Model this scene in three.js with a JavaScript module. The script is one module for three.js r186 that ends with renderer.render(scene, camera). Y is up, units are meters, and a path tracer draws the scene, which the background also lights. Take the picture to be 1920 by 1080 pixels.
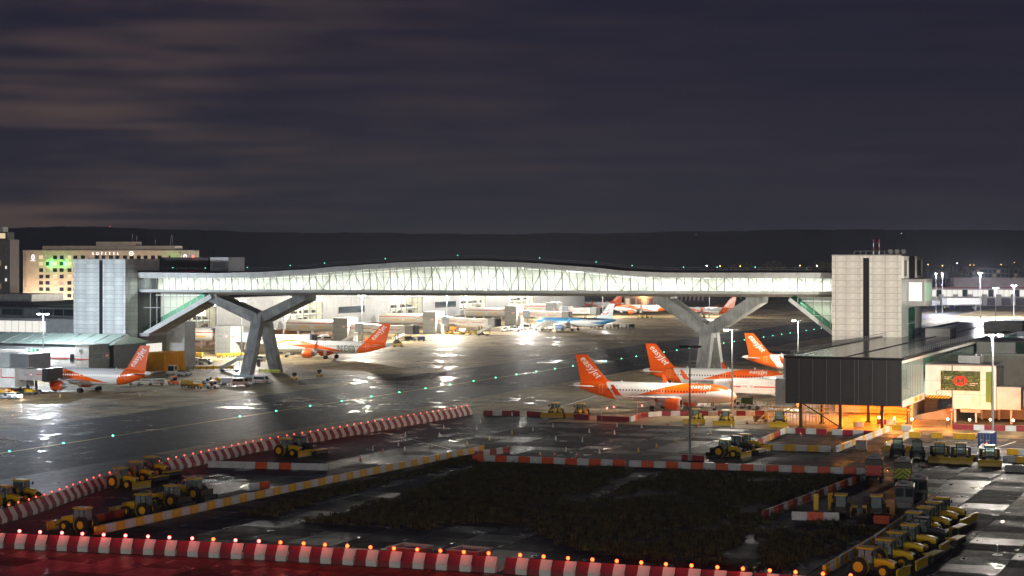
import * as THREE from 'three';
import { mergeGeometries } from 'three/addons/utils/BufferGeometryUtils.js';
import { RoundedBoxGeometry } from 'three/addons/geometries/RoundedBoxGeometry.js';
import { TextGeometry } from 'three/addons/geometries/TextGeometry.js';
import { FontLoader } from 'three/addons/loaders/FontLoader.js';
import { RectAreaLightUniformsLib } from 'three/addons/lights/RectAreaLightUniformsLib.js';

// ---------------------------------------------------------------- camera, sky, moon, exposure
// World axes: +X runs along the air bridge towards the pier, -Z runs along the taxiway. Metres, y up.
const F = 3432, EYE = 33, PHI = 22.76 * Math.PI / 180, CA = Math.cos(PHI), SA = Math.sin(PHI);
RectAreaLightUniformsLib.init();
const scene = new THREE.Scene();
const camera = new THREE.PerspectiveCamera(2 * Math.atan(540 / F) * 180 / Math.PI, 16 / 9, 1, 16000);
camera.position.set(0, EYE, 0);
camera.rotation.y = PHI;
camera.setViewOffset(1920, 1080, 0, 55, 1920, 1080);
const renderer = new THREE.WebGLRenderer({ antialias: true });
renderer.toneMapping = THREE.LinearToneMapping;
renderer.toneMappingExposure = 1.0;
renderer.shadowMap.enabled = true;

// seeded random numbers and tileable noise
let seed = 7;
function rnd() { seed = (seed * 1664525 + 1013904223) >>> 0; return seed / 4294967296; }
const rr = (a, b) => a + (b - a) * rnd();
function hash(x, y, s) { let h = (x * 374761393 + y * 668265263 + s * 974711) | 0; h = Math.imul(h ^ (h >>> 13), 1274126177); return ((h ^ (h >>> 16)) >>> 0) / 4294967296; }
function vn(x, y, px, py, s) {
  const xi = Math.floor(x), yi = Math.floor(y), fx = x - xi, fy = y - yi;
  const u = fx * fx * (3 - 2 * fx), v = fy * fy * (3 - 2 * fy);
  const x0 = ((xi % px) + px) % px, x1 = (x0 + 1) % px, y0 = ((yi % py) + py) % py, y1 = (y0 + 1) % py;
  const a = hash(x0, y0, s), b = hash(x1, y0, s), c = hash(x0, y1, s), d = hash(x1, y1, s);
  return (a + (b - a) * u) * (1 - v) + (c + (d - c) * u) * v;
}
function fbm(u, v, px, py, oct, s) { let t = 0, a = 0.5, n = 0; for (let o = 0; o < oct; o++) { t += a * vn(u * px, v * py, px, py, s + o); n += a; a *= 0.5; px *= 2; py *= 2; } return t / n; }
const sst = (a, b, x) => { const t = Math.min(1, Math.max(0, (x - a) / (b - a))); return t * t * (3 - 2 * t); };

{ // night sky: indigo air with long low streaks of cloud that the towns light from below
  const W = 3072, Hh = 1536, data = new Float32Array(W * Hh * 4);
  for (let j = 0; j < Hh; j++) {
    const el = ((j + 0.5) / Hh - 0.5) * Math.PI;
    for (let i = 0; i < W; i++) {
      const k = (j * W + i) * 4;
      let r = 0.013, g = 0.0135, b = 0.021;
      if (j > Hh / 2 - 4) {
        const u = i / W, e = Math.max(0, el), y = Math.log(1 + e * 9) / 2.6;
        const lift = Math.exp(-e * 9);
        r = 0.0135 + 0.0075 * lift; g = 0.013 + 0.0078 * lift; b = 0.0305 - 0.001 * lift;
        // thin cloud sheets, lit by the town that lies to the left of the terminal
        const wob = 0.01 * fbm(u, y, 40, 40, 2, 91), broad = fbm(u + wob, y, 40, 14, 4, 47), streak = fbm(u + wob, y + 0.004 * broad, 90, 110, 4, 11), fine = fbm(u + wob, y, 60, 320, 3, 29);
        let du = Math.abs(u - 0.148); du = Math.min(du, 1 - du);
        const town = 0.2 + 2.1 * Math.exp(-Math.pow(du / 0.03, 2)), fade = Math.exp(-e * 3.2);
        const c = sst(0.4, 0.78, broad * 0.5 + streak * 0.42 + fine * 0.16) * fade * town;
        r += c * 0.031; g += c * 0.019; b += c * 0.011;
        const dk = sst(0.58, 0.8, broad * 0.5 + fbm(u, y, 70, 120, 3, 5) * 0.5) * 0.35 * fade;
        r *= 1 - dk; g *= 1 - dk; b *= 1 - dk * 0.6;
      }
      data[k] = r; data[k + 1] = g; data[k + 2] = b; data[k + 3] = 1;
    }
  }
  const sky = new THREE.DataTexture(data, W, Hh, THREE.RGBAFormat, THREE.FloatType);
  sky.mapping = THREE.EquirectangularReflectionMapping; sky.magFilter = THREE.LinearFilter; sky.needsUpdate = true;
  scene.background = sky; scene.environment = sky;
}
scene.fog = new THREE.FogExp2(0xccd2e0, 0.00006);   // thin night haze
const moon = new THREE.DirectionalLight(0xdfe6ff, 0.02);   // faint veiled moonlight
moon.position.set(-300, 700, 300); moon.target.position.set(-150, 0, -400); moon.shadow.radius = 25;
moon.shadow.camera.left = -500; moon.shadow.camera.right = 500; moon.shadow.camera.top = 500; moon.shadow.camera.bottom = -500; moon.shadow.camera.far = 2000;
scene.add(moon, moon.target);

// ---------------------------------------------------------------- helpers
const V = (x, y, z) => new THREE.Vector3(x, y, z);
function atDepth(px, d, y = 0) { const r = (px - 960) / F * d; return V(r * CA - d * SA, y, -(r * SA + d * CA)); }
function gp(px, py, y = 0) { return atDepth(px, F * (EYE - y) / (py - 485), y); }   // survey point of the photograph -> place on the ground
function onZ(px, z) { const k = (px - 960) / F; return -z * (k * CA - SA) / (CA + k * SA); }
const taken = {};
function num(n) { taken[n] = (taken[n] || 0) + 1; return taken[n] === 1 ? n : n + '_' + String(taken[n] - 1).padStart(3, '0'); }
function thing(name, label, category, pos = [0, 0, 0], ry = 0, group) {
  const o = new THREE.Group(); o.name = num(name); o.position.set(pos[0], pos[1], pos[2]); o.rotation.y = ry;
  o.userData = { label, category }; if (group) o.userData.group = group;
  scene.add(o); return o;
}
function copy(src, pos, ry, label, group) {
  const c = src.clone(); c.name = num(src.name.replace(/_\d{3}$/, '')); c.position.set(pos[0], pos[1], pos[2]); c.rotation.set(0, ry, 0);
  c.userData = { ...src.userData }; if (label) c.userData.label = label; if (group) c.userData.group = group;
  scene.add(c); return c;
}
function part(parent, name, geo, mat) { const m = new THREE.Mesh(geo, mat); m.name = name; parent.add(m); return m; }
function wpart(parent, name, geo, mat) { const p = parent.position; geo.translate(-p.x, -p.y, -p.z); return part(parent, name, geo, mat); }   // geometry given in world metres, parent not turned
function structure(name, geo, mat) { const m = new THREE.Mesh(geo, mat); m.name = name; m.userData = { kind: 'structure' }; scene.add(m); return m; }
function bx(x0, x1, y0, y1, z0, z1) { const g = new THREE.BoxGeometry(Math.abs(x1 - x0), Math.abs(y1 - y0), Math.abs(z1 - z0)); g.translate((x0 + x1) / 2, (y0 + y1) / 2, (z0 + z1) / 2); return g; }
function rbx(x0, x1, y0, y1, z0, z1, r = 0.08, s = 2) { const g = new RoundedBoxGeometry(Math.abs(x1 - x0), Math.abs(y1 - y0), Math.abs(z1 - z0), s, r); g.translate((x0 + x1) / 2, (y0 + y1) / 2, (z0 + z1) / 2); return g; }
function bar(a, b, r0, r1 = r0, seg = 8) {
  const d = new THREE.Vector3().subVectors(b, a), g = new THREE.CylinderGeometry(r1, r0, d.length(), seg);
  g.applyQuaternion(new THREE.Quaternion().setFromUnitVectors(V(0, 1, 0), d.clone().normalize()));
  g.translate((a.x + b.x) / 2, (a.y + b.y) / 2, (a.z + b.z) / 2); return g;
}
function sbar(a, b, w, h = w) { // square bar, h along the vertical
  const d = new THREE.Vector3().subVectors(b, a), g = new THREE.BoxGeometry(w, h, d.length());
  const m = new THREE.Matrix4().lookAt(a, b, V(0, 1, 0)); g.applyMatrix4(m);
  g.translate((a.x + b.x) / 2, (a.y + b.y) / 2, (a.z + b.z) / 2); return g;
}
function mg(list) {
  const out = list.map(g => { const n = g.index ? g.toNonIndexed() : g.clone(); for (const k of Object.keys(n.attributes)) if (!['position', 'normal', 'uv'].includes(k)) n.deleteAttribute(k); return n; });
  return mergeGeometries(out);
}
function metric(g) { // uv in metres, by the way each face points
  if (g.index) g = g.toNonIndexed();
  const p = g.attributes.position, n = g.attributes.normal, uv = new Float32Array(p.count * 2);
  for (let i = 0; i < p.count; i += 3) {
    const ax = Math.abs(n.getX(i)), ay = Math.abs(n.getY(i)), az = Math.abs(n.getZ(i));
    for (let k = i; k < i + 3; k++) {
      const x = p.getX(k), y = p.getY(k), z = p.getZ(k);
      if (ay >= ax && ay >= az) { uv[2 * k] = x; uv[2 * k + 1] = z; } else if (ax >= az) { uv[2 * k] = z; uv[2 * k + 1] = y; } else { uv[2 * k] = x; uv[2 * k + 1] = y; }
    }
  }
  g.setAttribute('uv', new THREE.BufferAttribute(uv, 2)); return g;
}
function flat(tris) { // triangles given as arrays of three points
  const p = []; for (const t of tris) for (const q of t) p.push(q.x, q.y, q.z);
  const g = new THREE.BufferGeometry(); g.setAttribute('position', new THREE.Float32BufferAttribute(p, 3));
  g.setAttribute('uv', new THREE.Float32BufferAttribute(new Float32Array(p.length / 3 * 2), 2)); g.computeVertexNormals(); return g;
}
function hexa(a, b, c, d, off) { // block with front corners a b c d (anticlockwise seen from the front), pushed back by off
  const e = a.clone().add(off), f = b.clone().add(off), g = c.clone().add(off), h = d.clone().add(off);
  const q = (p, r, s, t) => [[p, r, s], [p, s, t]];
  return flat([...q(a, b, c, d), ...q(f, e, h, g), ...q(e, a, d, h), ...q(b, f, g, c), ...q(d, c, g, h), ...q(e, f, b, a)]);
}
function loft(rings, cap = true) { // rings of equal length, each a closed loop of points; smooth along and round
  const n = rings[0].length, p = [], idx = [], uv = [];
  rings.forEach((r, i) => { for (let k = 0; k <= n; k++) { const q = r[k % n]; p.push(q.x, q.y, q.z); uv.push(k / n, i / (rings.length - 1)); } });
  const w = n + 1;
  for (let i = 0; i < rings.length - 1; i++) for (let k = 0; k < n; k++) { const a = i * w + k, b = a + 1, c = a + w, d = c + 1; idx.push(a, b, c, b, d, c); }
  const g = new THREE.BufferGeometry(); g.setAttribute('position', new THREE.Float32BufferAttribute(p, 3)); g.setAttribute('uv', new THREE.Float32BufferAttribute(uv, 2)); g.setIndex(idx);
  g.computeVertexNormals();
  const nn = g.attributes.normal; // close the seam
  for (let i = 0; i < rings.length; i++) { const a = i * w, b = a + n; const m = V(nn.getX(a) + nn.getX(b), nn.getY(a) + nn.getY(b), nn.getZ(a) + nn.getZ(b)).normalize(); nn.setXYZ(a, m.x, m.y, m.z); nn.setXYZ(b, m.x, m.y, m.z); }
  if (!cap) return g;
  const tri = [];
  for (const [r, s] of [[rings[0], 1], [rings[rings.length - 1], -1]]) { const c = r.reduce((t, q) => t.add(q), V(0, 0, 0)).multiplyScalar(1 / n); for (let k = 0; k < n; k++) tri.push(s > 0 ? [c, r[(k + 1) % n], r[k]] : [c, r[k], r[(k + 1) % n]]); }
  return mg([g, flat(tri)]);
}
function prism(pts, z0, z1) { // outline in x,y pushed along z
  const g = new THREE.ExtrudeGeometry(new THREE.Shape(pts.map(p => new THREE.Vector2(p[0], p[1]))), { depth: z1 - z0, bevelEnabled: false }); g.translate(0, 0, z0); return g;
}

// ---------------------------------------------------------------- textures
function dataTex(n, fn, srgb, rep) {
  const d = new Uint8Array(n * n * 4);
  for (let j = 0; j < n; j++) for (let i = 0; i < n; i++) { const c = fn(i / n, j / n), k = (j * n + i) * 4; d[k] = c[0] * 255; d[k + 1] = c[1] * 255; d[k + 2] = c[2] * 255; d[k + 3] = 255; }
  const t = new THREE.DataTexture(d, n, n); t.wrapS = t.wrapT = THREE.RepeatWrapping; t.magFilter = THREE.LinearFilter; t.minFilter = THREE.LinearMipmapLinearFilter; t.generateMipmaps = true;
  if (srgb) t.colorSpace = THREE.SRGBColorSpace; t.repeat.set(1 / rep, 1 / rep); t.needsUpdate = true; return t;
}
const tGrime = dataTex(512, (u, v) => { const a = fbm(u, v, 6, 6, 5, 3), b = fbm(u, v, 48, 8, 3, 9), c = 0.93 + 0.16 * (a - 0.5) + 0.06 * (b - 0.5); const q = Math.min(1, c); return [q, q * 0.995, q * 0.985]; }, true, 9);
const tPave = dataTex(2048, (u, v) => { // paving seen from far: patches, stains, tyre tracks along the traffic
  const a = fbm(u, v, 10, 10, 6, 21), b = fbm(u, v, 90, 90, 3, 33), s = fbm(u, v, 120, 5, 3, 55), st = sst(0.6, 0.78, fbm(u, v, 26, 26, 4, 77));
  const c = 0.5 + 0.55 * (a - 0.5) + 0.22 * (b - 0.5) + 0.22 * (s - 0.5) - 0.16 * st; const q = Math.min(1, Math.max(0.1, c + 0.14)); return [q, q * 0.985, q * 0.95];
}, true, 230);
const tWet = dataTex(2048, (u, v) => { // green channel: how rough the wet paving is; standing water is smooth
  const a = fbm(u, v, 70, 70, 4, 101), c = fbm(u, v, 260, 120, 3, 131), b = fbm(u, v, 9, 9, 3, 141);
  const pud = sst(0.56, 0.68, a * 0.45 + c * 0.22 + b * 0.33);
  const r = 0.72 + 0.25 * (c - 0.5) - 0.56 * pud; return [0, Math.min(1, Math.max(0.1, r)), 0];
}, false, 190);
const tConcrete = dataTex(512, (u, v) => { const a = fbm(u, v, 4, 4, 6, 201), b = fbm(u, v, 40, 5, 3, 221), c = Math.min(1, 0.62 + 0.6 * (a - 0.5) + 0.25 * (b - 0.5) + 0.16); return [c, c, c * 0.99]; }, true, 12);

// ---------------------------------------------------------------- materials
const lin = (r, g, b) => new THREE.Color().setRGB(r, g, b);
function mat(r, g, b, rough = 0.6, metal = 0, extra = {}) { return new THREE.MeshStandardMaterial({ color: lin(r, g, b), roughness: rough, metalness: metal, ...extra }); }
function cmat(r, g, b, rough = 0.6, metal = 0) { return mat(r, g, b, rough, metal, { map: tGrime }); }
function glow(r, g, b, k) { return new THREE.MeshStandardMaterial({ color: lin(0.25, 0.25, 0.25), emissive: lin(r, g, b), emissiveIntensity: k, roughness: 0.5 }); }
function glassMat(r, g, b, rough = 0.03) { return new THREE.MeshPhysicalMaterial({ color: lin(r, g, b), roughness: rough, metalness: 0, transmission: 1, thickness: 0, ior: 1.5 }); }
const M = {
  clad: cmat(0.58, 0.62, 0.62, 0.45), cladCool: cmat(0.5, 0.54, 0.55, 0.45), cladWarm: cmat(0.62, 0.6, 0.56, 0.45), white: cmat(0.78, 0.78, 0.75, 0.45), offwhite: cmat(0.66, 0.65, 0.6, 0.5),
  slot: mat(0.006, 0.007, 0.012, 0.95), seam: mat(0.05, 0.055, 0.06, 0.7), dark: cmat(0.028, 0.029, 0.031, 0.5), charcoal: cmat(0.03, 0.031, 0.033, 0.5), roof: mat(0.02, 0.022, 0.026, 0.28), roofWet: new THREE.MeshPhysicalMaterial({ color: lin(0.018, 0.02, 0.024), roughness: 0.17, specularIntensity: 0.5 }),
  steel: cmat(0.42, 0.43, 0.44, 0.4, 0.3), galv: cmat(0.38, 0.4, 0.42, 0.45, 0.4), black: mat(0.012, 0.012, 0.013, 0.6), rubber: mat(0.012, 0.012, 0.012, 0.85), grey: cmat(0.22, 0.23, 0.24, 0.55), midgrey: cmat(0.34, 0.35, 0.36, 0.5), termgrey: cmat(0.15, 0.16, 0.168, 0.5),
  concrete: new THREE.MeshStandardMaterial({ color: lin(0.34, 0.36, 0.36), map: tConcrete, roughness: 0.75, bumpMap: tConcrete, bumpScale: 0.01 }), soffit: cmat(0.3, 0.28, 0.24, 0.6),
  glass: glassMat(0.93, 0.97, 0.95), glassGreen: glassMat(0.5, 0.8, 0.68), glassDark: mat(0.02, 0.03, 0.035, 0.06), tint: mat(0.03, 0.1, 0.08, 0.1),
  orange: mat(0.85, 0.13, 0.008, 0.35), orangeDeep: mat(0.62, 0.075, 0.01, 0.35), red: mat(0.5, 0.02, 0.02, 0.5), redBar: cmat(0.24, 0.022, 0.035, 0.55), whiteBar: cmat(0.7, 0.7, 0.66, 0.55), orangeBar: cmat(0.62, 0.085, 0.015, 0.5), yellowBar: cmat(0.7, 0.42, 0.02, 0.5), greyBar: cmat(0.55, 0.6, 0.62, 0.5), maroon: cmat(0.3, 0.015, 0.035, 0.55),
  yellow: cmat(0.72, 0.45, 0.015, 0.4), jd: cmat(0.62, 0.42, 0.012, 0.38), plough: cmat(0.5, 0.34, 0.012, 0.45), blue: cmat(0.03, 0.07, 0.22, 0.5), navy: mat(0.015, 0.025, 0.1, 0.4), green: mat(0.03, 0.1, 0.03, 0.6),
  lampWhite: glow(1, 0.98, 0.93, 40), lampCool: glow(0.85, 0.93, 1, 40), lampOrange: glow(1, 0.5, 0.12, 9), lampSodium: glow(1, 0.45, 0.1, 5), lampRed: glow(1, 0.05, 0.03, 7), lampAmber: glow(1, 0.07, 0.01, 9), lampGreen: glow(0.1, 1, 0.6, 3), lampPink: glow(1, 0.1, 0.09, 9), strip: glow(1, 1, 0.94, 1.6), winWarm: glow(1, 0.78, 0.45, 0.75), winWhite: glow(1, 0.96, 0.85, 0.9), winDim: glow(0.9, 0.6, 0.35, 0.25),
};
function pointLamp(parent, x, y, z, color, power, radius = 8) { const l = new THREE.PointLight(color, power); l.position.set(x, y, z); l.shadow.radius = radius; l.castShadow = true; l.shadow.camera.far = 400; (parent || scene).add(l); return l; }
function canvas(w, h, draw) { const c = document.createElement('canvas'); c.width = w; c.height = h; const x = c.getContext('2d'); draw(x, w, h); const t = new THREE.CanvasTexture(c); t.colorSpace = THREE.SRGBColorSpace; t.anisotropy = 8; return t; }
function hexLogo(x, cx, cy, w, h) { // red and white hexagon emblem
  x.fillStyle = '#fff'; x.fillRect(cx - w / 4, cy - h / 2, w / 2, h);
  x.fillStyle = '#c8102e';
  const tri = p => { x.beginPath(); x.moveTo(p[0], p[1]); x.lineTo(p[2], p[3]); x.lineTo(p[4], p[5]); x.closePath(); x.fill(); };
  tri([cx - w / 2, cy, cx - w / 4, cy - h / 2, cx - w / 4, cy + h / 2]); tri([cx + w / 2, cy, cx + w / 4, cy - h / 2, cx + w / 4, cy + h / 2]);
  tri([cx - w / 4, cy - h / 2, cx + w / 4, cy - h / 2, cx, cy]); tri([cx - w / 4, cy + h / 2, cx + w / 4, cy + h / 2, cx, cy]);
}
function signMat(bg, draw, w = 512, h = 128, rough = 0.5) { return new THREE.MeshStandardMaterial({ map: canvas(w, h, (x, W, Hh) => { x.fillStyle = bg; x.fillRect(0, 0, W, Hh); draw(x, W, Hh); }), roughness: rough }); }
const hsbcDraw = (x, w, h) => { x.fillStyle = '#17181a'; x.font = `${h * 0.78}px serif`; x.textBaseline = 'middle'; x.fillText('HSBC', w * 0.04, h * 0.53, w * 0.6); hexLogo(x, w * 0.83, h * 0.5, w * 0.28, h * 0.62); };
M.hsbcGrey = signMat('#a3a6a4', hsbcDraw); M.hsbcWhite = signMat('#e2e0da', hsbcDraw);
function signBox(parent, name, w, h, m, x, y, z, ry, t = 0.05) { const g = new THREE.BoxGeometry(w, h, t); const o = part(parent, name, g, m); o.position.set(x, y, z); o.rotation.y = ry; return o; }
const _pg = {};
function panelGeo(w, h, t) { const k = [w, h, t].map(v => v.toFixed(3)).join(); return _pg[k] || (_pg[k] = metric(new THREE.BoxGeometry(w, h, t))); }
// wall of separate cladding panels: start corner (world), unit direction along the wall, outward normal, edges along it, levels up it
function panels(parent, p0, e, n, edges, levels, ms, name = 'panel', gap = 0.05, t = 0.06) {
  const ry = Math.atan2(-e.z, e.x), P = parent.position;
  for (let i = 0; i < edges.length - 1; i++) for (let j = 0; j < levels.length - 1; j++) {
    const w = edges[i + 1] - edges[i], h = levels[j + 1] - levels[j]; if (w < 0.15) continue;
    const o = part(parent, name, panelGeo(w - gap, h - gap, t), Array.isArray(ms) ? ms[Math.floor(rnd() * ms.length)] : ms);
    const s = (edges[i] + edges[i + 1]) / 2;
    o.position.set(p0.x + e.x * s + n.x * t / 2 - P.x, (levels[j] + levels[j + 1]) / 2 - P.y, p0.z + e.z * s + n.z * t / 2 - P.z); o.rotation.y = ry;
  }
}
const nth = n => n + (n % 100 > 10 && n % 100 < 14 ? 'th' : ['th', 'st', 'nd', 'rd'][n % 10] || 'th');
const range = (a, b, n) => Array.from({ length: n + 1 }, (_, i) => a + (b - a) * i / n);
const lerpTab = (tab, x) => { if (x <= tab[0][0]) return tab[0][1]; for (let i = 1; i < tab.length; i++) if (x <= tab[i][0]) { const t = (x - tab[i - 1][0]) / (tab[i][0] - tab[i - 1][0]), s = t * t * (3 - 2 * t); return tab[i - 1][1] + (tab[i][1] - tab[i - 1][1]) * (0.5 * t + 0.5 * s); } return tab[tab.length - 1][1]; };
console.log('setup done');

// ---------------------------------------------------------------- the setting: ground, paving, hills
function sheet(rects, y) { return metric(mg(rects.map(([x0, x1, z0, z1]) => { const g = new THREE.PlaneGeometry(Math.abs(x1 - x0), Math.abs(z1 - z0), 1, 1); g.rotateX(-Math.PI / 2); g.translate((x0 + x1) / 2, y, (z0 + z1) / 2); return g; }))); }
function poly(pts, y) { const g = new THREE.ShapeGeometry(new THREE.Shape(pts.map(p => new THREE.Vector2(p.x, -p.z)))); g.rotateX(-Math.PI / 2); g.translate(0, y, 0); return metric(g); }
const grassMat = new THREE.MeshStandardMaterial({ color: lin(0.045, 0.075, 0.02), map: tPave, roughness: 0.9 });
const paveMat = new THREE.MeshPhysicalMaterial({ color: lin(0.7, 0.56, 0.34), map: tPave, roughness: 0.9, roughnessMap: tWet, specularIntensity: 0.22 });
const tarMat = new THREE.MeshPhysicalMaterial({ color: lin(0.05, 0.054, 0.07), map: tPave, roughness: 0.84, roughnessMap: tWet, specularIntensity: 0.24 });
structure('ground', sheet([[-5000, 5000, -6000, 400]], -0.12), grassMat);
structure('apron', sheet([[-560, -137, -1500, -60], [-137, 90, -600, -345], [-15, 90, -345, -150], [-137, 90, -150, -60], [-137, 330, -1500, -1035], [-137, -40, -800, -765]], 0), paveMat);
structure('taxiway', sheet([[-226, -176, -1500, -60]], 0.004), tarMat);
const wetMat = new THREE.MeshPhysicalMaterial({ color: lin(0.085, 0.082, 0.08), map: tPave, roughness: 0.7, roughnessMap: tWet, specularIntensity: 0.32 });
structure('dark_wet_paving', sheet([[-137, 90, -150, -60], [-163, -137, -356, -60], [-176, -163, -262, -60]], 0.004), wetMat);  // dark wet sheet laid over the apron paving
{ // darker asphalt: a side taxiway under the bridge and an old turning head
  structure('taxiway', sheet([[-176, 60, -905, -868], [-176, -137, -640, -575]], 0.004), tarMat);
  const a = gp(690, 703), b = gp(835, 698), c = gp(825, 711), d = gp(690, 716);
  structure('taxiway', poly([a, b, gp(838, 704), c, d, gp(560, 722), gp(560, 712)], 0.004), tarMat);
}
{ // painted lines
  const L = [], line = (a, b, w) => { const d = V(b.x - a.x, 0, b.z - a.z), n = V(-d.z, 0, d.x).normalize().multiplyScalar(w / 2); L.push(flat([[V(a.x + n.x, 0, a.z + n.z), V(b.x - n.x, 0, b.z - n.z), V(a.x - n.x, 0, a.z - n.z)].reverse(), [V(a.x + n.x, 0, a.z + n.z), V(b.x + n.x, 0, b.z + n.z), V(b.x - n.x, 0, b.z - n.z)].reverse()])); };
  line(gp(1038, 767), gp(1120, 742), 0.6); line(gp(715, 810), gp(845, 842), 0.35); line(gp(255, 862), gp(350, 896), 0.3); line(gp(1740, 880), gp(1905, 828), 0.3);
  line(gp(1440, 640 + 90), gp(1500, 715), 0.4); line(gp(1100, 720), gp(1160, 752), 0.3);
  for (const m of L) m.translate(0, 0.016, 0);
  structure('road_marking', metric(mg(L)), mat(0.62, 0.6, 0.55, 0.5));
  const y = []; L.length = 0; line(V(-200, 0, -180), V(-200, 0, -1200), 0.5); line(V(-200, 0, -381), V(-112, 0, -381), 0.3); line(V(-200, 0, -436), V(-112, 0, -436), 0.3); line(V(-200, 0, -534), V(-312, 0, -534), 0.3); line(V(-200, 0, -378), V(-290, 0, -378), 0.3);
  for (const m of L) m.translate(0, 0.012, 0);
  structure('road_marking', metric(mg(L)), mat(0.5, 0.34, 0.05, 0.5));
}
{ // slab paving of the near apron: each slab a little out of level, joints open
  const bed = structure('slab_apron', sheet([[-137, -15, -345, -150]], -0.07), mat(0.02, 0.02, 0.018, 0.9));
  const tones = [[0.07, 0.07, 0.067], [0.085, 0.084, 0.08], [0.058, 0.059, 0.06], [0.076, 0.075, 0.07]];
  const ms = []; for (const t of tones) for (const [k, sp] of [[0.62, 0.27], [1.1, 0.16], [0.9, 0.2]]) ms.push(new THREE.MeshPhysicalMaterial({ color: lin(...t), map: tConcrete, roughness: k, roughnessMap: tWet, specularIntensity: sp }));
  const W = 6.1, D = 5.1, cand = [];
  for (let i = 0; i < 20; i++) for (let j = 0; j < 38; j++) cand.push([-137 + W * (i + 0.5), -150 - D * (j + 0.5)]);
  const seen = ([x, z]) => { const r = x * CA - z * SA, d = -x * SA - z * CA, px = 960 + F * r / d, py = 485 + F * EYE / d; return px > -60 && px < 1980 && py < 1110 ? (px > 1230 ? 5e5 / d : 1000 / d) : 0; };
  const list = cand.map(c => [...c, seen(c)]).sort((a, b) => b[2] - a[2]);
  const rest = [[], [], []], variants = [];
  for (let k = 0; k < 6; k++) { const g = new THREE.BoxGeometry(W - 0.09, 0.06, D - 0.09); const h = metric(g); const uv = h.attributes.uv; for (let i = 0; i < uv.count; i++) uv.setXY(i, uv.getX(i) + 31.7 * k, uv.getY(i) + 17.3 * k); variants.push(h); }
  list.forEach(([x, z, s], k) => {
    const tx = rr(-0.0035, 0.0035), tz = rr(-0.0035, 0.0035), y = -0.03 + rr(-0.004, 0.004);
    if (s > 0 && k < 290) { const o = part(bed, 'slab', variants[k % 6], ms[Math.floor(rnd() * ms.length)]); o.position.set(x, y, z); o.rotation.set(tx, 0, tz); }
    else { const g = variants[k % 6].clone(); g.rotateX(tx); g.rotateZ(tz); g.translate(x, y, z); rest[Math.floor(rnd() * 3)].push(g); }
  });
  rest.forEach((r, k) => { const o = part(bed, 'slab_field', mg(r), ms[[0, 4, 8][k]]); o.userData.kind = 'stuff'; });
}
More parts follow.
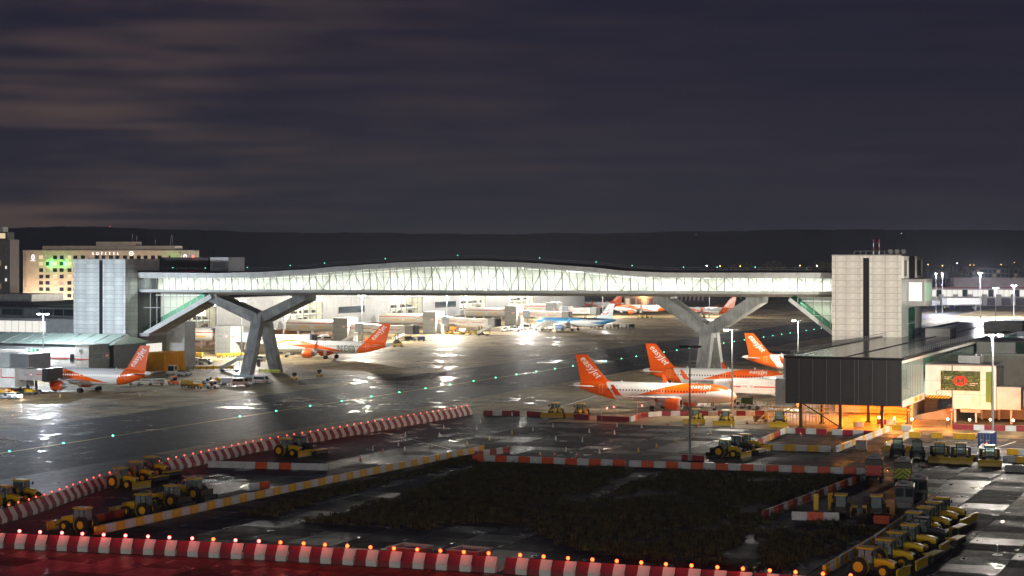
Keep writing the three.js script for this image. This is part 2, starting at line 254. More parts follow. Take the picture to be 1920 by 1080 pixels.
{ // low weeds and grass that have grown over disused paving
  const soil = mat(0.03, 0.026, 0.018, 0.95, 0, { map: tPave });
  const P = a => a.map(([x, y]) => gp(x, y));
  const areas = [P([[590, 976], [700, 946], [820, 905], [905, 872], [1180, 880], [1150, 905], [1060, 935], [1000, 962], [960, 985], [900, 975], [800, 990], [690, 984]]),
    P([[1040, 955], [1130, 930], [1260, 884], [1612, 896], [1440, 970], [1385, 1010], [1280, 1060], [1180, 1052], [1040, 1010], [1000, 985]]),
    P([[470, 958], [640, 912], [890, 856], [900, 862], [700, 912], [500, 968]]), P([[1440, 995], [1560, 975], [1640, 1000], [1560, 1030], [1440, 1072], [1430, 1040]]), P([[1260, 1060], [1330, 1035], [1400, 1075], [1300, 1085]])];
  areas.forEach(a => structure('soil', poly(a, 0.03), soil));
  const tuft = (n, h, w) => { const t = []; for (let k = 0; k < n; k++) { const a = rnd() * 6.28, r = rnd() * w, hh = h * rr(0.45, 1), lean = rr(0.1, 0.5) * hh, b = rnd() * 6.28, bx0 = Math.cos(a) * r, bz0 = Math.sin(a) * r, wd = rr(0.03, 0.075); const p = V(bx0 - wd * Math.sin(b), 0, bz0 + wd * Math.cos(b)), q = V(bx0 + wd * Math.sin(b), 0, bz0 - wd * Math.cos(b)), m = V(bx0 + lean * Math.cos(b), hh, bz0 + lean * Math.sin(b)); t.push([p, q, m]); } return flat(t); };
  const leaf = mat(0.06, 0.066, 0.032, 0.85); leaf.side = THREE.DoubleSide;
  for (const [g, n, name] of [[tuft(16, 0.55, 0.5), 9000, 'weeds'], [tuft(9, 1.0, 0.35), 700, 'tall_weeds']]) {
    const im = new THREE.InstancedMesh(g, leaf, n); im.name = name; im.userData = { kind: 'stuff', label: name === 'weeds' ? 'low dark weeds grown over the disused paving' : 'taller ragged weed stems among the low weeds', category: 'weeds' };
    const m4 = new THREE.Matrix4(), q = new THREE.Quaternion(), c = new THREE.Color(); let k = 0, guard = 0;
    const boxes = areas.map(a => [Math.min(...a.map(p => p.x)), Math.max(...a.map(p => p.x)), Math.min(...a.map(p => p.z)), Math.max(...a.map(p => p.z))]);
    const areaOf = boxes.map(b => (b[1] - b[0]) * (b[3] - b[2])), tot = areaOf.reduce((s, v) => s + v, 0);
    const inside = (p, a) => { let c2 = false; for (let i = 0, j = a.length - 1; i < a.length; j = i++) if ((a[i].z > p.z) !== (a[j].z > p.z) && p.x < (a[j].x - a[i].x) * (p.z - a[i].z) / (a[j].z - a[i].z) + a[i].x) c2 = !c2; return c2; };
    while (k < n && guard++ < 400000) {
      let t = rnd() * tot, w = 0; while (t > areaOf[w]) t -= areaOf[w++]; const b = boxes[w];
      const p = V(rr(b[0], b[1]) + rr(-0.5, 0.5), 0.02, rr(b[2], b[3]) + rr(-0.5, 0.5)); if (!inside(p, areas[w])) continue;
      if (fbm(p.x / 64 + 4, p.z / 64 + 9, 16, 16, 3, 61) < rr(0.32, 0.5)) continue;
      q.setFromAxisAngle(V(0, 1, 0), rnd() * 6.28); p.x += rr(-1.6, 1.6); p.z += rr(-2.2, 2.2); const s = rr(0.5, 1.35); m4.compose(p, q, V(s, s * rr(0.7, 1.2), s)); im.setMatrixAt(k, m4);
      const v = rr(0.3, 1.25), d = rnd(); c.setRGB(v * (0.9 + 0.5 * d), v, v * 0.7); im.setColorAt(k, c); k++;
    }
    im.count = k; scene.add(im);
  }
}
{ // wooded ridge far behind the airport
  const rows = [2600, 3200, 3800, 4400, 5200], cols = 260, p = [], idx = [];
  rows.forEach((d, i) => { for (let k = 0; k <= cols; k++) {
    const a = (k / cols - 0.5) * 0.72, px = 960 + F * Math.tan(a), base = 432 - 8 * Math.exp(-Math.pow((px - 120) / 190, 2)) + 7 * Math.exp(-Math.pow((px - 900) / 420, 2)) - 3 * Math.exp(-Math.pow((px - 1450) / 150, 2));
    const h = EYE + (485 - base) * 4400 / F, f = [0, 0.32, 0.72, 1, 0.6][i], y = -0.1 + (h * f) * (0.94 + 0.1 * fbm(k / cols + 0.1 * i, i / 9, 40, 8, 4, 301)) + (i === 3 ? 2.4 * vn(k * 1.7, 3, 512, 8, 5) : 3 * vn(k, i, 256, 8, 6) * f);
    const r = Math.tan(a) * d, q = V(r * CA - d * SA, y, -(r * SA + d * CA)); p.push(q.x, q.y, q.z);
  } });
  for (let i = 0; i < rows.length - 1; i++) for (let k = 0; k < cols; k++) { const a = i * (cols + 1) + k, b = a + 1, c = a + cols + 1, d = c + 1; idx.push(a, b, c, b, d, c); }
  const g = new THREE.BufferGeometry(); g.setAttribute('position', new THREE.Float32BufferAttribute(p, 3)); g.setIndex(idx); g.computeVertexNormals();
  structure('hills', metric(g.toNonIndexed()), mat(0.05, 0.06, 0.045, 0.95));
}
{ // green lights set in the taxiway centre line
  const t = thing('taxiway_light', 'green taxiway centre line light nearest the left picture edge', 'light', [-200, 0, -240], 0, 'taxiway centre line lights');
  part(t, 'rim', new THREE.CylinderGeometry(0.26, 0.3, 0.04, 12).translate(0, 0.03, 0), M.steel); part(t, 'lamp', new THREE.SphereGeometry(0.2, 10, 5, 0, 6.283, 0, 1.571).translate(0, 0.04, 0), glow(0.1, 1, 0.55, 9));
  let k = 1; for (let z = -255; z > -900; z -= 15) if (z > -300 || z < -318) copy(t, [-200, 0, z], 0, `green taxiway centre line light, ${nth(++k)} from the left`);
}
console.log('ground done');

// ---------------------------------------------------------------- the air bridge
{
  const top = [[-307, 29], [-281, 28.9], [-267, 29.2], [-253, 29.9], [-240, 30.9], [-230, 31.5], [-222, 32], [-206, 32.5], [-198, 32.5], [-189, 32.15], [-182, 31.8], [-173, 31.2], [-167, 30.8], [-156, 29.8], [-145, 29.4], [-102, 29.5]];
  const wtop = [[-307, 27.4], [-281, 27.4], [-267, 27.7], [-253, 28.5], [-240, 29.4], [-230, 30.1], [-222, 30.6], [-206, 31], [-198, 31], [-189, 30.7], [-182, 30.5], [-173, 30], [-167, 29.6], [-156, 28.6], [-145, 28.1], [-102, 28]];
  const T = x => lerpTab(top, x), WT = x => lerpTab(wtop, x), WB = x => 24.05 + 0.85 * (x + 307) / 204.5, BOT = x => WB(x) - 1.5 + 0.5 * sst(-270, -307, x);
  const X0 = -307, X1 = -100.8, N = 98, dx = (X1 - X0) / N, zf = y => -450.4 + (y - 24) * 0.13;
  const b = thing('air_bridge', 'long white enclosed passenger bridge with glowing window strip spanning the taxiway', 'bridge', [-204, 0, -455]);
  const Pt = (x, y, o = 0) => V(x, y, zf(y) + o), back = V(0, 0, -0.09), g2 = 0.035;
  for (let i = 0; i < N; i++) {
    const a = X0 + dx * i + g2, c = X0 + dx * (i + 1) - g2, ga = a, gc = c;
    wpart(b, 'upper_panel', metric(hexa(Pt(a, WT(a)), Pt(c, WT(c)), Pt(c, T(c)), Pt(a, T(a)), back)), M.clad);
    wpart(b, 'lower_panel', metric(hexa(Pt(a, WB(a) - 0.78), Pt(c, WB(c) - 0.78), Pt(c, WB(c)), Pt(a, WB(a)), back)), M.clad);
    const pane = [Pt(ga, WB(a), -0.06), Pt(gc, WB(c), -0.06), Pt(gc, WT(c), -0.06), Pt(ga, WT(a), -0.06)];
    wpart(b, 'window_pane', flat([[pane[0], pane[1], pane[2]], [pane[0], pane[2], pane[3]]]), M.glass);
  }
  for (let i = 0; i <= N; i++) { const x = X0 + dx * i, w = i % 3 ? 0.045 : 0.1; wpart(b, 'mullion', hexa(Pt(x - w, WB(x), 0.03), Pt(x + w, WB(x), 0.03), Pt(x + w, WT(x), 0.03), Pt(x - w, WT(x), 0.03), V(0, 0, -0.16)), M.grey); }
  { const L = []; for (let i = 37; i < 66; i++) { const x = X0 + dx * i; L.push(sbar(Pt(x, 27.9), Pt(x + dx, 27.9), 0.08)); } wpart(b, 'transom', mg(L), M.grey); }
  // shell: long bands swept along the bridge, each with its own cross-section
  const sweep = sec => { const tri = []; const xs = range(X0, X1, 70); for (let i = 0; i < 70; i++) { const A = sec(xs[i]).map(p => V(xs[i], p[0], p[1])), C = sec(xs[i + 1]).map(p => V(xs[i + 1], p[0], p[1])), n = A.length; for (let k = 0; k < n; k++) { const l = (k + 1) % n; tri.push([A[k], C[k], C[l]], [A[k], C[l], A[l]]); } } return metric(flat(tri)); };
  wpart(b, 'roof', sweep(x => { const t = T(x); return [[t, zf(t) - 0.02], [t + 0.22, zf(t) - 0.3], [t + 0.42, -452.5], [t + 0.42, -457.5], [t + 0.2, -460.6], [t, -460.8], [t - 0.15, -460.5], [t - 0.15, zf(t) - 0.5]]; }), M.dark);
  wpart(b, 'ceiling', sweep(x => { const t = WT(x); return [[t + 0.12, -451], [t + 0.2, -459.9], [t + 0.3, -459.9], [t + 0.22, -451]]; }), M.white);
  wpart(b, 'floor', sweep(x => { const t = WB(x); return [[t - 0.1, -450.9], [t - 0.3, -450.9], [t - 0.3, -460], [t - 0.1, -460]]; }), M.offwhite);
  wpart(b, 'soffit', sweep(x => { const t = WB(x) - 0.8; return [[t, zf(t) - 0.08], [BOT(x), zf(t) - 1.15], [BOT(x), -458.9], [t, -460.2], [t + 0.2, -460.2], [t + 0.2, zf(t) - 0.12]]; }), M.soffit);  // darker than the cladding, its weaker light put into the colour
  wpart(b, 'rear_wall', sweep(x => [[WB(x) - 0.8, -460.2], [WB(x) - 0.8, -460.35], [T(x), -460.6], [T(x), -460.45]]), M.white);
  { // white lattice inside, the lit ceiling strip and the area lights behind it
    const diag = (x, y0, x2, y1, z) => wpart(b, 'truss_member', bar(V(x, y0, z), V(x2, y1, z), 0.13, 0.13, 6), M.white);
    for (let i = 0; i < N - 3; i += 3) { const a = X0 + dx * i, m = a + dx * 1.5, c = a + dx * 3; if (a < -303) continue; diag(a, WT(a), m, WB(m), -451.9); diag(m, WB(m), c, WT(c), -451.9); }
    for (let i = 0; i < 12; i++) {
      const xa = X0 + (X1 - X0) * i / 12 + 0.6, xb = X0 + (X1 - X0) * (i + 1) / 12 - 0.6, xm = (xa + xb) / 2;
      const y = Math.min(WT(xa), WT(xb)) - 0.05, sl = Math.atan2(WT(xb) - WT(xa), xb - xa);
      const s = part(b, 'light_strip', new THREE.BoxGeometry(xb - xa, 0.08, 1.6), M.strip); s.position.set(xm + 204, y, 0); s.rotation.z = sl;
      const l = new THREE.RectAreaLight(0xf8fff6, 40, xb - xa, 1.6); l.position.set(xm + 204, y - 0.1, 0); l.rotation.set(-Math.PI / 2, 0, 0); b.add(l);
    }
  }
  { // roof rail with marker lights
    const L = []; for (let x = X0 + 2; x < X1 - 1; x += 3.1) L.push(bar(V(x, T(x) + 0.3, -453), V(x, T(x) + 1.35, -453), 0.035, 0.035, 5));
    for (const h of [0.8, 1.3]) for (let x = X0 + 2; x < X1 - 4; x += 3.1) L.push(bar(V(x, T(x) + h, -453), V(x + 3.1, T(x + 3.1) + h, -453), 0.03, 0.03, 4));
    wpart(b, 'roof_rail', mg(L), M.grey);
    for (const x of [-297, -286, -272, -258, -247, -228, -206, -182, -166, -156, -142, -133, -123]) wpart(b, 'marker_lamp', new THREE.SphereGeometry(0.13, 8, 6).translate(x, T(x) + 1.4, -452.9), M.lampGreen);
  }
  // two Y pylons: paired legs, spreading arms
  for (const [xc, yv, xl, xr] of [[-268.5, 16.6, -285.5, -252.6], [-135.6, 15.6, -149.5, -121]]) {
    const py = new THREE.Group(); py.name = 'pylon'; b.add(py); py.position.set(xc + 204, 0, 0);
    const loop = (x, y, z, w, d, tilt = 0) => [V(x - w, y - tilt, z + d), V(x + w, y + tilt, z + d), V(x + w, y + tilt, z - d), V(x - w, y - tilt, z - d)];
    for (const s of [1, -1]) {
      const leg = loft([loop(0, 0, s * 8.3, 1.62, 1.25), loop(0, yv - 4, s * 3.1, 1.55, 1.25), loop(0, yv + 0.5, s * 1.3, 1.6, 1.6)], true); part(py, 'leg', metric(creased(leg)), M.concrete);
    }
    for (const [s, xe] of [[-1, xl], [1, xr]]) {
      const ye = BOT(xe) - 0.1, ox = xe - xc;
      const arm = loft([[V(s * 0.2, yv - 2.2, 2.9), V(s * 0.2, yv + 0.9, 2.7), V(s * 0.2, yv + 0.9, -2.7), V(s * 0.2, yv - 2.2, -2.9)], [V(s * 2.6, yv - 1.4, 2.9), V(s * 1.2, yv + 1.3, 2.7), V(s * 1.2, yv + 1.3, -2.7), V(s * 2.6, yv - 1.4, -2.9)], [V(ox - s * 0.2, ye - 1.5, 3.4), V(ox - s * 4, ye - 0.5, 3.4), V(ox - s * 4, ye - 0.5, -3.4), V(ox - s * 0.2, ye - 1.5, -3.4)], [V(ox, ye, 3.4), V(ox - s * 4.2, ye, 3.4), V(ox - s * 4.2, ye, -3.4), V(ox, ye, -3.4)]], true);
      part(py, 'arm', metric(creased(arm)), M.concrete);
    }
    part(py, 'crosshead', metric(bx(-1.45, 1.45, yv - 3, yv - 0.3, -2.9, 2.9)), M.concrete);
  }
  // sloping escalator boxes at either end
  for (const [sgn, xa, ya, xb, yb] of [[1, -283, 22.6, -305.6, 11.4], [-1, -113.5, 23, -101.2, 13.6]]) {
    const e = new THREE.Group(); e.name = 'escalator_box'; b.add(e);
    const z0 = -450.8, z1 = -459.6, W2 = g => { g.translate(204, 0, 455); return g; };
    const u = V(xa - xb, ya - yb, 0).normalize(), nrm = V(-u.y, u.x, 0).multiplyScalar(u.x > 0 ? 1 : -1);
    const th = sgn > 0 ? 1.1 : 0.7;
    const slab = (s0, s1, o0, o1, za, zb) => { const A = V(xa, ya, 0), B2 = V(xb, yb, 0), at = (t, o) => A.clone().lerp(B2, t).add(nrm.clone().multiplyScalar(o)); const q = [at(s0, o0), at(s1, o0), at(s1, o1), at(s0, o1)]; const f = q.map(p => V(p.x, p.y, za)); const ord = (f[1].x - f[0].x) * (f[3].y - f[0].y) - (f[1].y - f[0].y) * (f[3].x - f[0].x) > 0 ? f : [f[1], f[0], f[3], f[2]]; return hexa(ord[0], ord[1], ord[2], ord[3], V(0, 0, zb - za)); };
    part(e, 'side_beam', W2(metric(slab(0, 1, -th, 0.25, z0 + 0.1, z0 - 0.35))), M.clad);
    for (let k = 0; k < 7; k++) part(e, 'soffit_panel', W2(metric(slab(k / 7 + 0.004, (k + 1) / 7 - 0.004, -th + 0.05, -th + 0.2, z0 - 0.36, z1))), M.soffit);
    part(e, 'stair', W2(metric(slab(0, 1, 0, 0.15, z0 - 0.4, z1))), M.grey);
    part(e, 'balustrade', W2(metric(slab(0.02, 1, 0.27, 1.5, z0 - 0.05, z0 - 0.1))), M.glassGreen);
    // glazing above the slope up to the bridge
    const n = sgn > 0 ? 10 : 6, xs = range(xa, xb, n), yT = x => BOT(x) - 0.05, yL = x => ya + (x - xa) / (xb - xa) * (yb - ya) + 1.35;
    for (let k = 0; k < n; k++) {
      const l = Math.min(xs[k], xs[k + 1]), r = Math.max(xs[k], xs[k + 1]); const la = Math.min(yL(l), yT(l) - 0.02), ra = Math.min(yL(r), yT(r) - 0.02);
      const p = [V(l + 0.06, la, z0), V(r - 0.06, ra, z0), V(r - 0.06, yT(r), z0), V(l + 0.06, yT(l), z0)];
      part(e, 'window_pane', W2(flat([[p[0], p[1], p[2]], [p[0], p[2], p[3]]])), M.glass);
      part(e, 'mullion', W2(bx(xs[k] - 0.07, xs[k] + 0.07, Math.min(yL(xs[k]) - 1.2, yT(xs[k]) - 0.1), yT(xs[k]), z0 - 0.12, z0 + 0.06)), M.steel);
    }
    part(e, 'transom', W2(bx(Math.min(xb, xa + (xb - xa) * 0.45), Math.max(xb, xa + (xb - xa) * 0.45), 18.7, 18.85, z0 - 0.1, z0 + 0.07)), M.steel);
    part(e, 'rear_wall', W2(flat([[V(xa, yT(xa), z1), V(xb, yT(xb), z1), V(xb, yb, z1)], [V(xa, yT(xa), z1), V(xb, yb, z1), V(xa, ya, z1)]])), M.white);
    const lw = Math.abs(xb - xa) * 0.8; const li = new THREE.RectAreaLight(0xf4ffe0, sgn > 0 ? 16 : 16, lw, 1.2); li.position.set((xa * 0.45 + xb * 0.55) + 204, 22.2, z0 + 455 - 5); li.rotation.x = -Math.PI / 2; e.add(li);
    part(e, 'light_strip', W2(bx((xa * 0.45 + xb * 0.55) - lw / 2, (xa * 0.45 + xb * 0.55) + lw / 2, 22.25, 22.35, z0 - 5.6, z0 - 4.4)), M.strip);
  }
}
function creased(g) { g = g.index ? g.toNonIndexed() : g; g.computeVertexNormals(); return g; }

// ---------------------------------------------------------------- lift towers at the ends of the bridge
{
  const b = thing('lift_tower', 'tall pale grey panelled lift tower with one dark vertical slot, left end of the bridge', 'tower', [-316, 0, -452]);
  const x0 = -325.2, x1 = -307.2, zF = -443.8, zB = -463, h = 32.7;
  wpart(b, 'core', bx(x0 + 0.1, x1 - 0.1, 0, h - 0.1, zB, zF - 0.1), M.seam);
  const W = x1 - x0, ed = [0, 0.75, 4.5, 8.1], ed2 = [10.2, 10.8, 14.2, 17.3, W], lv = range(0, h, 26);
  panels(b, V(x0, 0, zF - 0.06), V(1, 0, 0), V(0, 0, 1), ed, lv, [M.cladCool, M.cladCool, M.clad]);
  panels(b, V(x0, 0, zF - 0.06), V(1, 0, 0), V(0, 0, 1), ed2, lv, [M.cladCool, M.cladCool, M.clad]);
  wpart(b, 'slot', bx(x0 + 9.05, x0 + 10.05, 1, h - 0.5, zF - 0.14, zF - 0.05), M.slot); panels(b, V(x0, 0, zF - 0.06), V(1, 0, 0), V(0, 0, 1), [8.1, 9.0], lv, M.cladCool);
  panels(b, V(x1 - 0.06, 0, zF), V(0, 0, -1), V(1, 0, 0), [0, 1.2, 6.2], lv, [M.clad, M.cladCool]);
  panels(b, V(x1 - 0.06, 0, -450), V(0, 0, -1), V(1, 0, 0), [0, 4.5, 9, 13], [29.5, h], [M.clad]);
  wpart(b, 'parapet', mg([bx(x0 - 0.1, x1 + 0.1, h, h + 0.25, zF - 0.2, zF + 0.1), bx(x1 - 0.2, x1 + 0.1, h, h + 0.25, zB, zF - 0.2)]), M.steel);
  { const L = []; for (let x = x0 + 0.5; x < x1; x += 1.9) L.push(bar(V(x, h, zF - 1.5), V(x, h + 1.3, zF - 1.5), 0.04, 0.04, 5)); L.push(bar(V(x0, h + 1.25, zF - 1.5), V(x1, h + 1.25, zF - 1.5), 0.04, 0.04, 5), bar(V(x0, h + 0.7, zF - 1.5), V(x1, h + 0.7, zF - 1.5), 0.03, 0.03, 5)); wpart(b, 'roof_rail', mg(L), M.grey); }
  // lower base under the bridge: glazed hall, pier wall, orange hoarding
  wpart(b, 'base_wall', metric(bx(-307.1, -306.6, 0, 11.2, -470, -450.2)), M.grey);
  wpart(b, 'canopy', bx(-307, -303.5, 10.4, 11.3, -463.5, -450.3), M.steel);
  for (let k = 0; k < 6; k++) wpart(b, 'window_pane', bx(-306.58, -306.5, 4.6, 8, -461.6 + k * 1.75 + 0.08, -461.6 + (k + 1) * 1.75 - 0.08), M.winWhite);
  wpart(b, 'pier_column', metric(bx(-307, -300.2, 0, 14.2, -469.9, -463.9)), M.cladCool);
  wpart(b, 'hoarding', metric(bx(-306.4, -300, 0, 5.6, -463.8, -453)), cmat(0.9, 0.4, 0.004, 0.5));
  { const L = []; for (let z = -463.4; z < -453.2; z += 0.8) L.push(bx(-299.99, -299.93, 0.05, 5.55, z, z + 0.12)); wpart(b, 'hoarding_rib', mg(L), cmat(0.7, 0.28, 0.005, 0.5)); }
  // roof plant beyond the tower
  const p = thing('roof_plant_room', 'dark flat plant room with small hut behind the left tower top', 'plant room', [-300, 29.4, -462]);
  wpart(p, 'louvred_box', metric(bx(-307, -290, 29.3, 33.4, -472, -461)), M.charcoal); wpart(p, 'hut', metric(bx(-289.4, -283.2, 29.3, 33.4, -470, -460.9)), M.steel); wpart(p, 'hut_panel', bx(-288.6, -284, 30.3, 32, -460.9, -460.8), M.grey);
  { const L = []; for (const [x, hh] of [[-303, 2], [-299.5, 3.4], [-297.5, 2.6], [-293, 3.2], [-291.5, 2.2]]) { L.push(bar(V(x, 33.3, -466), V(x, 33.3 + hh, -466), 0.06, 0.04, 6)); L.push(bar(V(x - 0.7, 33.2 + hh * 0.8, -466), V(x + 0.7, 33.2 + hh * 0.8, -466), 0.05, 0.05, 5)); } wpart(p, 'aerials', mg(L), M.black); }
  wpart(p, 'beacon_lamp', new THREE.SphereGeometry(0.22, 10, 8).translate(-295.3, 33.6, -461), M.lampRed); pointLamp(p, 4.7, 4.3, 1.4, 0xff2020, 8, 6);
}
{
  const x0 = -101.5, x1 = -84.5, zF = -445, zB = -472, h = 33.75;
  const b = thing('lift_tower', 'cream panelled lift tower with dark slot beside the black-fronted pier, right end of the bridge', 'tower', [-93, 0, -458]);
  wpart(b, 'core', bx(x0 + 0.1, x1 - 0.1, 0, h - 0.1, zB, zF - 0.1), M.seam);
  const lv = range(0, h, 22), n = [V(x0, 0, zF - 0.06), V(1, 0, 0), V(0, 0, 1)];
  panels(b, ...n, [0, 0.9, 3.5, 7.0, 7.7], lv, [M.cladWarm, M.cladWarm, M.offwhite]); panels(b, ...n, [9.2, 10.1, 13.1, 16.2, 17], lv, [M.cladWarm, M.cladWarm, M.offwhite]);
  wpart(b, 'slot', bx(x0 + 7.85, x0 + 9.1, 4, h - 0.6, zF - 0.14, zF - 0.05), M.slot); panels(b, ...n, [7.7, 9.2], [h - 0.6, h], M.cladWarm);
  wpart(b, 'parapet', mg([bx(x0 - 0.1, x1 + 0.1, h, h + 0.2, zF - 0.2, zF + 0.1), bx(x0 - 0.1, x0 + 0.15, h, h + 0.2, zB, zF - 0.2)]), M.steel);
  // right side: two framed louvres, projecting glazed bay, green glass stair
  wpart(b, 'side_wall', metric(bx(x1 - 0.08, x1 + 0.05, 0, 28, zB, zF - 0.3)), cmat(0.5, 0.55, 0.54, 0.35));
  for (const [za, zb] of [[-445.3, -452.2], [-462.5, -471]]) { wpart(b, 'louvre_frame', mg([bx(x1 - 0.05, x1 + 0.5, 28.2, 28.7, zb, za), bx(x1 - 0.05, x1 + 0.5, 32.6, 33.6, zb, za), bx(x1 - 0.05, x1 + 0.5, 28.7, 32.6, za - 0.8, za), bx(x1 - 0.05, x1 + 0.5, 28.7, 32.6, zb, zb + 0.8)]), M.white); wpart(b, 'louvre', bx(x1 - 0.02, x1 + 0.2, 28.7, 32.6, zb + 0.8, za - 0.8), M.grey); }
  wpart(b, 'recess', bx(x1 - 0.05, x1 + 0.12, 28, 33.5, -462.4, -452.3), M.charcoal);
  wpart(b, 'bay', metric(mg([bx(x1, x1 + 4.2, 21.4, 22.6, -463, -452), bx(x1, x1 + 4.2, 27.2, 28, -463, -452), bx(x1, x1 + 0.5, 22.6, 27.2, -452.3, -452), bx(x1 + 3.7, x1 + 4.2, 22.6, 27.2, -452.3, -452), bx(x1, x1 + 4.2, 22.6, 27.2, -463, -462.7)])), M.midgrey);
  wpart(b, 'bay_window', bx(x1 + 0.5, x1 + 3.7, 22.6, 27.2, -452.2, -452.1), M.winWhite);
  for (let k = 0; k < 6; k++) wpart(b, 'bay_pane', bx(x1 + 4.15, x1 + 4.2, 22.65, 27.15, -462.6 + k * 1.72 + 0.07, -462.6 + (k + 1) * 1.72 - 0.07), M.glassGreen);
  for (let k = 0; k <= 6; k++) wpart(b, 'bay_mullion', bx(x1 + 4.1, x1 + 4.32, 21.5, 28, -462.68 + k * 1.72, -462.52 + k * 1.72), M.white);
  wpart(b, 'bay_lining', bx(x1 + 0.2, x1 + 0.3, 22.6, 27.2, -462.6, -452.4), M.white); { const l = new THREE.RectAreaLight(0xe8fff4, 7, 3, 9); l.position.set(x1 + 2 + 93, 27.1, -457.4 + 458); l.rotation.x = -Math.PI / 2; b.add(l); }
  for (let k = 0; k < 5; k++) for (let j = 0; j < 4; j++) wpart(b, 'stair_pane', bx(x1 + 0.06, x1 + 0.16, 5 + j * 4 + 0.06, 9 + j * 4 - 0.06, -462 + k * 1.7 + 0.05, -462 + (k + 1) * 1.7 - 0.05), k === 1 || k === 2 ? M.glassGreen : M.tint);
  { const L = [], m = (x, hh, z) => L.push(bar(V(x, h, z), V(x, h + hh, z), 0.07, 0.05, 6)); for (let k = 0; k < 9; k++) m(x0 + 4 + k * 1.5, 1.2, -452); L.push(bar(V(x0 + 4, h + 1.15, -452), V(x0 + 17, h + 1.15, -452), 0.05, 0.05, 5)); for (let k = 0; k < 3; k++) { L.push(bx(x0 + 12.4 + k * 1.6, x0 + 13.4 + k * 1.6, h + 0.5, h + 1.5, -453, -452.4)); } wpart(b, 'roof_rail', mg(L), M.grey); }
  for (const x of [-93.3, -91.9]) { const m = thing('aerial_mast', x < -93 ? 'left of two red and white aerial masts on the right tower roof' : 'right of two red and white aerial masts on the right tower roof', 'mast', [x, h + 0.2, -455]); for (let k = 0; k < 4; k++) part(m, 'section', new THREE.CylinderGeometry(0.1, 0.1, 0.95, 8).translate(0, 0.5 + k * 0.95, 0), k % 2 ? M.red : M.white); }
}
console.log('bridge done');

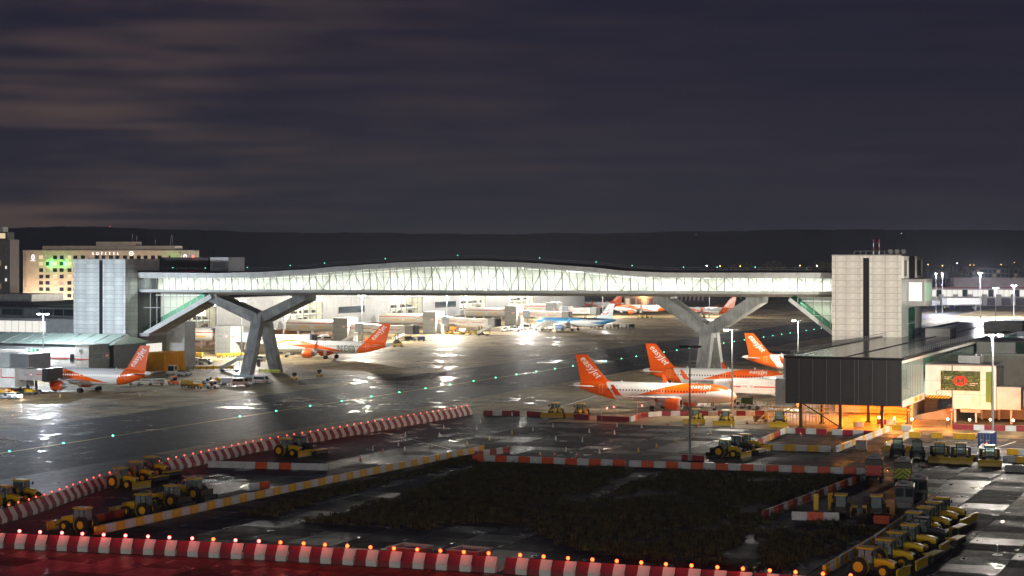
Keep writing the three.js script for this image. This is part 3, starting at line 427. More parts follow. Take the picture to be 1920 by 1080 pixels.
// ---------------------------------------------------------------- airliners
// Local axes: nose towards +x, starboard towards +z, origin on the ground below the main wheels. s = metres aft of the nose.
const JET = { // length, main wheel station, nose wheel station, wing root station, fin tip height
  a319: { L: 33.84, main: 15.6, nosew: 5.07, wing: 9.7, tail: 11.76 }, a320: { L: 37.57, main: 17.7, nosew: 5.07, wing: 11.6, tail: 11.76 },
  a321: { L: 44.5, main: 22, nosew: 5.07, wing: 15.8, tail: 11.9 }, b738: { L: 39.5, main: 19.6, nosew: 4.0, wing: 13.2, tail: 12.5 },
};
function livery(kind, T) { // fuselage paint, starboard in the upper half, port in the lower half of the sheet
  return canvas(2048, 512, (x, W, Hh) => {
    for (const side of [0, 1]) {
      x.save(); x.beginPath(); x.rect(0, side * 256, W, 256); x.clip();
      const X = s => side === 0 ? W * (1 - s / T.L) : W * (s / T.L), Y = f => side * 256 + 256 * (1 - f);
      const shape = (pts, c) => { x.fillStyle = c; x.beginPath(); pts.forEach((p, i) => i ? x.lineTo(X(p[0]), Y(p[1])) : x.moveTo(X(p[0]), Y(p[1]))); x.closePath(); x.fill(); };
      const door = (s, c, w = 0.85, f0 = 0.42, f1 = 0.86) => { x.strokeStyle = c; x.lineWidth = 4; x.strokeRect(Math.min(X(s), X(s + w)), Y(f1), Math.abs(X(w) - X(0)), (f1 - f0) * 256); };
      const text = (t, s, f, h, c, w, font = 'serif', style = 'bold') => { x.fillStyle = c; x.font = `${style} ${h * 256}px ${font}`; x.textBaseline = 'middle'; x.textAlign = 'center'; x.fillText(t, X(s), Y(f), w ? Math.abs(X(w) - X(0)) : undefined); };
      if (kind.startsWith('orange')) {
        const or = '#f0620c', ap = kind === 'orangeB' ? [T.L * 0.58, 0.36] : [T.L * 0.66, 0.14];
        x.fillStyle = kind === 'orangeN' ? '#dfe3e0' : '#ecebe7'; x.fillRect(0, side * 256, W, 256);
        const top = kind === 'orangeB' ? 0.3 : 0.22;
        shape([[1.7, 0.72], [2.6, 1.02], [T.L * top, 1.02], [T.L * (top + 0.12), 0.8], [ap[0], ap[1]], [T.L * 0.42, kind === 'orangeB' ? 0.44 : 0.3], [T.L * 0.2, 0.56], [6, 0.62]], or);
        if (kind !== 'orangeB') shape([[T.L * 0.3, 0.5], [T.L * 0.44, 0.34], [ap[0], ap[1] + 0.02], [T.L * 0.46, 0.2], [T.L * 0.3, 0.3]], or), shape([[T.L * 0.28, 0.44], [T.L * 0.42, 0.29], [ap[0] - 1, ap[1]], [T.L * 0.44, 0.16]], '#ecebe7');
        shape([[T.L * 0.79, 1.02], [T.L * 0.765, 0.7], [T.L * 0.735, 0.4], [T.L * 0.72, -0.02], [T.L * 0.952, -0.02], [T.L * 0.952, 1.02]], or);
        text('easyJet', T.L * 0.17 + 1.2, 0.86, 0.27, '#fff', 7.2);
        door(5.6, '#fff4e6'); door(T.L * 0.8, '#ffd9b8'); door(T.L * 0.42, '#ffe0c4', 0.55, 0.5, 0.76); door(T.L * 0.447, '#ffe0c4', 0.55, 0.5, 0.76);
        x.fillStyle = '#8f8f8c'; x.font = '26px sans-serif'; x.textAlign = 'center'; x.fillText('G-EZUW', X(T.L * 0.73), Y(0.78));
        if (kind === 'orangeN') { // large outline lettering
          x.strokeStyle = '#3f565c'; x.lineWidth = 9; x.font = '170px sans-serif'; x.textAlign = 'left'; x.textBaseline = 'middle'; const c0 = X(T.L * (side ? 0.565 : 0.705));
          x.strokeText('NE', c0, Y(0.42), 190); for (const r of [70, 52, 34, 16]) { x.beginPath(); x.ellipse(c0 + 248, Y(0.4), r * 0.8, r * 1.15, 0, 0, 7); x.stroke(); }
        }
      } else if (kind === 'smile') { // blue wave
        x.fillStyle = '#dfe6ea'; x.fillRect(0, side * 256, W, 256);
        const pt = []; for (let k = 0; k <= 30; k++) { const s = T.L * k / 30; pt.push([s, 0.6 - 0.28 * Math.sin(k / 30 * 6.2 + 0.5) * (0.5 + k / 50)]); }
        shape([[0, 1.02], ...pt, [T.L, 1.02]], '#4f9fd8'); shape([[T.L * 0.52, 1.02], [T.L * 0.66, 0.82], [T.L * 0.8, 0.8], [T.L, 0.98], [T.L, 1.02]], '#0c1f45'); shape([[T.L, 0.3], [T.L * 0.86, 0.28], [T.L * 0.7, 0.5], [T.L, 0.8]], '#3a8ccb');
        text('TUI', T.L * 0.17, 0.74, 0.24, '#d8232a', 3.6, 'sans-serif'); door(4.6, '#cfe4f2'); door(T.L * 0.8, '#bcd6ea');
      } else { // navy belly
        x.fillStyle = '#e6e6ea'; x.fillRect(0, side * 256, W, 256); shape([[2, -0.02], [4, 0.22], [T.L * 0.5, 0.3], [T.L * 0.75, 0.2], [T.L * 0.8, -0.02]], '#1b2c6b');
        text('BRITISH AIRWAYS', T.L * 0.26, 0.78, 0.13, '#1b2c6b', 11, 'serif', ''); door(5.4, '#b9bac4'); door(T.L * 0.8, '#b9bac4');
      }
      x.restore();
    }
  });
}
function finPaint(kind) { // starboard left half, port right half; u runs aft->forward on starboard
  return canvas(1024, 512, (x) => {
    for (const side of [0, 1]) {
      x.save(); x.beginPath(); x.rect(side * 512, 0, 512, 512); x.clip(); x.translate(side * 512, 0);
      if (kind === 'orange') { x.fillStyle = side ? '#ee5f0d' : '#ee5f0d'; x.fillRect(0, 0, 512, 512); x.fillStyle = '#fff'; x.font = 'bold 118px serif'; x.textAlign = 'center'; x.textBaseline = 'middle';
        if (side === 0) { x.translate(208, 218); x.rotate(0.985); } else { x.translate(304, 222); x.rotate(-0.985); } x.fillText('easyJet', 0, 0, 390); }
      else if (kind === 'smile') { x.fillStyle = '#c9dcec'; x.fillRect(0, 0, 512, 512); x.strokeStyle = '#e0242b'; x.lineWidth = 30; x.lineCap = 'round'; x.beginPath(); x.arc(270, 250, 70, 0.25, 2.6); x.stroke(); x.fillStyle = '#e0242b'; x.beginPath(); x.arc(350, 190, 16, 0, 7); x.fill(); }
      else { x.fillStyle = '#e4e4e8'; x.fillRect(0, 0, 512, 512); x.fillStyle = '#1b2c6b'; x.fillRect(0, 330, 512, 80); x.fillStyle = '#c3202f'; x.beginPath(); x.moveTo(0, 220); x.quadraticCurveTo(256, 160, 512, 260); x.lineTo(512, 320); x.quadraticCurveTo(256, 230, 0, 300); x.fill(); }
      x.restore();
    }
  });
}
const PAINT = {};
function paintOf(kind, T, key) { const k = kind + key; if (!PAINT[k]) PAINT[k] = new THREE.MeshPhysicalMaterial({ map: livery(kind, T), roughness: 0.32, clearcoat: 0.4, clearcoatRoughness: 0.15 }); return PAINT[k]; }
function finOf(kind) { const k = 'fin' + kind; if (!PAINT[k]) PAINT[k] = new THREE.MeshPhysicalMaterial({ map: finPaint(kind), roughness: 0.32, clearcoat: 0.4, clearcoatRoughness: 0.15 }); return PAINT[k]; }
function foil(s0, chord, y, z, t, vertical) { // closed section; s grows aft
  const out = [], prof = [[0, 0], [0.03, 0.45], [0.12, 0.85], [0.35, 1], [0.65, 0.65], [1, 0.04], [1, -0.04], [0.65, -0.5], [0.35, -0.75], [0.12, -0.65], [0.03, -0.38]];
  for (const [c, h] of prof) out.push(vertical ? V(-(s0 + c * chord), y, z + h * t) : V(-(s0 + c * chord), y + h * t, z)); return out;
}
function orient(g) { return g; }
function airliner(o) {
  const T = JET[o.type], t = thing('airliner', o.label, 'airliner', [o.x, 0, o.z], o.ry, o.group), B = new THREE.Vector3(T.main, 0, 0);
  const R = 1.98, cy = 3.85, put = g => { g.translate(T.main, 0, 0); return g; };
  // fuselage
  const st = [[0, 0.04, -0.55], [0.35, 0.6, -0.5], [0.9, 1.0, -0.42], [1.6, 1.32, -0.3], [2.6, 1.62, -0.16], [3.8, 1.82, -0.06], [5.4, R, 0], [T.L * 0.3, R, 0], [T.L * 0.5, R, 0], [T.L * 0.66, R, 0], [T.L * 0.72, 1.94, 0.04], [T.L * 0.78, 1.75, 0.2], [T.L * 0.84, 1.45, 0.46], [T.L * 0.9, 1.08, 0.76], [T.L * 0.95, 0.72, 1.0], [T.L * 0.985, 0.42, 1.15], [T.L - 0.02, 0.2, 1.2]];
  const ns = 28, p = [], uv = [], idx = [], nor = [];
  for (const half of [0, 1]) { // starboard, then port: each its own half of the paint sheet
    const base = p.length / 3;
    st.forEach(([s, r, dy]) => { for (let k = 0; k <= ns / 2; k++) { const a = -Math.PI / 2 + Math.PI * k / (ns / 2), y = Math.sin(a) * r * 1.045, z = Math.cos(a) * r * (half ? -1 : 1); p.push(-s, cy + dy + y, z); nor.push(0, 0, 0); const f = (cy + dy + y - (cy - R * 1.045)) / (2 * R * 1.045), v = Math.min(0.998, Math.max(0.002, f)); uv.push(half ? s / T.L : 1 - s / T.L, half ? v * 0.5 : 0.5 + v * 0.5); } });
    const w = ns / 2 + 1; for (let i = 0; i < st.length - 1; i++) for (let k = 0; k < ns / 2; k++) { const a = base + i * w + k, b = a + 1, c = a + w, d = c + 1; if (half) idx.push(a, c, b, b, c, d); else idx.push(a, b, c, b, d, c); }
  }
  const fg = new THREE.BufferGeometry(); fg.setAttribute('position', new THREE.Float32BufferAttribute(p, 3)); fg.setAttribute('uv', new THREE.Float32BufferAttribute(uv, 2)); fg.setIndex(idx);
  fg.computeVertexNormals();
  { const n = fg.attributes.normal, q = fg.attributes.position; for (let i = 0; i < q.count; i++) if (Math.abs(q.getZ(i)) < 1e-4) { const v = V(n.getX(i), n.getY(i), 0).normalize(); n.setXYZ(i, v.x, v.y, 0); } }
  const fus = part(t, 'fuselage', put(fg), paintOf(o.paint, T, o.type));
  { // cabin windows, flight deck windows
    const L = [], yw = 0.42, zz = Math.sqrt(R * R - yw * yw) + 0.005; for (let s = 6.4; s < T.L * 0.775; s += 0.533 * 1.3) if (!o.litWin || rnd() > 0.06) for (const k of [-1, 1]) { const g = new THREE.BoxGeometry(0.27, 0.36, 0.03); g.rotateX(k * -0.21); g.translate(-s, cy + yw, k * zz); L.push(g); }
    part(fus, 'cabin_windows', put(mg(L)), o.litWin ? M.winWhite : M.glassDark);
    const C = []; for (const k of [-1, 1]) for (const [s, y, z, w, yaw] of [[1.62, 0.42, 0.42, 0.8, 1.1], [2.1, 0.46, 1.0, 0.75, 0.62], [2.75, 0.5, 1.36, 0.62, 0.3]]) { const g = new THREE.BoxGeometry(w, 0.5, 0.06); g.rotateX(-k * 0.55); g.rotateY(k * yaw); g.translate(-s, cy + y, k * z); C.push(g); }
    part(fus, 'flight_deck_windows', put(mg(C)), M.glassDark);
    part(fus, 'belly_fairing', put(loft([[-T.wing + 0.8, 0.6, 0.4], [-T.wing - 1.2, 1.5, 0.9], [-T.wing - 4, 1.75, 1.05], [-T.wing - 7, 1.6, 0.95], [-T.wing - 9.3, 0.7, 0.5]].map(([x, w, h]) => Array.from({ length: 12 }, (_, k) => V(x, cy - 1.25 + Math.sin(k / 12 * 6.283) * h, Math.cos(k / 12 * 6.283) * w))))), o.paint === 'orangeB' || o.paint === 'orangeN' ? M.orangeDeep : M.white);
    part(fus, 'antenna', put(mg([[0.24], [0.42], [0.7]].map(([f]) => { const g = prism([[0, 0], [0.45, 0], [0.16, 0.42], [0.04, 0.42]], -0.03, 0.03); g.translate(-T.L * f, cy + R * 1.03, 0); return g; }))), M.white);
  }
  // wings with upturned tips, tailplanes
  for (const k of [1, -1]) {
    const w = T.wing, wy = 2.75, w1 = loft([foil(w, 7.1, wy, k * 1.6, 0.5), foil(w + 3.3, 4.1, wy + 0.45, k * 6.4, 0.3), foil(w + 8.3, 1.75, wy + 1.25, k * 16, 0.11), foil(w + 8.75, 1.5, wy + 1.5, k * 16.6, 0.08)], true);
    const wing = part(t, 'wing', put(creaseBy(w1)), M.wingGrey || (M.wingGrey = mat(0.45, 0.46, 0.48, 0.35)));
    if (o.tips !== 'none') part(wing, 'wing_tip', put(creaseBy(loft([foil(w + 8.7, 1.55, wy + 1.48, k * 16.55, 0.08), foil(w + 9.3, 1.25, wy + 2.3, k * 17.15, 0.06), foil(w + 10.3, 0.6, wy + 3.7, k * 17.4, 0.04)], true))), o.tipMat || M.orange);
    part(wing, 'flap_fairings', put(mg([4.2, 8.4, 11.6].map(z => bar(V(-(w + 3.2 + z * 0.42), wy - 0.05 + z * 0.05, k * z), V(-(w + 6.4 + z * 0.34), wy - 0.15 + z * 0.06, k * z), 0.26, 0.06, 7)))), M.wingGrey);
    const h = T.L * 0.845; part(t, 'tailplane', put(creaseBy(loft([foil(h, 4.0, 4.75, k * 0.6, 0.2), foil(h + 3.3, 1.5, 5.2, k * 6.2, 0.08)], true))), o.tailMat || M.white);
    // engine
    const ex = w - 0.9, ez = k * 5.75, ey = 1.78, er = o.type === 'b738' ? 1.0 : o.bigFan ? 1.22 : 1.08;
    const lat = (pts, m, name, par) => { const g = new THREE.LatheGeometry(pts.map(([r, s]) => new THREE.Vector2(r, s)), 22); g.rotateZ(Math.PI / 2); g.translate(-ex, ey, ez); return part(par, name, put(g), m); };
    const nac = lat([[er * 0.86, 0], [er * 0.97, -0.02], [er * 1.03, 0.18], [er * 1.1, 0.8], [er * 1.1, 1.8], [er * 0.98, 2.8], [er * 0.84, 3.4], [er * 0.8, 3.35], [er * 0.9, 2.6]].map(([r, s]) => [r, s]), o.nacMat || M.orange, 'nacelle', t);
    lat([[er * 0.84, 0.02], [er * 0.88, -0.05], [er * 0.97, -0.04], [er * 1.02, 0.12], [er * 1.035, 0.24], [er * 1.03, 0.25]], M.steel, 'intake_lip', nac); lat([[er * 0.86, 0.05], [er * 0.82, 0.75], [0.01, 0.75]], M.black, 'intake', nac); lat([[0.01, 0.35], [0.22, 0.6], [0.3, 0.74]], M.grey, 'spinner', nac);
    lat([[er * 0.62, 2.6], [er * 0.6, 3.5], [er * 0.44, 4.3], [er * 0.4, 4.2]], M.grey, 'exhaust', nac); lat([[er * 0.36, 4.0], [er * 0.2, 4.7], [0.02, 5.1]], M.steel, 'exhaust_cone', nac);
    part(nac, 'pylon', put(prism([[-(ex + 0.8), ey + er], [-(ex + 5), ey + er * 0.4], [-(ex + 5.4), 2.9], [-(ex + 2.4), 3.25]], ez - 0.14, ez + 0.14)), o.nacMat === M.navy ? M.white : M.wingGrey);
  }
  // fin with its own paint: both faces and the edge
  {
    const a = T.L * 0.775, b = T.L * 0.945, yb = cy + 1.85, yt = T.tail, tip = [T.L - 3.25, T.L - 0.55];
    const q = [[a - 1.6, yb - 0.02], [a + 0.6, yb + 0.55], [tip[0], yt], [tip[1], yt], [b, yb - 0.75]], s0 = a - 1.6, s1 = T.L - 0.3, y0 = yb - 0.8, y1 = yt + 0.05;
    const tri = [], uvs = [], half = 0.16; const push = (v, u) => { tri.push(v.x, v.y, v.z); uvs.push(u[0], u[1]); };
    const U = (s, y, side) => side === 0 ? [0.5 * (1 - (s - s0) / (s1 - s0)), (y - y0) / (y1 - y0)] : [0.5 + 0.5 * (s - s0) / (s1 - s0), (y - y0) / (y1 - y0)];
    for (const side of [0, 1]) for (const [i, j, k2] of [[0, 1, 4], [1, 2, 4], [2, 3, 4]]) { const v = [q[i], q[j], q[k2]].map(([s, y]) => V(-s, y, (side ? -1 : 1) * half * (y > yb + 2 ? 0.45 : 1))), u = [q[i], q[j], q[k2]].map(([s, y]) => U(s, y, side)); const ord = side ? [0, 1, 2] : [0, 2, 1]; for (const n of ord) push(v[n], u[n]); }
    for (let i = 0; i < 5; i++) { const A = q[i], C = q[(i + 1) % 5], hA = half * (A[1] > yb + 2 ? 0.45 : 1), hC = half * (C[1] > yb + 2 ? 0.45 : 1), v = [V(-A[0], A[1], hA), V(-C[0], C[1], hC), V(-C[0], C[1], -hC), V(-A[0], A[1], -hA)], u = [U(...A, 0), U(...C, 0), U(...C, 0), U(...A, 0)]; for (const n of [0, 1, 2, 0, 2, 3]) push(v[n], u[n]); }
    const g = new THREE.BufferGeometry(); g.setAttribute('position', new THREE.Float32BufferAttribute(tri, 3)); g.setAttribute('uv', new THREE.Float32BufferAttribute(uvs, 2)); g.computeVertexNormals();
    part(t, 'fin', put(g), finOf(o.fin));
  }
  // landing gear
  const wheel = (s, z, r, w) => { const g = new THREE.CylinderGeometry(r, r, w, 18); g.rotateX(Math.PI / 2); g.translate(-s, r, z); return g; };
  for (const k of [1, -1]) { const gr = part(t, 'main_gear', put(bar(V(-T.main, 0.55, k * 3.8), V(-T.main + 0.1, 2.8, k * 3.6), 0.16, 0.2, 8)), M.steel); for (const d of [-0.46, 0.46]) part(gr, 'wheel', put(wheel(T.main, k * 3.8 + d, 0.57, 0.42)), M.rubber); part(gr, 'gear_door', put(bx(-T.main - 0.5, -T.main + 0.5, 1.3, 2.6, k * 4.15 - 0.04, k * 4.15 + 0.04)), M.white); }
  const ng = part(t, 'nose_gear', put(bar(V(-T.nosew, 0.4, 0), V(-T.nosew, 2.2, 0), 0.11, 0.13, 8)), M.steel); for (const d of [-0.27, 0.27]) part(ng, 'wheel', put(wheel(T.nosew, d, 0.4, 0.24)), M.rubber); for (const d of [-0.4, 0.4]) part(ng, 'gear_door', put(bx(-T.nosew - 0.3, -T.nosew + 1.2, 1.35, 2.0, d - 0.02, d + 0.02)), M.white);
  return t;
}
function creaseBy(g) { return g; }
const orangeGroup = 'orange-tailed airliners';
airliner({ type: 'a319', x: -272.2, z: -378, ry: Math.PI, paint: 'orangeA', fin: 'orange', litWin: true, tips: 'none', label: 'orange-tailed airliner with lit windows at the stand left of the bridge', group: orangeGroup, nacMat: M.orangeDeep });
airliner({ type: 'a321', x: -288.8, z: -534, ry: Math.PI, paint: 'orangeN', fin: 'orange', bigFan: true, label: 'long orange-tailed airliner with large NEO lettering behind the left pylon', group: orangeGroup });
airliner({ type: 'a320', x: -125.2, z: -381, ry: 0, paint: 'orangeB', fin: 'orange', bigFan: true, tipMat: M.orangeDeep, label: 'nearest orange-tailed airliner, nose towards the black-fronted pier', group: orangeGroup });
airliner({ type: 'a320', x: -127.3, z: -436, ry: 0, paint: 'orangeB', fin: 'orange', bigFan: true, tipMat: M.orangeDeep, label: 'orange-tailed airliner parked directly behind the nearest one', group: orangeGroup });
airliner({ type: 'a320', x: -121.5, z: -507, ry: 0, paint: 'orangeB', fin: 'orange', label: 'orange-tailed airliner mostly hidden behind the black pier, only its tail showing', group: orangeGroup });
airliner({ type: 'b738', x: -298, z: -785, ry: Math.PI, paint: 'smile', fin: 'smile', litWin: true, tipMat: mat(0.15, 0.4, 0.7, 0.4), nacMat: mat(0.2, 0.3, 0.55, 0.4), tailMat: mat(0.3, 0.45, 0.65, 0.4), label: 'blue and white airliner with a red smile on its pale fin', group: 'airliners on the far stands' });
{
  const far = [[1262, 596, 0.06, 'orangeA', 'distant orange-tailed airliner framed between the arms of the right pylon'], [1150, 590, 0.05, 'orangeA', 'distant orange-tailed airliner half hidden behind the smiling fin'], [1058, 583, 0.08, 'orangeA', 'farthest orange-tailed airliner, just under the bridge deck']];
  for (const [px, py, da, pt, label] of far) { const p = gp(px + 55, py); airliner({ type: 'a320', x: p.x, z: p.z, ry: Math.PI + da, paint: pt, fin: 'orange', label, group: orangeGroup }); }
  const q = gp(1775, 581); airliner({ type: 'a321', x: q.x, z: q.z, ry: -0.12, paint: 'navy', fin: 'navy', nacMat: M.navy, tips: 'none', label: 'white airliner with navy belly on the bright far right apron', group: 'airliners on the far stands' });
}
console.log('airliners done');

// ---------------------------------------------------------------- pier with the black gable
{
  const b = thing('pier_building', 'low pier with black panelled gable on steel legs and long wet flat roof', 'building', [-77.5, 0, -420]);
  const x0 = -89, x1 = -66.4, z0 = -350, z1 = -560, yb = 4.8, yt = 13.6;
  panels(b, V(x0, 0, z0 - 0.06), V(1, 0, 0), V(0, 0, 1), [0, 2.72, 5.44, 8.16, 10.88, 13.55, 14.3, 17.0, 19.75, 22.5], range(yb, yt, 8), M.charcoal, 'panel', 0.06, 0.08);
  { const L = []; for (const e of [2.72, 5.44, 8.16, 10.88, 13.55, 14.3, 17.0, 19.75]) L.push(bx(x0 + e - 0.05, x0 + e + 0.05, yb, yt, z0 + 0.02, z0 + 0.07)); L.push(bx(x1 - 0.12, x1 + 0.06, yb - 0.2, yt, z0 - 0.1, z0 + 0.1)); wpart(b, 'cover_strip', mg(L), cmat(0.1, 0.105, 0.11, 0.5)); }
  wpart(b, 'shell', mg([bx(x0, x1 - 0.3, yb, yb + 0.4, z1, z0 - 0.55), bx(x0, x0 + 0.3, yb + 0.4, yt, z1, z0 - 0.55), bx(x0 + 10, x0 + 10.3, yb + 0.4, yt - 0.4, z1, z0 - 0.55)]), M.offwhite);
  wpart(b, 'gable_backing', bx(x0, x1, yb, yt, z0 - 0.5, z0 - 0.12), M.black);
  wpart(b, 'roof', bx(x0 - 0.3, x1 + 0.4, yt, yt + 0.35, z1, z0 + 0.2), M.roofWet);
  wpart(b, 'roof_upstand', mg([bx(x0 - 0.35, x0, yt + 0.35, yt + 0.55, z1, z0 + 0.2), bx(x1 + 0.1, x1 + 0.45, yt + 0.35, yt + 0.55, z1, z0 + 0.2), bx(x0, x1 + 0.1, yt + 0.35, yt + 0.5, z0, z0 + 0.2), bx(x0 + 11.3, x0 + 11.6, yt + 0.35, yt + 0.47, z1, z0)]), M.dark);
  for (const [x, lab] of [[x0 + 0.9, 'l'], [x1 - 0.6, 'r']]) { const L = []; for (let z = z0 - 1; z > z1 + 60; z -= 2.4) { L.push(bar(V(x, yt + 0.35, z), V(x, yt + 1.5, z), 0.035, 0.035, 5)); L.push(bar(V(x, yt + 1.45, z), V(x, yt + 1.45, z - 2.4), 0.035, 0.035, 5), bar(V(x, yt + 0.95, z), V(x, yt + 0.95, z - 2.4), 0.03, 0.03, 5)); } L.push(bar(V(x0 + 0.9, yt + 1.45, z0 - 0.5), V(x1 - 0.6, yt + 1.45, z0 - 0.5), 0.03, 0.03, 5)); wpart(b, 'roof_rail', mg(L), M.grey); }
  // glazed long side
  const nz = 13, za = -350.4, zb = -373.6; for (let k = 0; k < nz; k++) { const a = za + (zb - za) * k / nz, c = za + (zb - za) * (k + 1) / nz; wpart(b, 'window_pane', flat([[V(x1, yb + 1.1, a), V(x1, yb + 1.1, c), V(x1, yt - 0.6, c)], [V(x1, yb + 1.1, a), V(x1, yt - 0.6, c), V(x1, yt - 0.6, a)]]), M.glassGreen); wpart(b, 'mullion', bx(x1 - 0.08, x1 + 0.1, yb + 1.1, yt - 0.6, a - 0.06, a + 0.06), M.steel); }
  wpart(b, 'fascia', metric(mg([bx(x1 - 0.3, x1 + 0.15, yb - 0.2, yb + 1.1, zb, za), bx(x1 - 0.3, x1 + 0.12, yt - 0.6, yt, z1, za)])), M.white);
  for (const z of [-364, -369]) wpart(b, 'yellow_sign', bx(x1 + 0.16, x1 + 0.2, yb + 0.1, yb + 0.8, z - 1.6, z + 1.6), M.yellow);
  wpart(b, 'floor', bx(x0 + 0.3, x1 - 0.4, yb + 0.5, yb + 0.7, -440, z0 - 0.6), M.offwhite);
  { const l = new THREE.RectAreaLight(0xe6fff0, 3.2, 4, 60); l.position.set(x1 - 4 + 77.5, yt - 0.9, -390 + 420); l.rotation.x = -Math.PI / 2; b.add(l); wpart(b, 'light_strip', bx(x1 - 6, x1 - 2, yt - 0.78, yt - 0.7, -420, -360), M.strip); }
  for (let k = 0; k < 22; k++) { const a = -384 - k * 6, c = a - 6; wpart(b, 'window_pane', bx(x1 - 0.02, x1 + 0.04, 7.5, 12.6, c + 0.1, a - 0.1), M.glassGreen); }
  wpart(b, 'side_wall', metric(bx(x1 - 0.3, x1 + 0.1, yb, 7.4, z1, -382)), M.cladWarm);
  // legs and bracing
  for (const [x, z] of [[-86.4, -352], [-78.6, -352], [-70.5, -352], [-84.5, -362], [-76.5, -368], [-68.5, -368]]) wpart(b, 'leg', mg([bx(x - 0.28, x + 0.28, 0, yb, z - 0.28, z + 0.28), bx(x - 0.5, x + 0.5, 0, 0.25, z - 0.5, z + 0.5)]), M.dark);
  wpart(b, 'brace', mg([sbar(V(-86, yb - 0.1, -352), V(-78.8, 0.4, -352), 0.2), sbar(V(-86.4, yb - 0.2, -352), V(-91, 2.2, -353), 0.1)]), M.dark);
  for (let k = 0; k < 5; k++) { const x = [-81, -78.5, -74.2, -61, -58][k]; }
  wpart(b, 'undercroft_wall', metric(mg([bx(x0 + 0.5, x1 - 0.2, 0, yb - 0.02, -392, -391), bx(-70, -69.4, 0, yb - 0.02, -391, -378)])), cmat(0.5, 0.42, 0.3, 0.7));
  { const L = []; for (let k = 0; k < 5; k++) L.push(bx(x0 + 0.6, x1 - 0.4, 0.6 + k * 0.75, 0.72 + k * 0.75, -390.95, -390.8)); wpart(b, 'wall_rail', mg(L), cmat(0.4, 0.3, 0.18, 0.6)); }
  wpart(b, 'ramp', prism([[-72, 0], [-61.5, 0], [-61.5, 2.6]], -386, -380), cmat(0.4, 0.33, 0.24, 0.8));
  // rooftop boxes
  for (const [xa, za2, w, d, h] of [[-80, -452, 6, 9, 2.0], [-72, -492, 10, 12, 2.4]]) wpart(b, 'roof_box', metric(bx(xa, xa + w, yt + 0.35, yt + 0.35 + h, za2 - d, za2)), M.grey);
  { const L = []; for (const [x, z] of [[-70, -505], [-68, -520]]) { const g = new THREE.ConeGeometry(1.2, 2.4, 4); g.translate(x, yt + 1.5, z); L.push(g); } wpart(b, 'rooflight', mg(L), M.steel); }
}
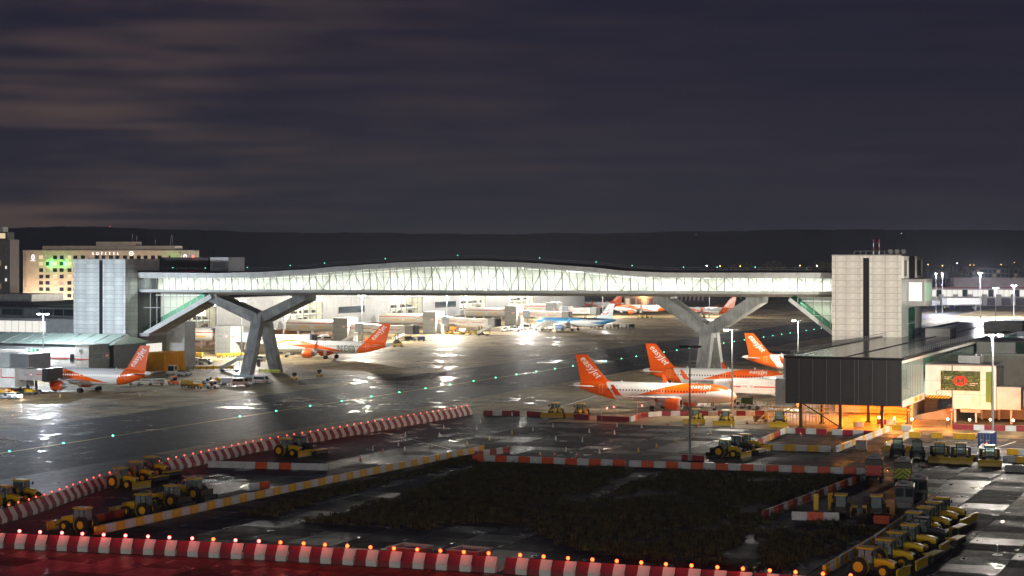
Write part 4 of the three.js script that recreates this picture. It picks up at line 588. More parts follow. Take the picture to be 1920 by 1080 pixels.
{ // white block with the poster, and the cream wing behind it
  const b = thing('gate_block', 'white gate block on legs carrying a green leafy poster, beside the black-fronted pier', 'building', [-59, 0, -380]);
  const zF = -374;
  wpart(b, 'core', mg([bx(-66.2, -60.9, 5.1, 11.5, -386, zF - 0.12), bx(-60.9, -52.4, 2.8, 11.5, -386, zF - 0.12)]), M.seam);
  panels(b, V(-66.2, 0, zF - 0.1), V(1, 0, 0), V(0, 0, 1), [0, 5.25], [5.1, 8.3, 11.5], M.white, 'panel', 0.05, 0.1);
  panels(b, V(-66.2, 0, zF - 0.1), V(1, 0, 0), V(0, 0, 1), [5.45, 10.85, 13.8], [2.8, 5.7, 8.6, 11.5], M.white, 'panel', 0.05, 0.1);
  wpart(b, 'roof', bx(-66.1, -52.3, 11.5, 11.75, -386, zF + 0.05), M.grey);
  wpart(b, 'side_glazing', bx(-52.38, -52.3, 5, 11, -385.8, -374.6), M.glassDark); wpart(b, 'corner_post', bx(-52.6, -52.2, 2.8, 11.5, -374.6, zF + 0.02), M.white);
  wpart(b, 'annexe', metric(bx(-52.15, -47.5, 2.9, 7.4, -380, -374.5)), M.clad); wpart(b, 'annexe', metric(bx(-47, -42, 3.4, 6.8, -380, -375)), M.clad);
  const poster = signMat('#10240d', (x, w, h) => {
    const cols = ['#142a0c', '#234713', '#3d661f', '#5f8432', '#7d9a45', '#060e05', '#0c1c08', '#081205']; let s = 11; const R = () => (s = (s * 16807) % 2147483647) / 2147483647;
    for (let k = 0; k < 1500; k++) { const a = R() * w, c = R() * h, t = R() * 6.28, l = 10 + R() * 46; x.strokeStyle = cols[Math.floor(R() * 8)]; x.lineWidth = 2 + R() * 7; x.beginPath(); x.moveTo(a, c); x.quadraticCurveTo(a + Math.cos(t) * l, c + Math.sin(t) * l * 0.6, a + Math.cos(t + 0.7) * l * 1.5, c + Math.sin(t + 0.7) * l); x.stroke(); }
    const cx = w * 0.5, cy = h * 0.5, a = w * 0.2, c = h * 0.24; x.fillStyle = '#c4121a'; const tri = p => { x.beginPath(); x.moveTo(p[0], p[1]); x.lineTo(p[2], p[3]); x.lineTo(p[4], p[5]); x.fill(); };
    tri([cx - a, cy, cx - a / 2, cy - c, cx - a / 2, cy + c]); tri([cx + a, cy, cx + a / 2, cy - c, cx + a / 2, cy + c]); tri([cx - a / 2, cy - c, cx + a / 2, cy - c, cx, cy]); tri([cx - a / 2, cy + c, cx + a / 2, cy + c, cx, cy]);
    x.fillStyle = '#fff'; x.font = 'bold 22px sans-serif'; x.fillText('The only need', w * 0.09, h * 0.34); x.fillText('to be big...', w * 0.09, h * 0.43); x.fillText('...to make a big', w * 0.73, h * 0.64); x.fillText('difference', w * 0.73, h * 0.73); hexLogo(x, w * 0.07, h * 0.92, 26, 14); x.fillStyle = '#fff'; x.font = '16px sans-serif'; x.fillText('HSBC  Together we thrive', w * 0.11, h * 0.94);
  }, 768, 400);
  wpart(b, 'poster', bx(-63.1, -55.3, 6.5, 10.45, zF + 0.02, zF + 0.1), poster);
  wpart(b, 'window_strip', bx(-54.2, -53, 4.3, 10.4, zF + 0.02, zF + 0.08), mat(0.12, 0.22, 0.06, 0.2));
  wpart(b, 'hazard_board', bx(-65.8, -61.2, 4.85, 5.4, zF + 0.02, zF + 0.12), signMat('#e8b800', (x, w, h) => { x.fillStyle = '#111'; for (let k = -2; k < 16; k += 2) { x.beginPath(); x.moveTo(k * 34, h); x.lineTo(k * 34 + 34, h); x.lineTo(k * 34 + 34 + h, 0); x.lineTo(k * 34 + h, 0); x.fill(); } }, 512, 64));
  const rs = new THREE.CylinderGeometry(0.62, 0.62, 0.06, 24); rs.rotateX(Math.PI / 2); rs.rotateZ(Math.PI / 2 * 0); rs.translate(-63.4, 6, zF + 0.16); wpart(b, 'height_limit_sign', rs, signMat('#f2f2f0', (x, w, h) => { x.strokeStyle = '#d01f26'; x.lineWidth = 12; x.beginPath(); x.arc(w / 2, h / 2, w * 0.42, 0, 7); x.stroke(); x.fillStyle = '#111'; x.font = 'bold 34px sans-serif'; x.textAlign = 'center'; x.fillText('4.0m', w / 2, h * 0.6); }, 128, 128));
  for (const [x, z] of [[-60.4, -375], [-56.4, -376], [-53, -375], [-49.5, -376], [-56.4, -384], [-53, -384]]) wpart(b, 'leg', bx(x - 0.2, x + 0.2, 0, 3, z - 0.2, z + 0.2), M.cladWarm);
  wpart(b, 'ground_store', metric(bx(-57.5, -44, 0, 2.6, -388, -386.5)), cmat(0.5, 0.42, 0.3, 0.7)); wpart(b, 'duct_box', metric(bx(-59.5, -55.5, 2.0, 2.78, -378, -376)), M.white);
  const roofUnits = [[-62, -381, 6, 2.2], [-30, -420, 0, 0]]; wpart(b, 'roof_unit', metric(bx(-60.5, -56.2, 11.75, 13.3, -384, -379.5)), M.steel);
  const c = thing('pier_wing', 'cream rear wing of the pier with green glass band and two wall posters', 'building', [-40, 0, -440]);
  wpart(c, 'wall', metric(bx(-66, 20, 0, 10.3, -448, -440)), M.cladWarm); wpart(c, 'roof', bx(-66.2, 20.2, 13.4, 13.8, -456, -439.4), M.roof); wpart(c, 'ledge', bx(-66, 20, 10.3, 10.7, -448, -439.6), M.white);
  for (let k = 0; k < 18; k++) wpart(c, 'window_pane', bx(-57 + k * 3 + 0.1, -54 + k * 3 - 0.1, 10.75, 13.35, -441, -440.9), M.tint); wpart(c, 'upper_fascia', metric(bx(-66, -57.1, 10.75, 13.35, -441, -440.85)), M.steel);
  wpart(c, 'plant_unit', metric(bx(-43, -35, 10.75, 12.6, -439.6, -437)), M.steel);
  wpart(c, 'dark_vent', bx(-49, -44.5, 7.4, 8.8, -439.98, -439.9), cmat(0.14, 0.06, 0.05, 0.6));
  wpart(c, 'wall_poster', bx(-37, -31, 4.2, 9, -439.98, -439.85), signMat('#e6d6b0', (x, w, h) => { x.fillStyle = '#3a2430'; x.fillRect(w * 0.42, h * 0.12, w * 0.58, h * 0.62); x.fillStyle = '#8a4638'; for (let k = 0; k < 14; k++) x.fillRect(w * (0.44 + 0.04 * k), h * (0.16 + 0.02 * (k % 5)), w * 0.025, h * 0.5); x.fillStyle = '#d8cfd2'; x.fillRect(w * 0.14, h * 0.36, w * 0.26, h * 0.5); x.fillStyle = '#2a1512'; x.beginPath(); x.arc(w * 0.27, h * 0.26, w * 0.1, 0, 7); x.fill(); x.fillStyle = '#6b2330'; x.fillRect(w * 0.1, h * 0.86, w * 0.9, h * 0.14); }, 256, 256));
  // jet bridge of the nearest stand
  const j = thing('jet_bridge', 'white jet bridge with red stripe and bank lettering at the nearest airliner nose', 'jet bridge', [-103, 0, -391]);
  wpart(j, 'tunnel', metric(bx(-110.8, -90, 3.6, 6.7, -392, -388.8)), M.white); wpart(j, 'stripe', bx(-110.4, -90, 4.9, 5.15, -388.79, -388.76), M.red); signBox(j, 'lettering', 2.9, 0.8, M.hsbcWhite, -107.3 + 103, 5.1, -388.72 + 391, 0);
  wpart(j, 'rotunda', metric(bx(-91.8, -87.5, 3.9, 9.3, -359.5, -353)), M.white); wpart(j, 'rotunda_post', bx(-91.2, -90.2, 9.3, 13.5, -359, -357), M.white);
  wpart(j, 'cab', metric(rbx(-114.6, -110.7, 3.4, 6.5, -391.5, -386.5, 0.5, 3)), M.midgrey); wpart(j, 'support', mg([bx(-106.4, -105.9, 0.5, 3.6, -390.8, -390.2), bx(-107.6, -104.6, 0.2, 0.8, -391.5, -389.5)]), M.grey); for (const x of [-107, -105.2]) { const g = new THREE.CylinderGeometry(0.45, 0.45, 0.4, 14); g.rotateX(Math.PI / 2); g.translate(x, 0.45, -389.2); wpart(j, 'wheel', g, M.rubber); }
}
// ---------------------------------------------------------------- terminal on the left with its gate nodes and tubes
const TZ = 0.0387, TH = Math.atan(TZ);
{
  const b = thing('terminal_building', 'grey ribbed terminal with lit window bays behind the left half of the bridge', 'building', [-363, 0, -470], TH);
  const len = 560, h = 17.6, wins = [[-91, -120], [-174, -209], [-278, -315], [-361, -397], [-430, -470]];
  const solid = []; let z = 0; for (const [a, c] of wins) { solid.push([z, a]); z = c; } solid.push([z, -len]);
  solid.forEach(([a, c]) => { const n = Math.max(1, Math.round((a - c) / 13)); for (let k = 0; k < n; k++) part(b, 'wall_panel', metric(bx(-0.5, 0, 5.2, h, a + (c - a) * (k + 1) / n + 0.03, a + (c - a) * k / n - 0.03)), M.termgrey); });
  { const L = []; for (let q = 0.6; q < len; q += 1.3) if (!wins.some(([a, c]) => -q < a && -q > c)) L.push(bx(0, 0.07, 5.2, h, -q - 0.05, -q + 0.05)); for (let y = 7; y < h; y += 1.9) for (const [a, c] of solid) L.push(bx(0, 0.04, y, y + 0.06, c, a)); const o = part(b, 'cladding_ribs', mg(L), M.grey); o.userData.kind = 'stuff'; }
  part(b, 'roof', bx(-40, 0.3, h, h + 0.5, -len, 1), M.dark); part(b, 'plinth', metric(bx(-9, -8.5, 0, 5.2, -len, 0)), cmat(0.22, 0.13, 0.09, 0.7)); part(b, 'deck', bx(-9, 0.2, 4.7, 5.2, -len, 0), M.grey);
  for (let q = 6; q < 480; q += 13) part(b, 'column', bx(-1.2, -0.5, 0, 4.7, -q - 0.4, -q + 0.4), M.soffit);
  for (const [a, c] of wins) {
    part(b, 'window_recess', mg([bx(-5, -4.7, 5.2, h, c, a), bx(-4.7, -0.5, 5.2, 5.5, c, a), bx(-4.7, -0.5, 14.9, 15.3, c, a), bx(-4.7, -2.5, 10, 10.3, c, a), bx(-4.7, -0.5, 5.5, 14.9, c - 0.3, c), bx(-4.7, -0.5, 5.5, 14.9, a, a + 0.3)]), M.offwhite); part(b, 'wall_panel', metric(bx(-0.5, 0, 15, h, c, a)), M.termgrey); part(b, 'wall_panel', metric(bx(-0.5, 0, 5.2, 7.4, c, a)), M.termgrey);
    const n = 6; for (let k = 0; k < n; k++) for (let j = 0; j < 3; j++) { const za = a + (c - a) * k / n, zb = a + (c - a) * (k + 1) / n, y0 = 7.4 + j * 2.53, y1 = y0 + 2.53; const g = flat([[V(-0.1, y0 + 0.06, za - 0.1), V(-0.1, y0 + 0.06, zb + 0.1), V(-0.1, y1 - 0.06, zb + 0.1)], [V(-0.1, y0 + 0.06, za - 0.1), V(-0.1, y1 - 0.06, zb + 0.1), V(-0.1, y1 - 0.06, za - 0.1)]]); part(b, 'window_pane', g, M.glass); }
    { const L = []; for (let k = 0; k <= n; k++) { const za = a + (c - a) * k / n; L.push(bx(-0.25, 0.06, 7.4, 15, za - 0.09, za + 0.09)); } for (let j = 0; j <= 3; j++) L.push(bx(-0.25, 0.04, 7.34 + j * 2.53, 7.46 + j * 2.53, c, a)); part(b, 'window_frame', mg(L), M.grey); }
    { const L = []; for (let k = 0; k < 16; k++) { const q = a + (c - a) * rnd(), y = 7.5 + (rnd() > 0.5 ? 2.9 : 0); L.push(bx(-4 + rnd(), -2.6 + rnd(), y, y + rr(0.5, 1.4), q - rr(0.4, 1.4), q)); } part(b, 'furniture', mg(L), M.charcoal); }
    part(b, 'light_strip', bx(-3.4, -2.2, 14.75, 14.88, c + 1, a - 1), M.strip); const l = new THREE.RectAreaLight(0xffe9bd, 9, 1.2, a - c - 2); l.position.set(-2.8, 14.7, (a + c) / 2); l.rotation.x = -Math.PI / 2; b.add(l);
    part(b, 'light_strip', bx(-2.4, -1.6, 9.85, 9.96, c + 1, a - 1), M.strip); const l2 = new THREE.RectAreaLight(0xffe2b0, 6, 0.8, a - c - 2); l2.position.set(-2, 9.8, (a + c) / 2); l2.rotation.x = -Math.PI / 2; b.add(l2);
  }
  for (const [a, y0, dz] of [[-224, 9.5, 26], [-330, 9.2, 26]]) part(b, 'louvre_band', bx(0.08, 0.2, y0, y0 + 2.8, a - dz, a), M.glassDark);
  for (const q of [-70, -105, -150, -192, -240, -290]) { part(b, 'undercroft_lamp', bx(-4.4, -4, 4.5, 4.68, q - 0.2, q + 0.2), M.lampSodium); pointLamp(b, -4.2, 4.3, q, 0xffa860, 45, 10); }
}
{
  const nodes = [[-339.3, -543.4, 'first, beside the left pylon'], [-343.5, -637, 'second, behind the NEO airliner tail'], [-346.8, -725.4, 'third, left of the white parked van'], [-352.4, -830.7, 'fourth, at the blue airliner nose'], [-360.1, -904.6, 'fifth and farthest, above the blue airliner']];
  nodes.forEach(([x, z, which], i) => {
    const n = thing('gate_node', `grey gate stair block with bank lettering, ${which}`, 'gate block', [x, 0, z], 0, 'gate blocks along the terminal');
    part(n, 'core', bx(0.06, 6.24, 0, 9.55, -8.4, -0.06), M.seam);
    panels(n, V(x, 0, z - 0.05), V(1, 0, 0), V(0, 0, 1), range(0, 6.3, 4), range(0, 9.6, 5), M.nodeShadedGrey || (M.nodeShadedGrey = cmat(0.25, 0.265, 0.26, 0.5))); panels(n, V(x + 6.25, 0, z), V(0, 0, -1), V(1, 0, 0), range(0, 8.5, 4), range(0, 9.6, 5), M.white);  // front grey darker than the lamp-lit side, its shade put into the colour
    part(n, 'roof', bx(-0.1, 6.4, 9.55, 9.75, -8.5, 0.1), M.steel);
    signBox(n, 'lettering', 4.6, 1.15, signCache(), 3.15, 6.3, 0.06, 0); part(n, 'stripe', bx(6.32, 6.36, 6, 6.25, -8.4, -0.1), M.red);
    // tube back to the terminal
    const L = 22.5, tg = new THREE.Group(); tg.name = 'link_tube'; n.add(tg); tg.position.set(0, 6.5, -4.2);
    const cyl = new THREE.CylinderGeometry(2.35, 2.35, L, 28, 1); cyl.rotateZ(Math.PI / 2); cyl.translate(-L / 2, 0, 0); part(tg, 'shell', cyl, M.offwhite);
    const st = new THREE.CylinderGeometry(2.37, 2.37, L, 4, 1, true, -0.06 + Math.PI / 2 + 1.15 - 1.05, 0.12); st.rotateZ(Math.PI / 2); st.translate(-L / 2, 0, 0);
    part(tg, 'stripe', bx(-L, 0, 0.75, 1.0, 2.12, 2.28), M.red);
    part(tg, 'hazard_board', bx(-L * 0.7, -L * 0.55, -0.75, -0.35, 2.2, 2.36), M.yellow); part(tg, 'hazard_board', bx(-L * 0.4, -L * 0.22, -0.75, -0.35, 2.2, 2.36), M.yellow); { const c = new THREE.CylinderGeometry(0.5, 0.5, 0.08, 18); c.rotateX(Math.PI / 2); c.translate(-L * 0.475, -0.55, 2.33); part(tg, 'height_limit_sign', c, M.white); }
    // gate jet bridge
    const jl = [26, 24, 26, 22, 18][i], j = thing('jet_bridge', `white jet bridge with red stripe reaching out from the ${['first', 'second', 'third', 'fourth', 'fifth'][i]} gate block along the terminal`, 'jet bridge', [x + 6.4, 0, z - 4], [0.02, 0.0, -0.14, 0.1, 0][i], 'jet bridges on the left apron');
    part(j, 'tunnel', metric(bx(0, jl * 0.45, 4.4, 7.4, -1.5, 1.5)), M.white); part(j, 'outer_tunnel', metric(bx(jl * 0.38, jl, 3.9, 7.0, -1.75, 1.75)), M.white); part(j, 'stripe', bx(0, jl * 0.38, 5.6, 5.85, 1.51, 1.56), M.red); part(j, 'stripe', bx(jl * 0.4, jl * 0.9, 5.2, 5.42, 1.76, 1.8), M.red);
    signBox(j, 'lettering', 3, 0.8, M.hsbcWhite, jl * 0.62, 5.6, 1.82, 0); part(j, 'rotunda', metric(bx(2.2, 5.6, 4.2, 7.6, -2, 2)), cmat(0.3, 0.36, 0.42, 0.3)); part(j, 'rotunda_post', bx(3.4, 4.4, 0, 4.2, -0.5, 0.5), M.midgrey);
    part(j, 'cab', metric(bx(jl, jl + 3.4, 3.6, 7.2, -2.2, 2.2)), M.midgrey); part(j, 'cab_hood', bx(jl + 3.4, jl + 4.2, 3.8, 7, -2.1, 2.1), M.charcoal); part(j, 'support', mg([bx(jl * 0.8, jl * 0.8 + 0.4, 0.5, 4, -1.4, -1), bx(jl * 0.8, jl * 0.8 + 0.4, 0.5, 4, 1, 1.4), bx(jl * 0.8 - 0.6, jl * 0.8 + 1, 0.3, 0.8, -1.8, 1.8)]), M.grey);
    for (const zz of [-1.5, 1.5]) { const w = new THREE.CylinderGeometry(0.5, 0.5, 0.5, 14); w.rotateX(Math.PI / 2); w.translate(jl * 0.8 + 0.2, 0.5, zz); part(j, 'wheel', w, M.rubber); }
  });
}
function signCache() { return M.hsbcNode || (M.hsbcNode = signMat('#8b8d8d', hsbcDraw)); }
{ // stands left of the bridge: near gate block, jet bridges, glass roofed link, terminal wing
  const n = thing('gate_node', 'pale gate block with large bank lettering behind the left airliner', 'gate block', [-302, 0, -412.8]);
  wpart(n, 'core', bx(-301.9, -297.6, 0.4, 9.5, -424.2, -412.9), M.seam); panels(n, V(-302, 0, -412.86), V(1, 0, 0), V(0, 0, 1), [0, 2.2, 4.5], range(0, 9.6, 3), M.white); panels(n, V(-297.56, 0, -412.8), V(0, 0, -1), V(1, 0, 0), range(0, 11.5, 4), range(0, 9.6, 3), M.nodeShadedGrey); wpart(n, 'roof', bx(-302.1, -297.4, 9.5, 9.7, -424.4, -412.7), M.steel);  // side panels darker than the lamp-lit front, shade put into their colour
  signBox(n, 'lettering', 7.4, 1.9, signCache(), -297.46 + 302, 6.4, -418.6 + 412.8, Math.PI / 2); wpart(n, 'stripe', bx(-302, -297.5, 5.6, 5.85, -412.78, -412.74), M.red); wpart(n, 'vent', bx(-300.6, -299.8, 7.6, 8.4, -412.78, -412.72), M.grey);
  const j = thing('jet_bridge', 'white link corridor with red stripe ending at the near pale gate block', 'jet bridge', [-315, 0, -415]);
  wpart(j, 'tunnel', metric(bx(-314, -302.1, 3.7, 8.2, -417.4, -413.4)), M.white); wpart(j, 'stripe', bx(-314, -302.1, 5.7, 5.95, -413.39, -413.34), M.red); wpart(j, 'end_window', bx(-304, -302.8, 4.9, 7, -413.39, -413.32), M.glassDark); wpart(j, 'far_tunnel', metric(bx(-336, -318.2, 3.6, 7.8, -417.4, -413.8)), M.white); wpart(j, 'stripe', bx(-336, -318.2, 5.5, 5.75, -413.79, -413.74), M.red);
  wpart(j, 'glass_rotunda', bx(-318.2, -314, 0.3, 8.4, -417.6, -413.2), M.glassGreen); { const L = []; for (const x of [-318.2, -316.8, -315.4, -314]) L.push(bx(x - 0.07, x + 0.07, 0.2, 8.5, -413.2, -413.05)); for (let y = 0.3; y < 8.6; y += 1.35) L.push(bx(-318.2, -314, y - 0.06, y + 0.06, -413.2, -413.08)); wpart(j, 'rotunda_frame', mg(L), M.white); } wpart(j, 'notice', bx(-316.9, -315.2, 4.6, 7, -413.05, -413), M.white); { const l = new THREE.RectAreaLight(0xe0fff4, 3, 3, 3); l.position.set(-316 + 315, 8.2, -0.4); l.rotation.x = -Math.PI / 2; j.add(l); wpart(j, 'light_strip', bx(-317.5, -314.6, 8.25, 8.32, -417, -413.8), M.strip); }
  const g = thing('link_roof', 'long pale green hipped glass roof behind the near jet bridges', 'roof', [-330, 0, -428]);
  wpart(g, 'roof', metric(flat((() => { const a = V(-345, 9.2, -421), c = V(-296, 9.2, -421), d = V(-298, 11.8, -431), e = V(-343, 11.8, -431), f = V(-345, 9.2, -441), h = V(-296, 9.2, -441); return [[a, c, d], [a, d, e], [c, h, d], [f, e, d], [f, d, h], [a, e, f]]; })())), cmat(0.3, 0.4, 0.36, 0.3)); wpart(g, 'wall', metric(bx(-344.5, -297.5, 0, 9.15, -440, -422)), M.grey);
  { const L = []; for (let x = -343; x < -296; x += 5) L.push(sbar(V(x, 9.25, -421), V(x, 11.9, -431), 0.14)); wpart(g, 'roof_rib', mg(L), M.steel); }
  const j2 = thing('jet_bridge', 'nearest left jet bridge with grey head block and bank lettering at the airliner nose', 'jet bridge', [-288, 0, -370]);
  wpart(j2, 'head_block', metric(bx(-294, -288.4, 4.9, 9.1, -384, -375.2)), M.grey); wpart(j2, 'head_face', metric(bx(-299.5, -294, 1, 9.1, -384, -374.8)), M.clad); wpart(j2, 'cab', metric(bx(-289.6, -284.4, 1.6, 6.2, -372, -364.6)), M.white); wpart(j2, 'stripe', mg([bx(-288.4, -284.4, 3.9, 4.1, -364.59, -364.52), bx(-288.6, -288.4, 3.9, 6, -364.59, -364.52)]), M.red);
  wpart(j2, 'tunnel', metric(bx(-284.4, -277.6, 3.3, 6, -371.6, -366.4)), cmat(0.36, 0.33, 0.32, 0.5)); signBox(j2, 'lettering', 2.7, 0.7, signMat('#9a9390', hsbcDraw), -281.8 + 288, 4.7, -366.35 + 370, 0); wpart(j2, 'concertina', mg([0, 1, 2, 3].map(k => bx(-277.6 + k * 0.4, -277.35 + k * 0.4, 3.2, 6.2, -372.6, -366.2))), M.charcoal); wpart(j2, 'stripe', bx(-279.5, -277.7, 4.7, 4.95, -366.39, -366.33), M.red);
  wpart(j2, 'support', mg([bx(-283, -282.6, 0.4, 3.3, -371, -370.6), bx(-283, -282.6, 0.4, 3.3, -367.6, -367.2), bx(-284, -281.6, 0.2, 0.7, -371.2, -367), bx(-290, -289.6, 0, 5, -374, -373.6), bx(-286, -285.6, 0, 1.7, -372, -371.6)]), M.dark); wpart(j2, 'stair', mg(range(0, 1, 8).map(t => bx(-281 + t * 4.5, -280.4 + t * 4.5, 3.2 - t * 3.1, 3.3 - t * 3.1, -364.8, -363.8))), M.galv);
  const w = thing('terminal_wing', 'grey terminal wing with lit window row left of the tall left tower', 'building', [-380, 0, -480]);
  wpart(w, 'wall', metric(bx(-440, -324, 0, 14.2, -500, -468)), M.cladCool); wpart(w, 'parapet', bx(-440, -324, 14.2, 14.5, -500, -467.8), M.steel); wpart(w, 'upper_storey', metric(bx(-440, -322, 14.5, 17.6, -510, -478)), M.grey); for (let k = 0; k < 14; k++) wpart(w, 'upper_window', bx(-378 + k * 4 + 0.15, -374 + k * 4 - 0.15, 15, 17, -477.98, -477.9), M.glassDark); wpart(w, 'roof', bx(-440, -321, 17.6, 18.1, -520, -476), M.roof);
  for (let k = 0; k < 8; k++) wpart(w, 'lit_window_or_door', bx(-374 + k * 2.6 + 0.12, -371.4 + k * 2.6 - 0.12, 10.1, 13.6, -467.98, -467.9), k < 5 ? M.winWhite : M.winWhite); wpart(w, 'window_frame', mg([bx(-375, -352, 13.6, 13.9, -468, -467.8), bx(-375, -352, 9.8, 10.1, -468, -467.8)]), M.midgrey);
  wpart(w, 'stair_block', metric(bx(-345, -322, 18.1, 21.5, -520, -500)), cmat(0.4, 0.33, 0.28, 0.6)); wpart(w, 'plant_block', metric(bx(-331, -322, 21.5, 26, -520, -505)), M.grey); { const L = []; for (let x = -345; x < -330; x += 1.6) L.push(bar(V(x, 21.5, -501), V(x, 22.6, -501), 0.05, 0.05, 5)); L.push(bar(V(-345, 22.6, -501), V(-330, 22.6, -501), 0.05, 0.05, 5)); wpart(w, 'rail', mg(L), M.black); }
  wpart(w, 'white_store', metric(bx(-440, -400, 18.1, 20.6, -540, -522)), M.offwhite);
}
console.log('terminal done');
// ---------------------------------------------------------------- hotel, tower block, far pier
const font = await new FontLoader().loadAsync('fonts/droid/droid_sans_regular.typeface.json');
{
  const A = atDepth(48, 852), Bp = atDepth(355, 846), dirX = Bp.clone().sub(A), W = dirX.length(), ry = Math.atan2(-dirX.z, dirX.x), h = 36.7;
  const b = thing('hotel', 'cream floodlit hotel with square windows and roof lettering behind the left tower', 'hotel', [A.x, 0, A.z], ry);
  const wall = cmat(0.62, 0.52, 0.43, 0.6), px = W / 307, cols = [77, 89.4, 103.4, 115.7, 130.3, 141.3, 155.8, 167.7, 182.2, 194.3, 208.5, 220.5, 234.8, 247, 260.5, 273, 287, 299.5, 318, 332, 339].map(v => (v - 48) * px), rows = [33.6, 30.65, 27.7, 24.7, 21.75, 18.8, 15.8], ww = 2.05, wh = 1.75;
  // wall built round its openings: bands between rows, piers between columns
  const L = [bx(0, W, rows[0] + wh / 2, h, -18, 0), bx(0, W, 0, rows[6] - wh / 2, -18, 0)];
  for (let j = 0; j < 7; j++) { if (j < 6) L.push(bx(0, W, rows[j + 1] + wh / 2, rows[j] - wh / 2, -18, 0)); let x = 0; for (const c of cols) { const w2 = c > 68 ? ww * 0.4 : ww; L.push(bx(x, c - w2 / 2, rows[j] - wh / 2, rows[j] + wh / 2, -18, 0)); x = c + w2 / 2; } L.push(bx(x, W, rows[j] - wh / 2, rows[j] + wh / 2, -18, 0)); }
  part(b, 'wall', metric(mg(L)), wall); part(b, 'end_wall', metric(bx(-1.4, -0.02, 0, h, -18, -0.4)), wall);
  const dim = mat(0.02, 0.03, 0.035, 0.08), kinds = [dim, dim, dim, dim, M.winWarm, dim, M.winDim, mat(0.03, 0.03, 0.1, 0.1)];
  for (let j = 0; j < 7; j++) cols.forEach((c, i) => { if (j > 2 && i > 5) return; const lit = (i === 0 && j < 2) || (i === 4 && (j < 2 || j === 3)) || (i === 2 && j > 2 && j < 6) ? M.winWarm : kinds[Math.floor(rnd() * 8)]; const w2 = c > 68 ? ww * 0.4 : ww; part(b, 'window', bx(c - w2 / 2, c + w2 / 2, rows[j] - wh / 2, rows[j] + wh / 2, -0.6, -0.45), lit); });
  part(b, 'roof_storey', metric(bx(7, W - 7.5, h, h + 2.3, -16, -3)), wall); part(b, 'roof_storey', metric(bx(32, 51, h + 2.3, h + 4.2, -14, -5)), wall); part(b, 'coping', bx(-1.5, W + 0.1, h, h + 0.25, -18, 0.12), M.steel);
  { const m = []; for (const [x, hh, lean] of [[67, 5.2, 0.4], [68.2, 5.2, -0.4], [38, 3, 0], [49, 6, 0], [51, 5, 0], [60, 3, 0], [12, 2, 0], [20, 2, 0]]) m.push(bar(V(x - lean, h, -6), V(x + lean, h + hh + 2, -6), 0.1, 0.08, 6)); part(b, 'aerials', mg(m), M.midgrey); }
  const sg = glow(1, 0.95, 0.9, 1.7); let x = 31.6; for (const ch of 'SOFITEL') { const g = new TextGeometry(ch, { font, size: 1.25, depth: 0.2, curveSegments: 4 }); g.computeBoundingBox(); const w = g.boundingBox.max.x; g.translate(x, h - 1.9, 0.1); part(b, 'sign_letter', g, sg); x += w + 1.15; }
  for (const [lx, ly, s] of [[3.6, h - 3.6, 1], [W - 1.9, h - 3.4, 1]]) { const g = new THREE.TorusGeometry(0.75, 0.22, 8, 20); g.scale(0.8, 1.3, 1); g.translate(lx, ly + 0.6, 0.3); part(b, 'sign_emblem', g, glow(0.95, 0.9, 1, 1.6)); const t = new TextGeometry('SOFITEL', { font, size: 0.5, depth: 0.1, curveSegments: 2 }); t.translate(lx - 1.35, ly - 1.3, 0.1); part(b, 'sign_emblem_text', t, glow(0.95, 0.9, 1, 1.6)); }
  { const g = new THREE.TorusGeometry(0.95, 0.13, 6, 24); g.translate(50.2, h - 1.3, 0.25); part(b, 'sign_emblem', g, sg); const t = new TextGeometry('N', { font, size: 0.9, depth: 0.1, curveSegments: 2 }); t.translate(49.8, h - 1.75, 0.15); part(b, 'sign_emblem_text', t, sg); }
  for (const [lx, ly] of [[96, 31.2], [121.5, 31.2], [328, 31.6]].map(([q, y]) => [(q - 48) * px, y])) { part(b, 'green_lamp', bx(lx - 0.25, lx + 0.25, ly, ly + 0.4, 0.15, 0.5), glow(0.1, 1, 0.35, 6)); pointLamp(b, lx, ly - 0.5, 1.0, 0x20ff60, 90, 8); }
  for (const q of [4, 14, 26, 40, 56, 70]) { const lp = part(b, 'floodlight', bx(q - 0.3, q + 0.3, 11.6, 12, 9.6, 10.2), M.lampSodium); pointLamp(b, q, 12.3, 9.6, 0xffdfc0, 800, 14); }  // floodlights out of view, placed to light the hotel front
  part(b, 'unseen_floodlight_rail', bx(0, W, 11.2, 11.5, 9.7, 10), M.grey); part(b, 'podium', metric(bx(-6, W + 4, 0, 11, -20, 12)), M.grey);
  const c = atDepth(-40, 760), t = thing('tower_block', 'dark grey tower block with slit windows cut by the left picture edge', 'building', [c.x, 0, c.z], PHI);
  part(t, 'wall', metric(bx(-8, 13, 0, 41, -14, 0)), cmat(0.15, 0.13, 0.13, 0.7)); part(t, 'crown', metric(bx(-8, 11.5, 41, 44, -12, -1)), M.charcoal); part(t, 'penthouse', metric(bx(-4, 9.5, 44, 46.2, -10, -2)), M.steel); part(t, 'crown_window', bx(8.5, 10.8, 41.4, 43.6, -0.98, -0.9), M.winWarm);
  for (let j = 0; j < 9; j++) { part(t, 'window', bx(11, 11.7, 18.5 + j * 2.55, 19.8 + j * 2.55, 0.01, 0.06), j === 2 || j === 4 ? M.winWhite : mat(0.12, 0.2, 0.2, 0.2)); if (j % 2) part(t, 'slit_window', bx(9.3 - (j % 4) * 0.4, 9.7 - (j % 4) * 0.4, 18 + j * 2.4, 20.4 + j * 2.4, 0.01, 0.06), M.winDim); }
}
